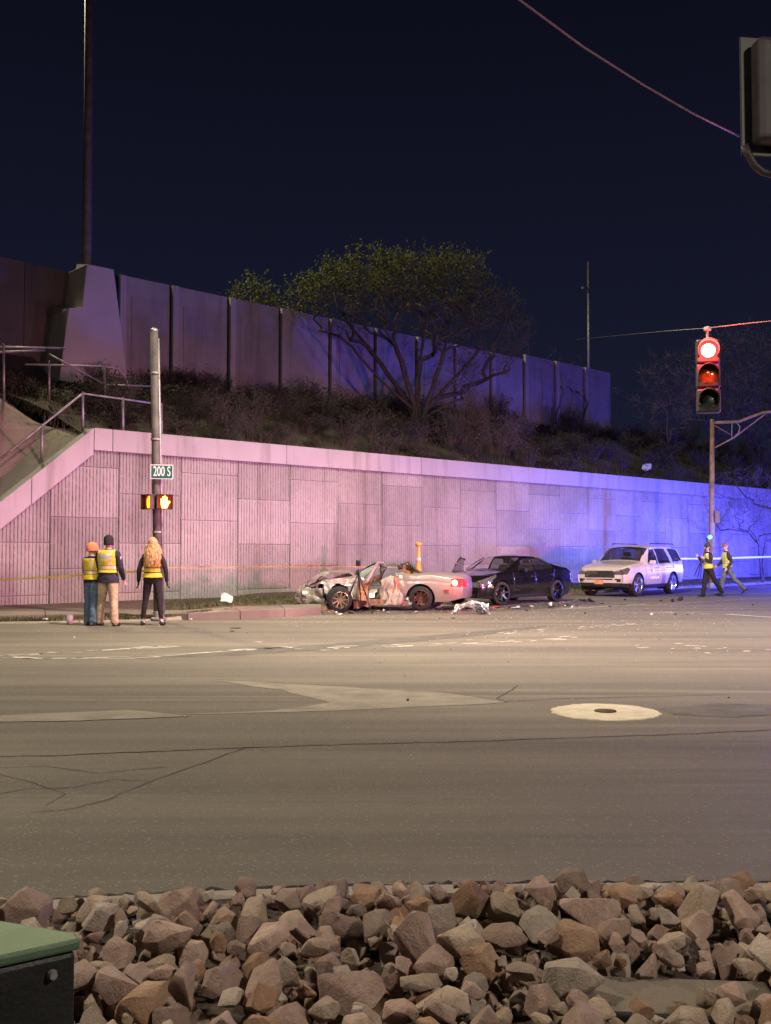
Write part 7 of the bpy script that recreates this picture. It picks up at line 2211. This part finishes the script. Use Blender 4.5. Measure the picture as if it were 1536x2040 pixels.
RM = [rock_material('rock_tan', (0.36, 0.27, 0.20), (0.50, 0.41, 0.33), (0.43, 0.335, 0.26)),
      rock_material('rock_pink', (0.34, 0.225, 0.185), (0.47, 0.355, 0.30), (0.40, 0.285, 0.235)),
      rock_material('rock_rust', (0.30, 0.165, 0.105), (0.46, 0.33, 0.24), (0.37, 0.235, 0.155)),
      rock_material('rock_pale', (0.40, 0.34, 0.28), (0.54, 0.47, 0.40), (0.46, 0.38, 0.32))]
RMESH = []
for s in range(16):
    me = rock_mesh(200 + s); me.materials.append(RM[(0, 1, 3, 1, 0, 2, 1, 0, 3, 1, 0, 1, 2, 0, 3, 1)[s]]); RMESH.append(me)
RV = []
for me in RMESH:
    a = np.empty(len(me.vertices) * 3); me.vertices.foreach_get('co', a); RV.append(a.reshape(-1, 3))
# bed soil
M_BED = pmat('bed_soil', (0.07, 0.052, 0.042), 0.95, var=0.35, scale=9, bump=0.7, bscale=40)
inner = offs(NKL, -0.145)
bed_poly = [(p.x, p.y) for p in inner if -3.6 < p.x < 3.6]
bx0, bx1 = bed_poly[0][0], bed_poly[-1][0]
sheet('stone_bed', bed_poly + [(bx1, 1.2), (bx0, 1.2)], 0.012, M_BED)
# heightmap the stones settle on
CELL = 0.012; X0, X1_, Y0, Y1_ = -2.9, 2.9, 1.9, 5.0
NXc, NYc = int((X1_ - X0) / CELL), int((Y1_ - Y0) / CELL)
HM = np.full((NXc, NYc), 0.012)
kx = np.array([p[0] for p in bed_poly]); ky = np.array([p[1] for p in bed_poly])
gx = X0 + (np.arange(NXc) + 0.5) * CELL; gy = Y0 + (np.arange(NYc) + 0.5) * CELL
kerb_y = np.interp(gx, kx, ky)
HM[gy[None, :] > kerb_y[:, None]] = 0.014
lx_, ly_ = G(1345, 1985, 0.06).x, G(1345, 1985, 0.06).y
HM[(np.abs(gx[:, None] - lx_) < 0.33) & (np.abs(gy[None, :] - ly_) < 0.15)] = 0.055
def place_rock(vi, x, y, size, eul, sink, zmax):
    M3 = Matrix.Rotation(eul[2], 3, 'Z') @ Matrix.Rotation(eul[1], 3, 'Y') @ Matrix.Rotation(eul[0], 3, 'X')
    Mm = np.array(M3) * size
    P_ = RV[vi] @ Mm.T
    ix = ((P_[:, 0] + x - X0) / CELL).astype(int); iy = ((P_[:, 1] + y - Y0) / CELL).astype(int)
    ok = (ix >= 0) & (ix < NXc) & (iy >= 0) & (iy < NYc)
    if ok.sum() < 5: return None
    low = ok & (P_[:, 2] < 0.15 * size)
    if low.sum() < 3: low = ok
    z = np.quantile(HM[ix[low], iy[low]] - P_[low, 2], 0.93) - sink * size
    if z > zmax: return None
    r_ = size
    i0, i1 = max(0, int((x - r_ - X0) / CELL)), min(NXc, int((x + r_ - X0) / CELL) + 1)
    j0, j1 = max(0, int((y - r_ - Y0) / CELL)), min(NYc, int((y + r_ - Y0) / CELL) + 1)
    # coarse splat of the vertices' tops
    up_ = P_[:, 2] > -0.1 * size
    for a, b, c in zip(ix[up_ & ok], iy[up_ & ok], P_[up_ & ok, 2]):
        w = max(1, int(size * 0.22 / CELL))
        sl = HM[max(0, a - w):a + w + 1, max(0, b - w):b + w + 1]
        np.maximum(sl, c + z - 0.012, out=sl)
    return z
rr = random.Random(99)
BOX_C = None
def kerb_at(x): return float(np.interp(x, kx, ky))
lidC = G(1345, 1985, 0.06)
def blocked(x, y):
    # the utility box and the concrete lid stay clear
    if x < -0.70 and y < 2.72: return True
    return False
def on_lid(x, y, m=0.0):
    return abs(x - lidC.x) < 0.30 - m and abs(y - lidC.y) < 0.13 - m
# lower layer: joined, too many to count
low = MB()
cnt = 0
for _ in range(2600):
    x = rr.uniform(-2.5, 2.5); y = rr.uniform(2.4, 4.6)
    if y > kerb_at(x) - 0.03 or blocked(x, y) or on_lid(x, y, -0.05): continue
    size = rr.uniform(0.03, 0.07); vi = rr.randrange(16); eul = (rr.uniform(0, 6.28), rr.uniform(0, 6.28), rr.uniform(0, 6.28))
    z = place_rock(vi, x, y, size, eul, 0.25, 0.085)
    if z is None or z > 0.075: continue
    M4 = Matrix.Translation((x, y, z)) @ Matrix.Rotation(eul[2], 4, 'Z') @ Matrix.Rotation(eul[1], 4, 'Y') @ Matrix.Rotation(eul[0], 4, 'X') @ Matrix.Scale(size, 4)
    me = RMESH[vi]
    low.add([M4 @ v.co for v in me.vertices], [tuple(p.vertices) for p in me.polygons], (0, 1, 3, 1, 0, 2, 1, 0, 3, 1, 0, 1, 2, 0, 3, 1)[vi]); cnt += 1
tag(low.build('gravel', RM, recalc=False), 'small broken stones filling the gaps of the stone bed', 'gravel', kind='stuff')
# the stones one can pick out
placed = []
tries = 0
RL = {0: 'tan', 1: 'pinkish', 2: 'rust-coloured', 3: 'pale'}
MATI = (0, 1, 3, 1, 0, 2, 1, 0, 3, 1, 0, 1, 2, 0, 3, 1)
def rock_label(mi, size):
    s_ = 'large ' if size > 0.098 else ('small ' if size < 0.055 else 'fist-sized ')
    return s_ + RL[mi] + ' angular stone in the foreground stone bed'
fixed = [(1320, 1818, 0.11, 2), (1230, 1990, 0.10, 8), (700, 2000, 0.115, 1), (640, 2010, 0.11, 3), (960, 1940, 0.085, 5), (640, 1800, 0.10, 4), (830, 1800, 0.10, 10), (880, 2010, 0.09, 0), (1360, 1870, 0.095, 2), (1500, 1930, 0.10, 12), (440, 1830, 0.10, 7)]
cand = []
for (px, py, size, vi) in fixed:
    p = G(px, py, 0.10); cand.append((p.x, p.y, size, vi, True))
while len(cand) < 3600:
    x = rr.uniform(-2.2, 2.2); y = rr.uniform(2.75, 4.6)
    cand.append((x, y, min(0.12, max(0.04, rr.gauss(0.076, 0.024))), rr.randrange(16), False))
extra = MB()
for (x, y, size, vi, fx_) in cand:
    if y > kerb_at(x) - size * 0.75 + 0.03 or blocked(x, y): continue
    if abs(x) > 0.40 * y + 0.1: continue
    if on_lid(x, y, -size * 0.05) and rr.random() < 0.97: continue
    gap_ = 0.58 if len(placed) < 200 else 0.50
    if any((x - q[0]) ** 2 + (y - q[1]) ** 2 < ((size + q[2]) * gap_) ** 2 for q in placed): continue
    eul = (rr.gauss(0, 0.5), rr.gauss(0, 0.5), rr.uniform(0, 6.28))
    if rr.random() < 0.3: eul = (rr.uniform(0, 6.28), rr.uniform(0, 6.28), eul[2])
    z = place_rock(vi, x, y, size, eul, 0.12, min(0.16, 0.035 + max(0.0, kerb_at(x) - y) * 0.30))
    if z is None: continue
    if z > 0.19: continue
    placed.append((x, y, size))
    if len(placed) <= 300:
        o = mesh_obj('stone', RMESH[vi], None, (x, y, z), (eul[0], eul[1], eul[2]), (size, size, size))
        tag(o, rock_label(MATI[vi], size), 'stone', 'stones of the foreground bed')
    else:
        M4 = Matrix.Translation((x, y, z)) @ Matrix.Rotation(eul[2], 4, 'Z') @ Matrix.Rotation(eul[1], 4, 'Y') @ Matrix.Rotation(eul[0], 4, 'X') @ Matrix.Scale(size, 4)
        extra.add([M4 @ v.co for v in RMESH[vi].vertices], [tuple(p.vertices) for p in RMESH[vi].polygons], MATI[vi])
if extra.v:
    tag(extra.build('loose_stones', RM, recalc=False), 'further broken stones filling out the stone bed', 'stones', kind='stuff')
print('STONES', len(placed), cnt)
# concrete box lid half buried among the stones
ld = thing('utility_cover', 'flat weathered concrete utility lid half buried among the stones', 'lid', (lidC.x, lidC.y, 0.012), R(-7))
mb = MB(); mb.box((0, 0, 0.020), (0.62, 0.27, 0.05), jit=0.012); bevel(mb.build('slab', stained_concrete('lid_concrete', (0.20, 0.165, 0.135), (0.13, 0.108, 0.09), 0.8, False, 0.0), ld), 0.012)
mb = MB(); mb.box((0.40, -0.02, 0.03), (0.16, 0.30, 0.035)); bevel(mb.build('frame_edge', M_VOID, ld), 0.008)
mb = MB(); mb.box((0.02, -0.165, 0.03), (0.66, 0.03, 0.06)); bevel(mb.build('front_edge', M_VOID, ld), 0.006)
# green utility box in the lower left corner
zt = 0.50
cA, cB = G(0, 1905, zt), G(161, 1870, zt); cC, cD = G(150, 1857, zt), G(0, 1832, zt)
org = Vector((cB.x, cB.y, 0))
ub = thing('utility_box', 'green utility cabinet, its sides coloured dark for shade, at the edge of the stone bed', 'utility box', org)
M_BOXD = pmat('box_shade_dark', (0.012, 0.013, 0.015), 0.55, var=0.3, scale=5, bump=0.15, bscale=80)  # near-black sides: shade on the front put into the colour
M_BOXG = pmat('box_green', (0.085, 0.155, 0.085), 0.55, var=0.18, scale=4, bump=0.1, bscale=80)
def corner_ring(grow):
    a_ = cB + (cA - cB) * 4.2; d_ = cC + (cD - cC) * 2.6
    ring = [cB, cC, d_, a_]
    ce = (cB + cC + d_ + a_) / 4
    return [Vector((q.x, q.y, 0)) + (Vector((q.x, q.y, 0)) - Vector((ce.x, ce.y, 0))).normalized() * grow - org for q in ring]
def slab(ring, z0, z1):
    mb = MB(); n = len(ring)
    mb.add([p + Vector((0, 0, z0)) for p in ring] + [p + Vector((0, 0, z1)) for p in ring], [tuple(range(n - 1, -1, -1)), tuple(range(n, 2 * n))] + [(i, (i + 1) % n, (i + 1) % n + n, i + n) for i in range(n)])
    return mb
bevel(slab(corner_ring(-0.012), 0.0, zt - 0.03).build('cabinet', M_BOXD, ub), 0.012)
bevel(slab(corner_ring(0.0), zt - 0.028, zt).build('lid', M_BOXG, ub), 0.008)
fd_ = (cA - cB).normalized(); fn = Vector((-fd_.y, fd_.x, 0))
if fn.y > 0: fn = -fn
for u, z_ in ((0.07, 0.43), (0.07, 0.10)):
    mb = MB(); p = fd_ * u + fn * 0.002 + Vector((0, 0, z_)); p.z = z_
    mb.tube([p, p + fn * 0.014], [0.013, 0.009], 10); mb.build('bolt', M_STEEL, ub)
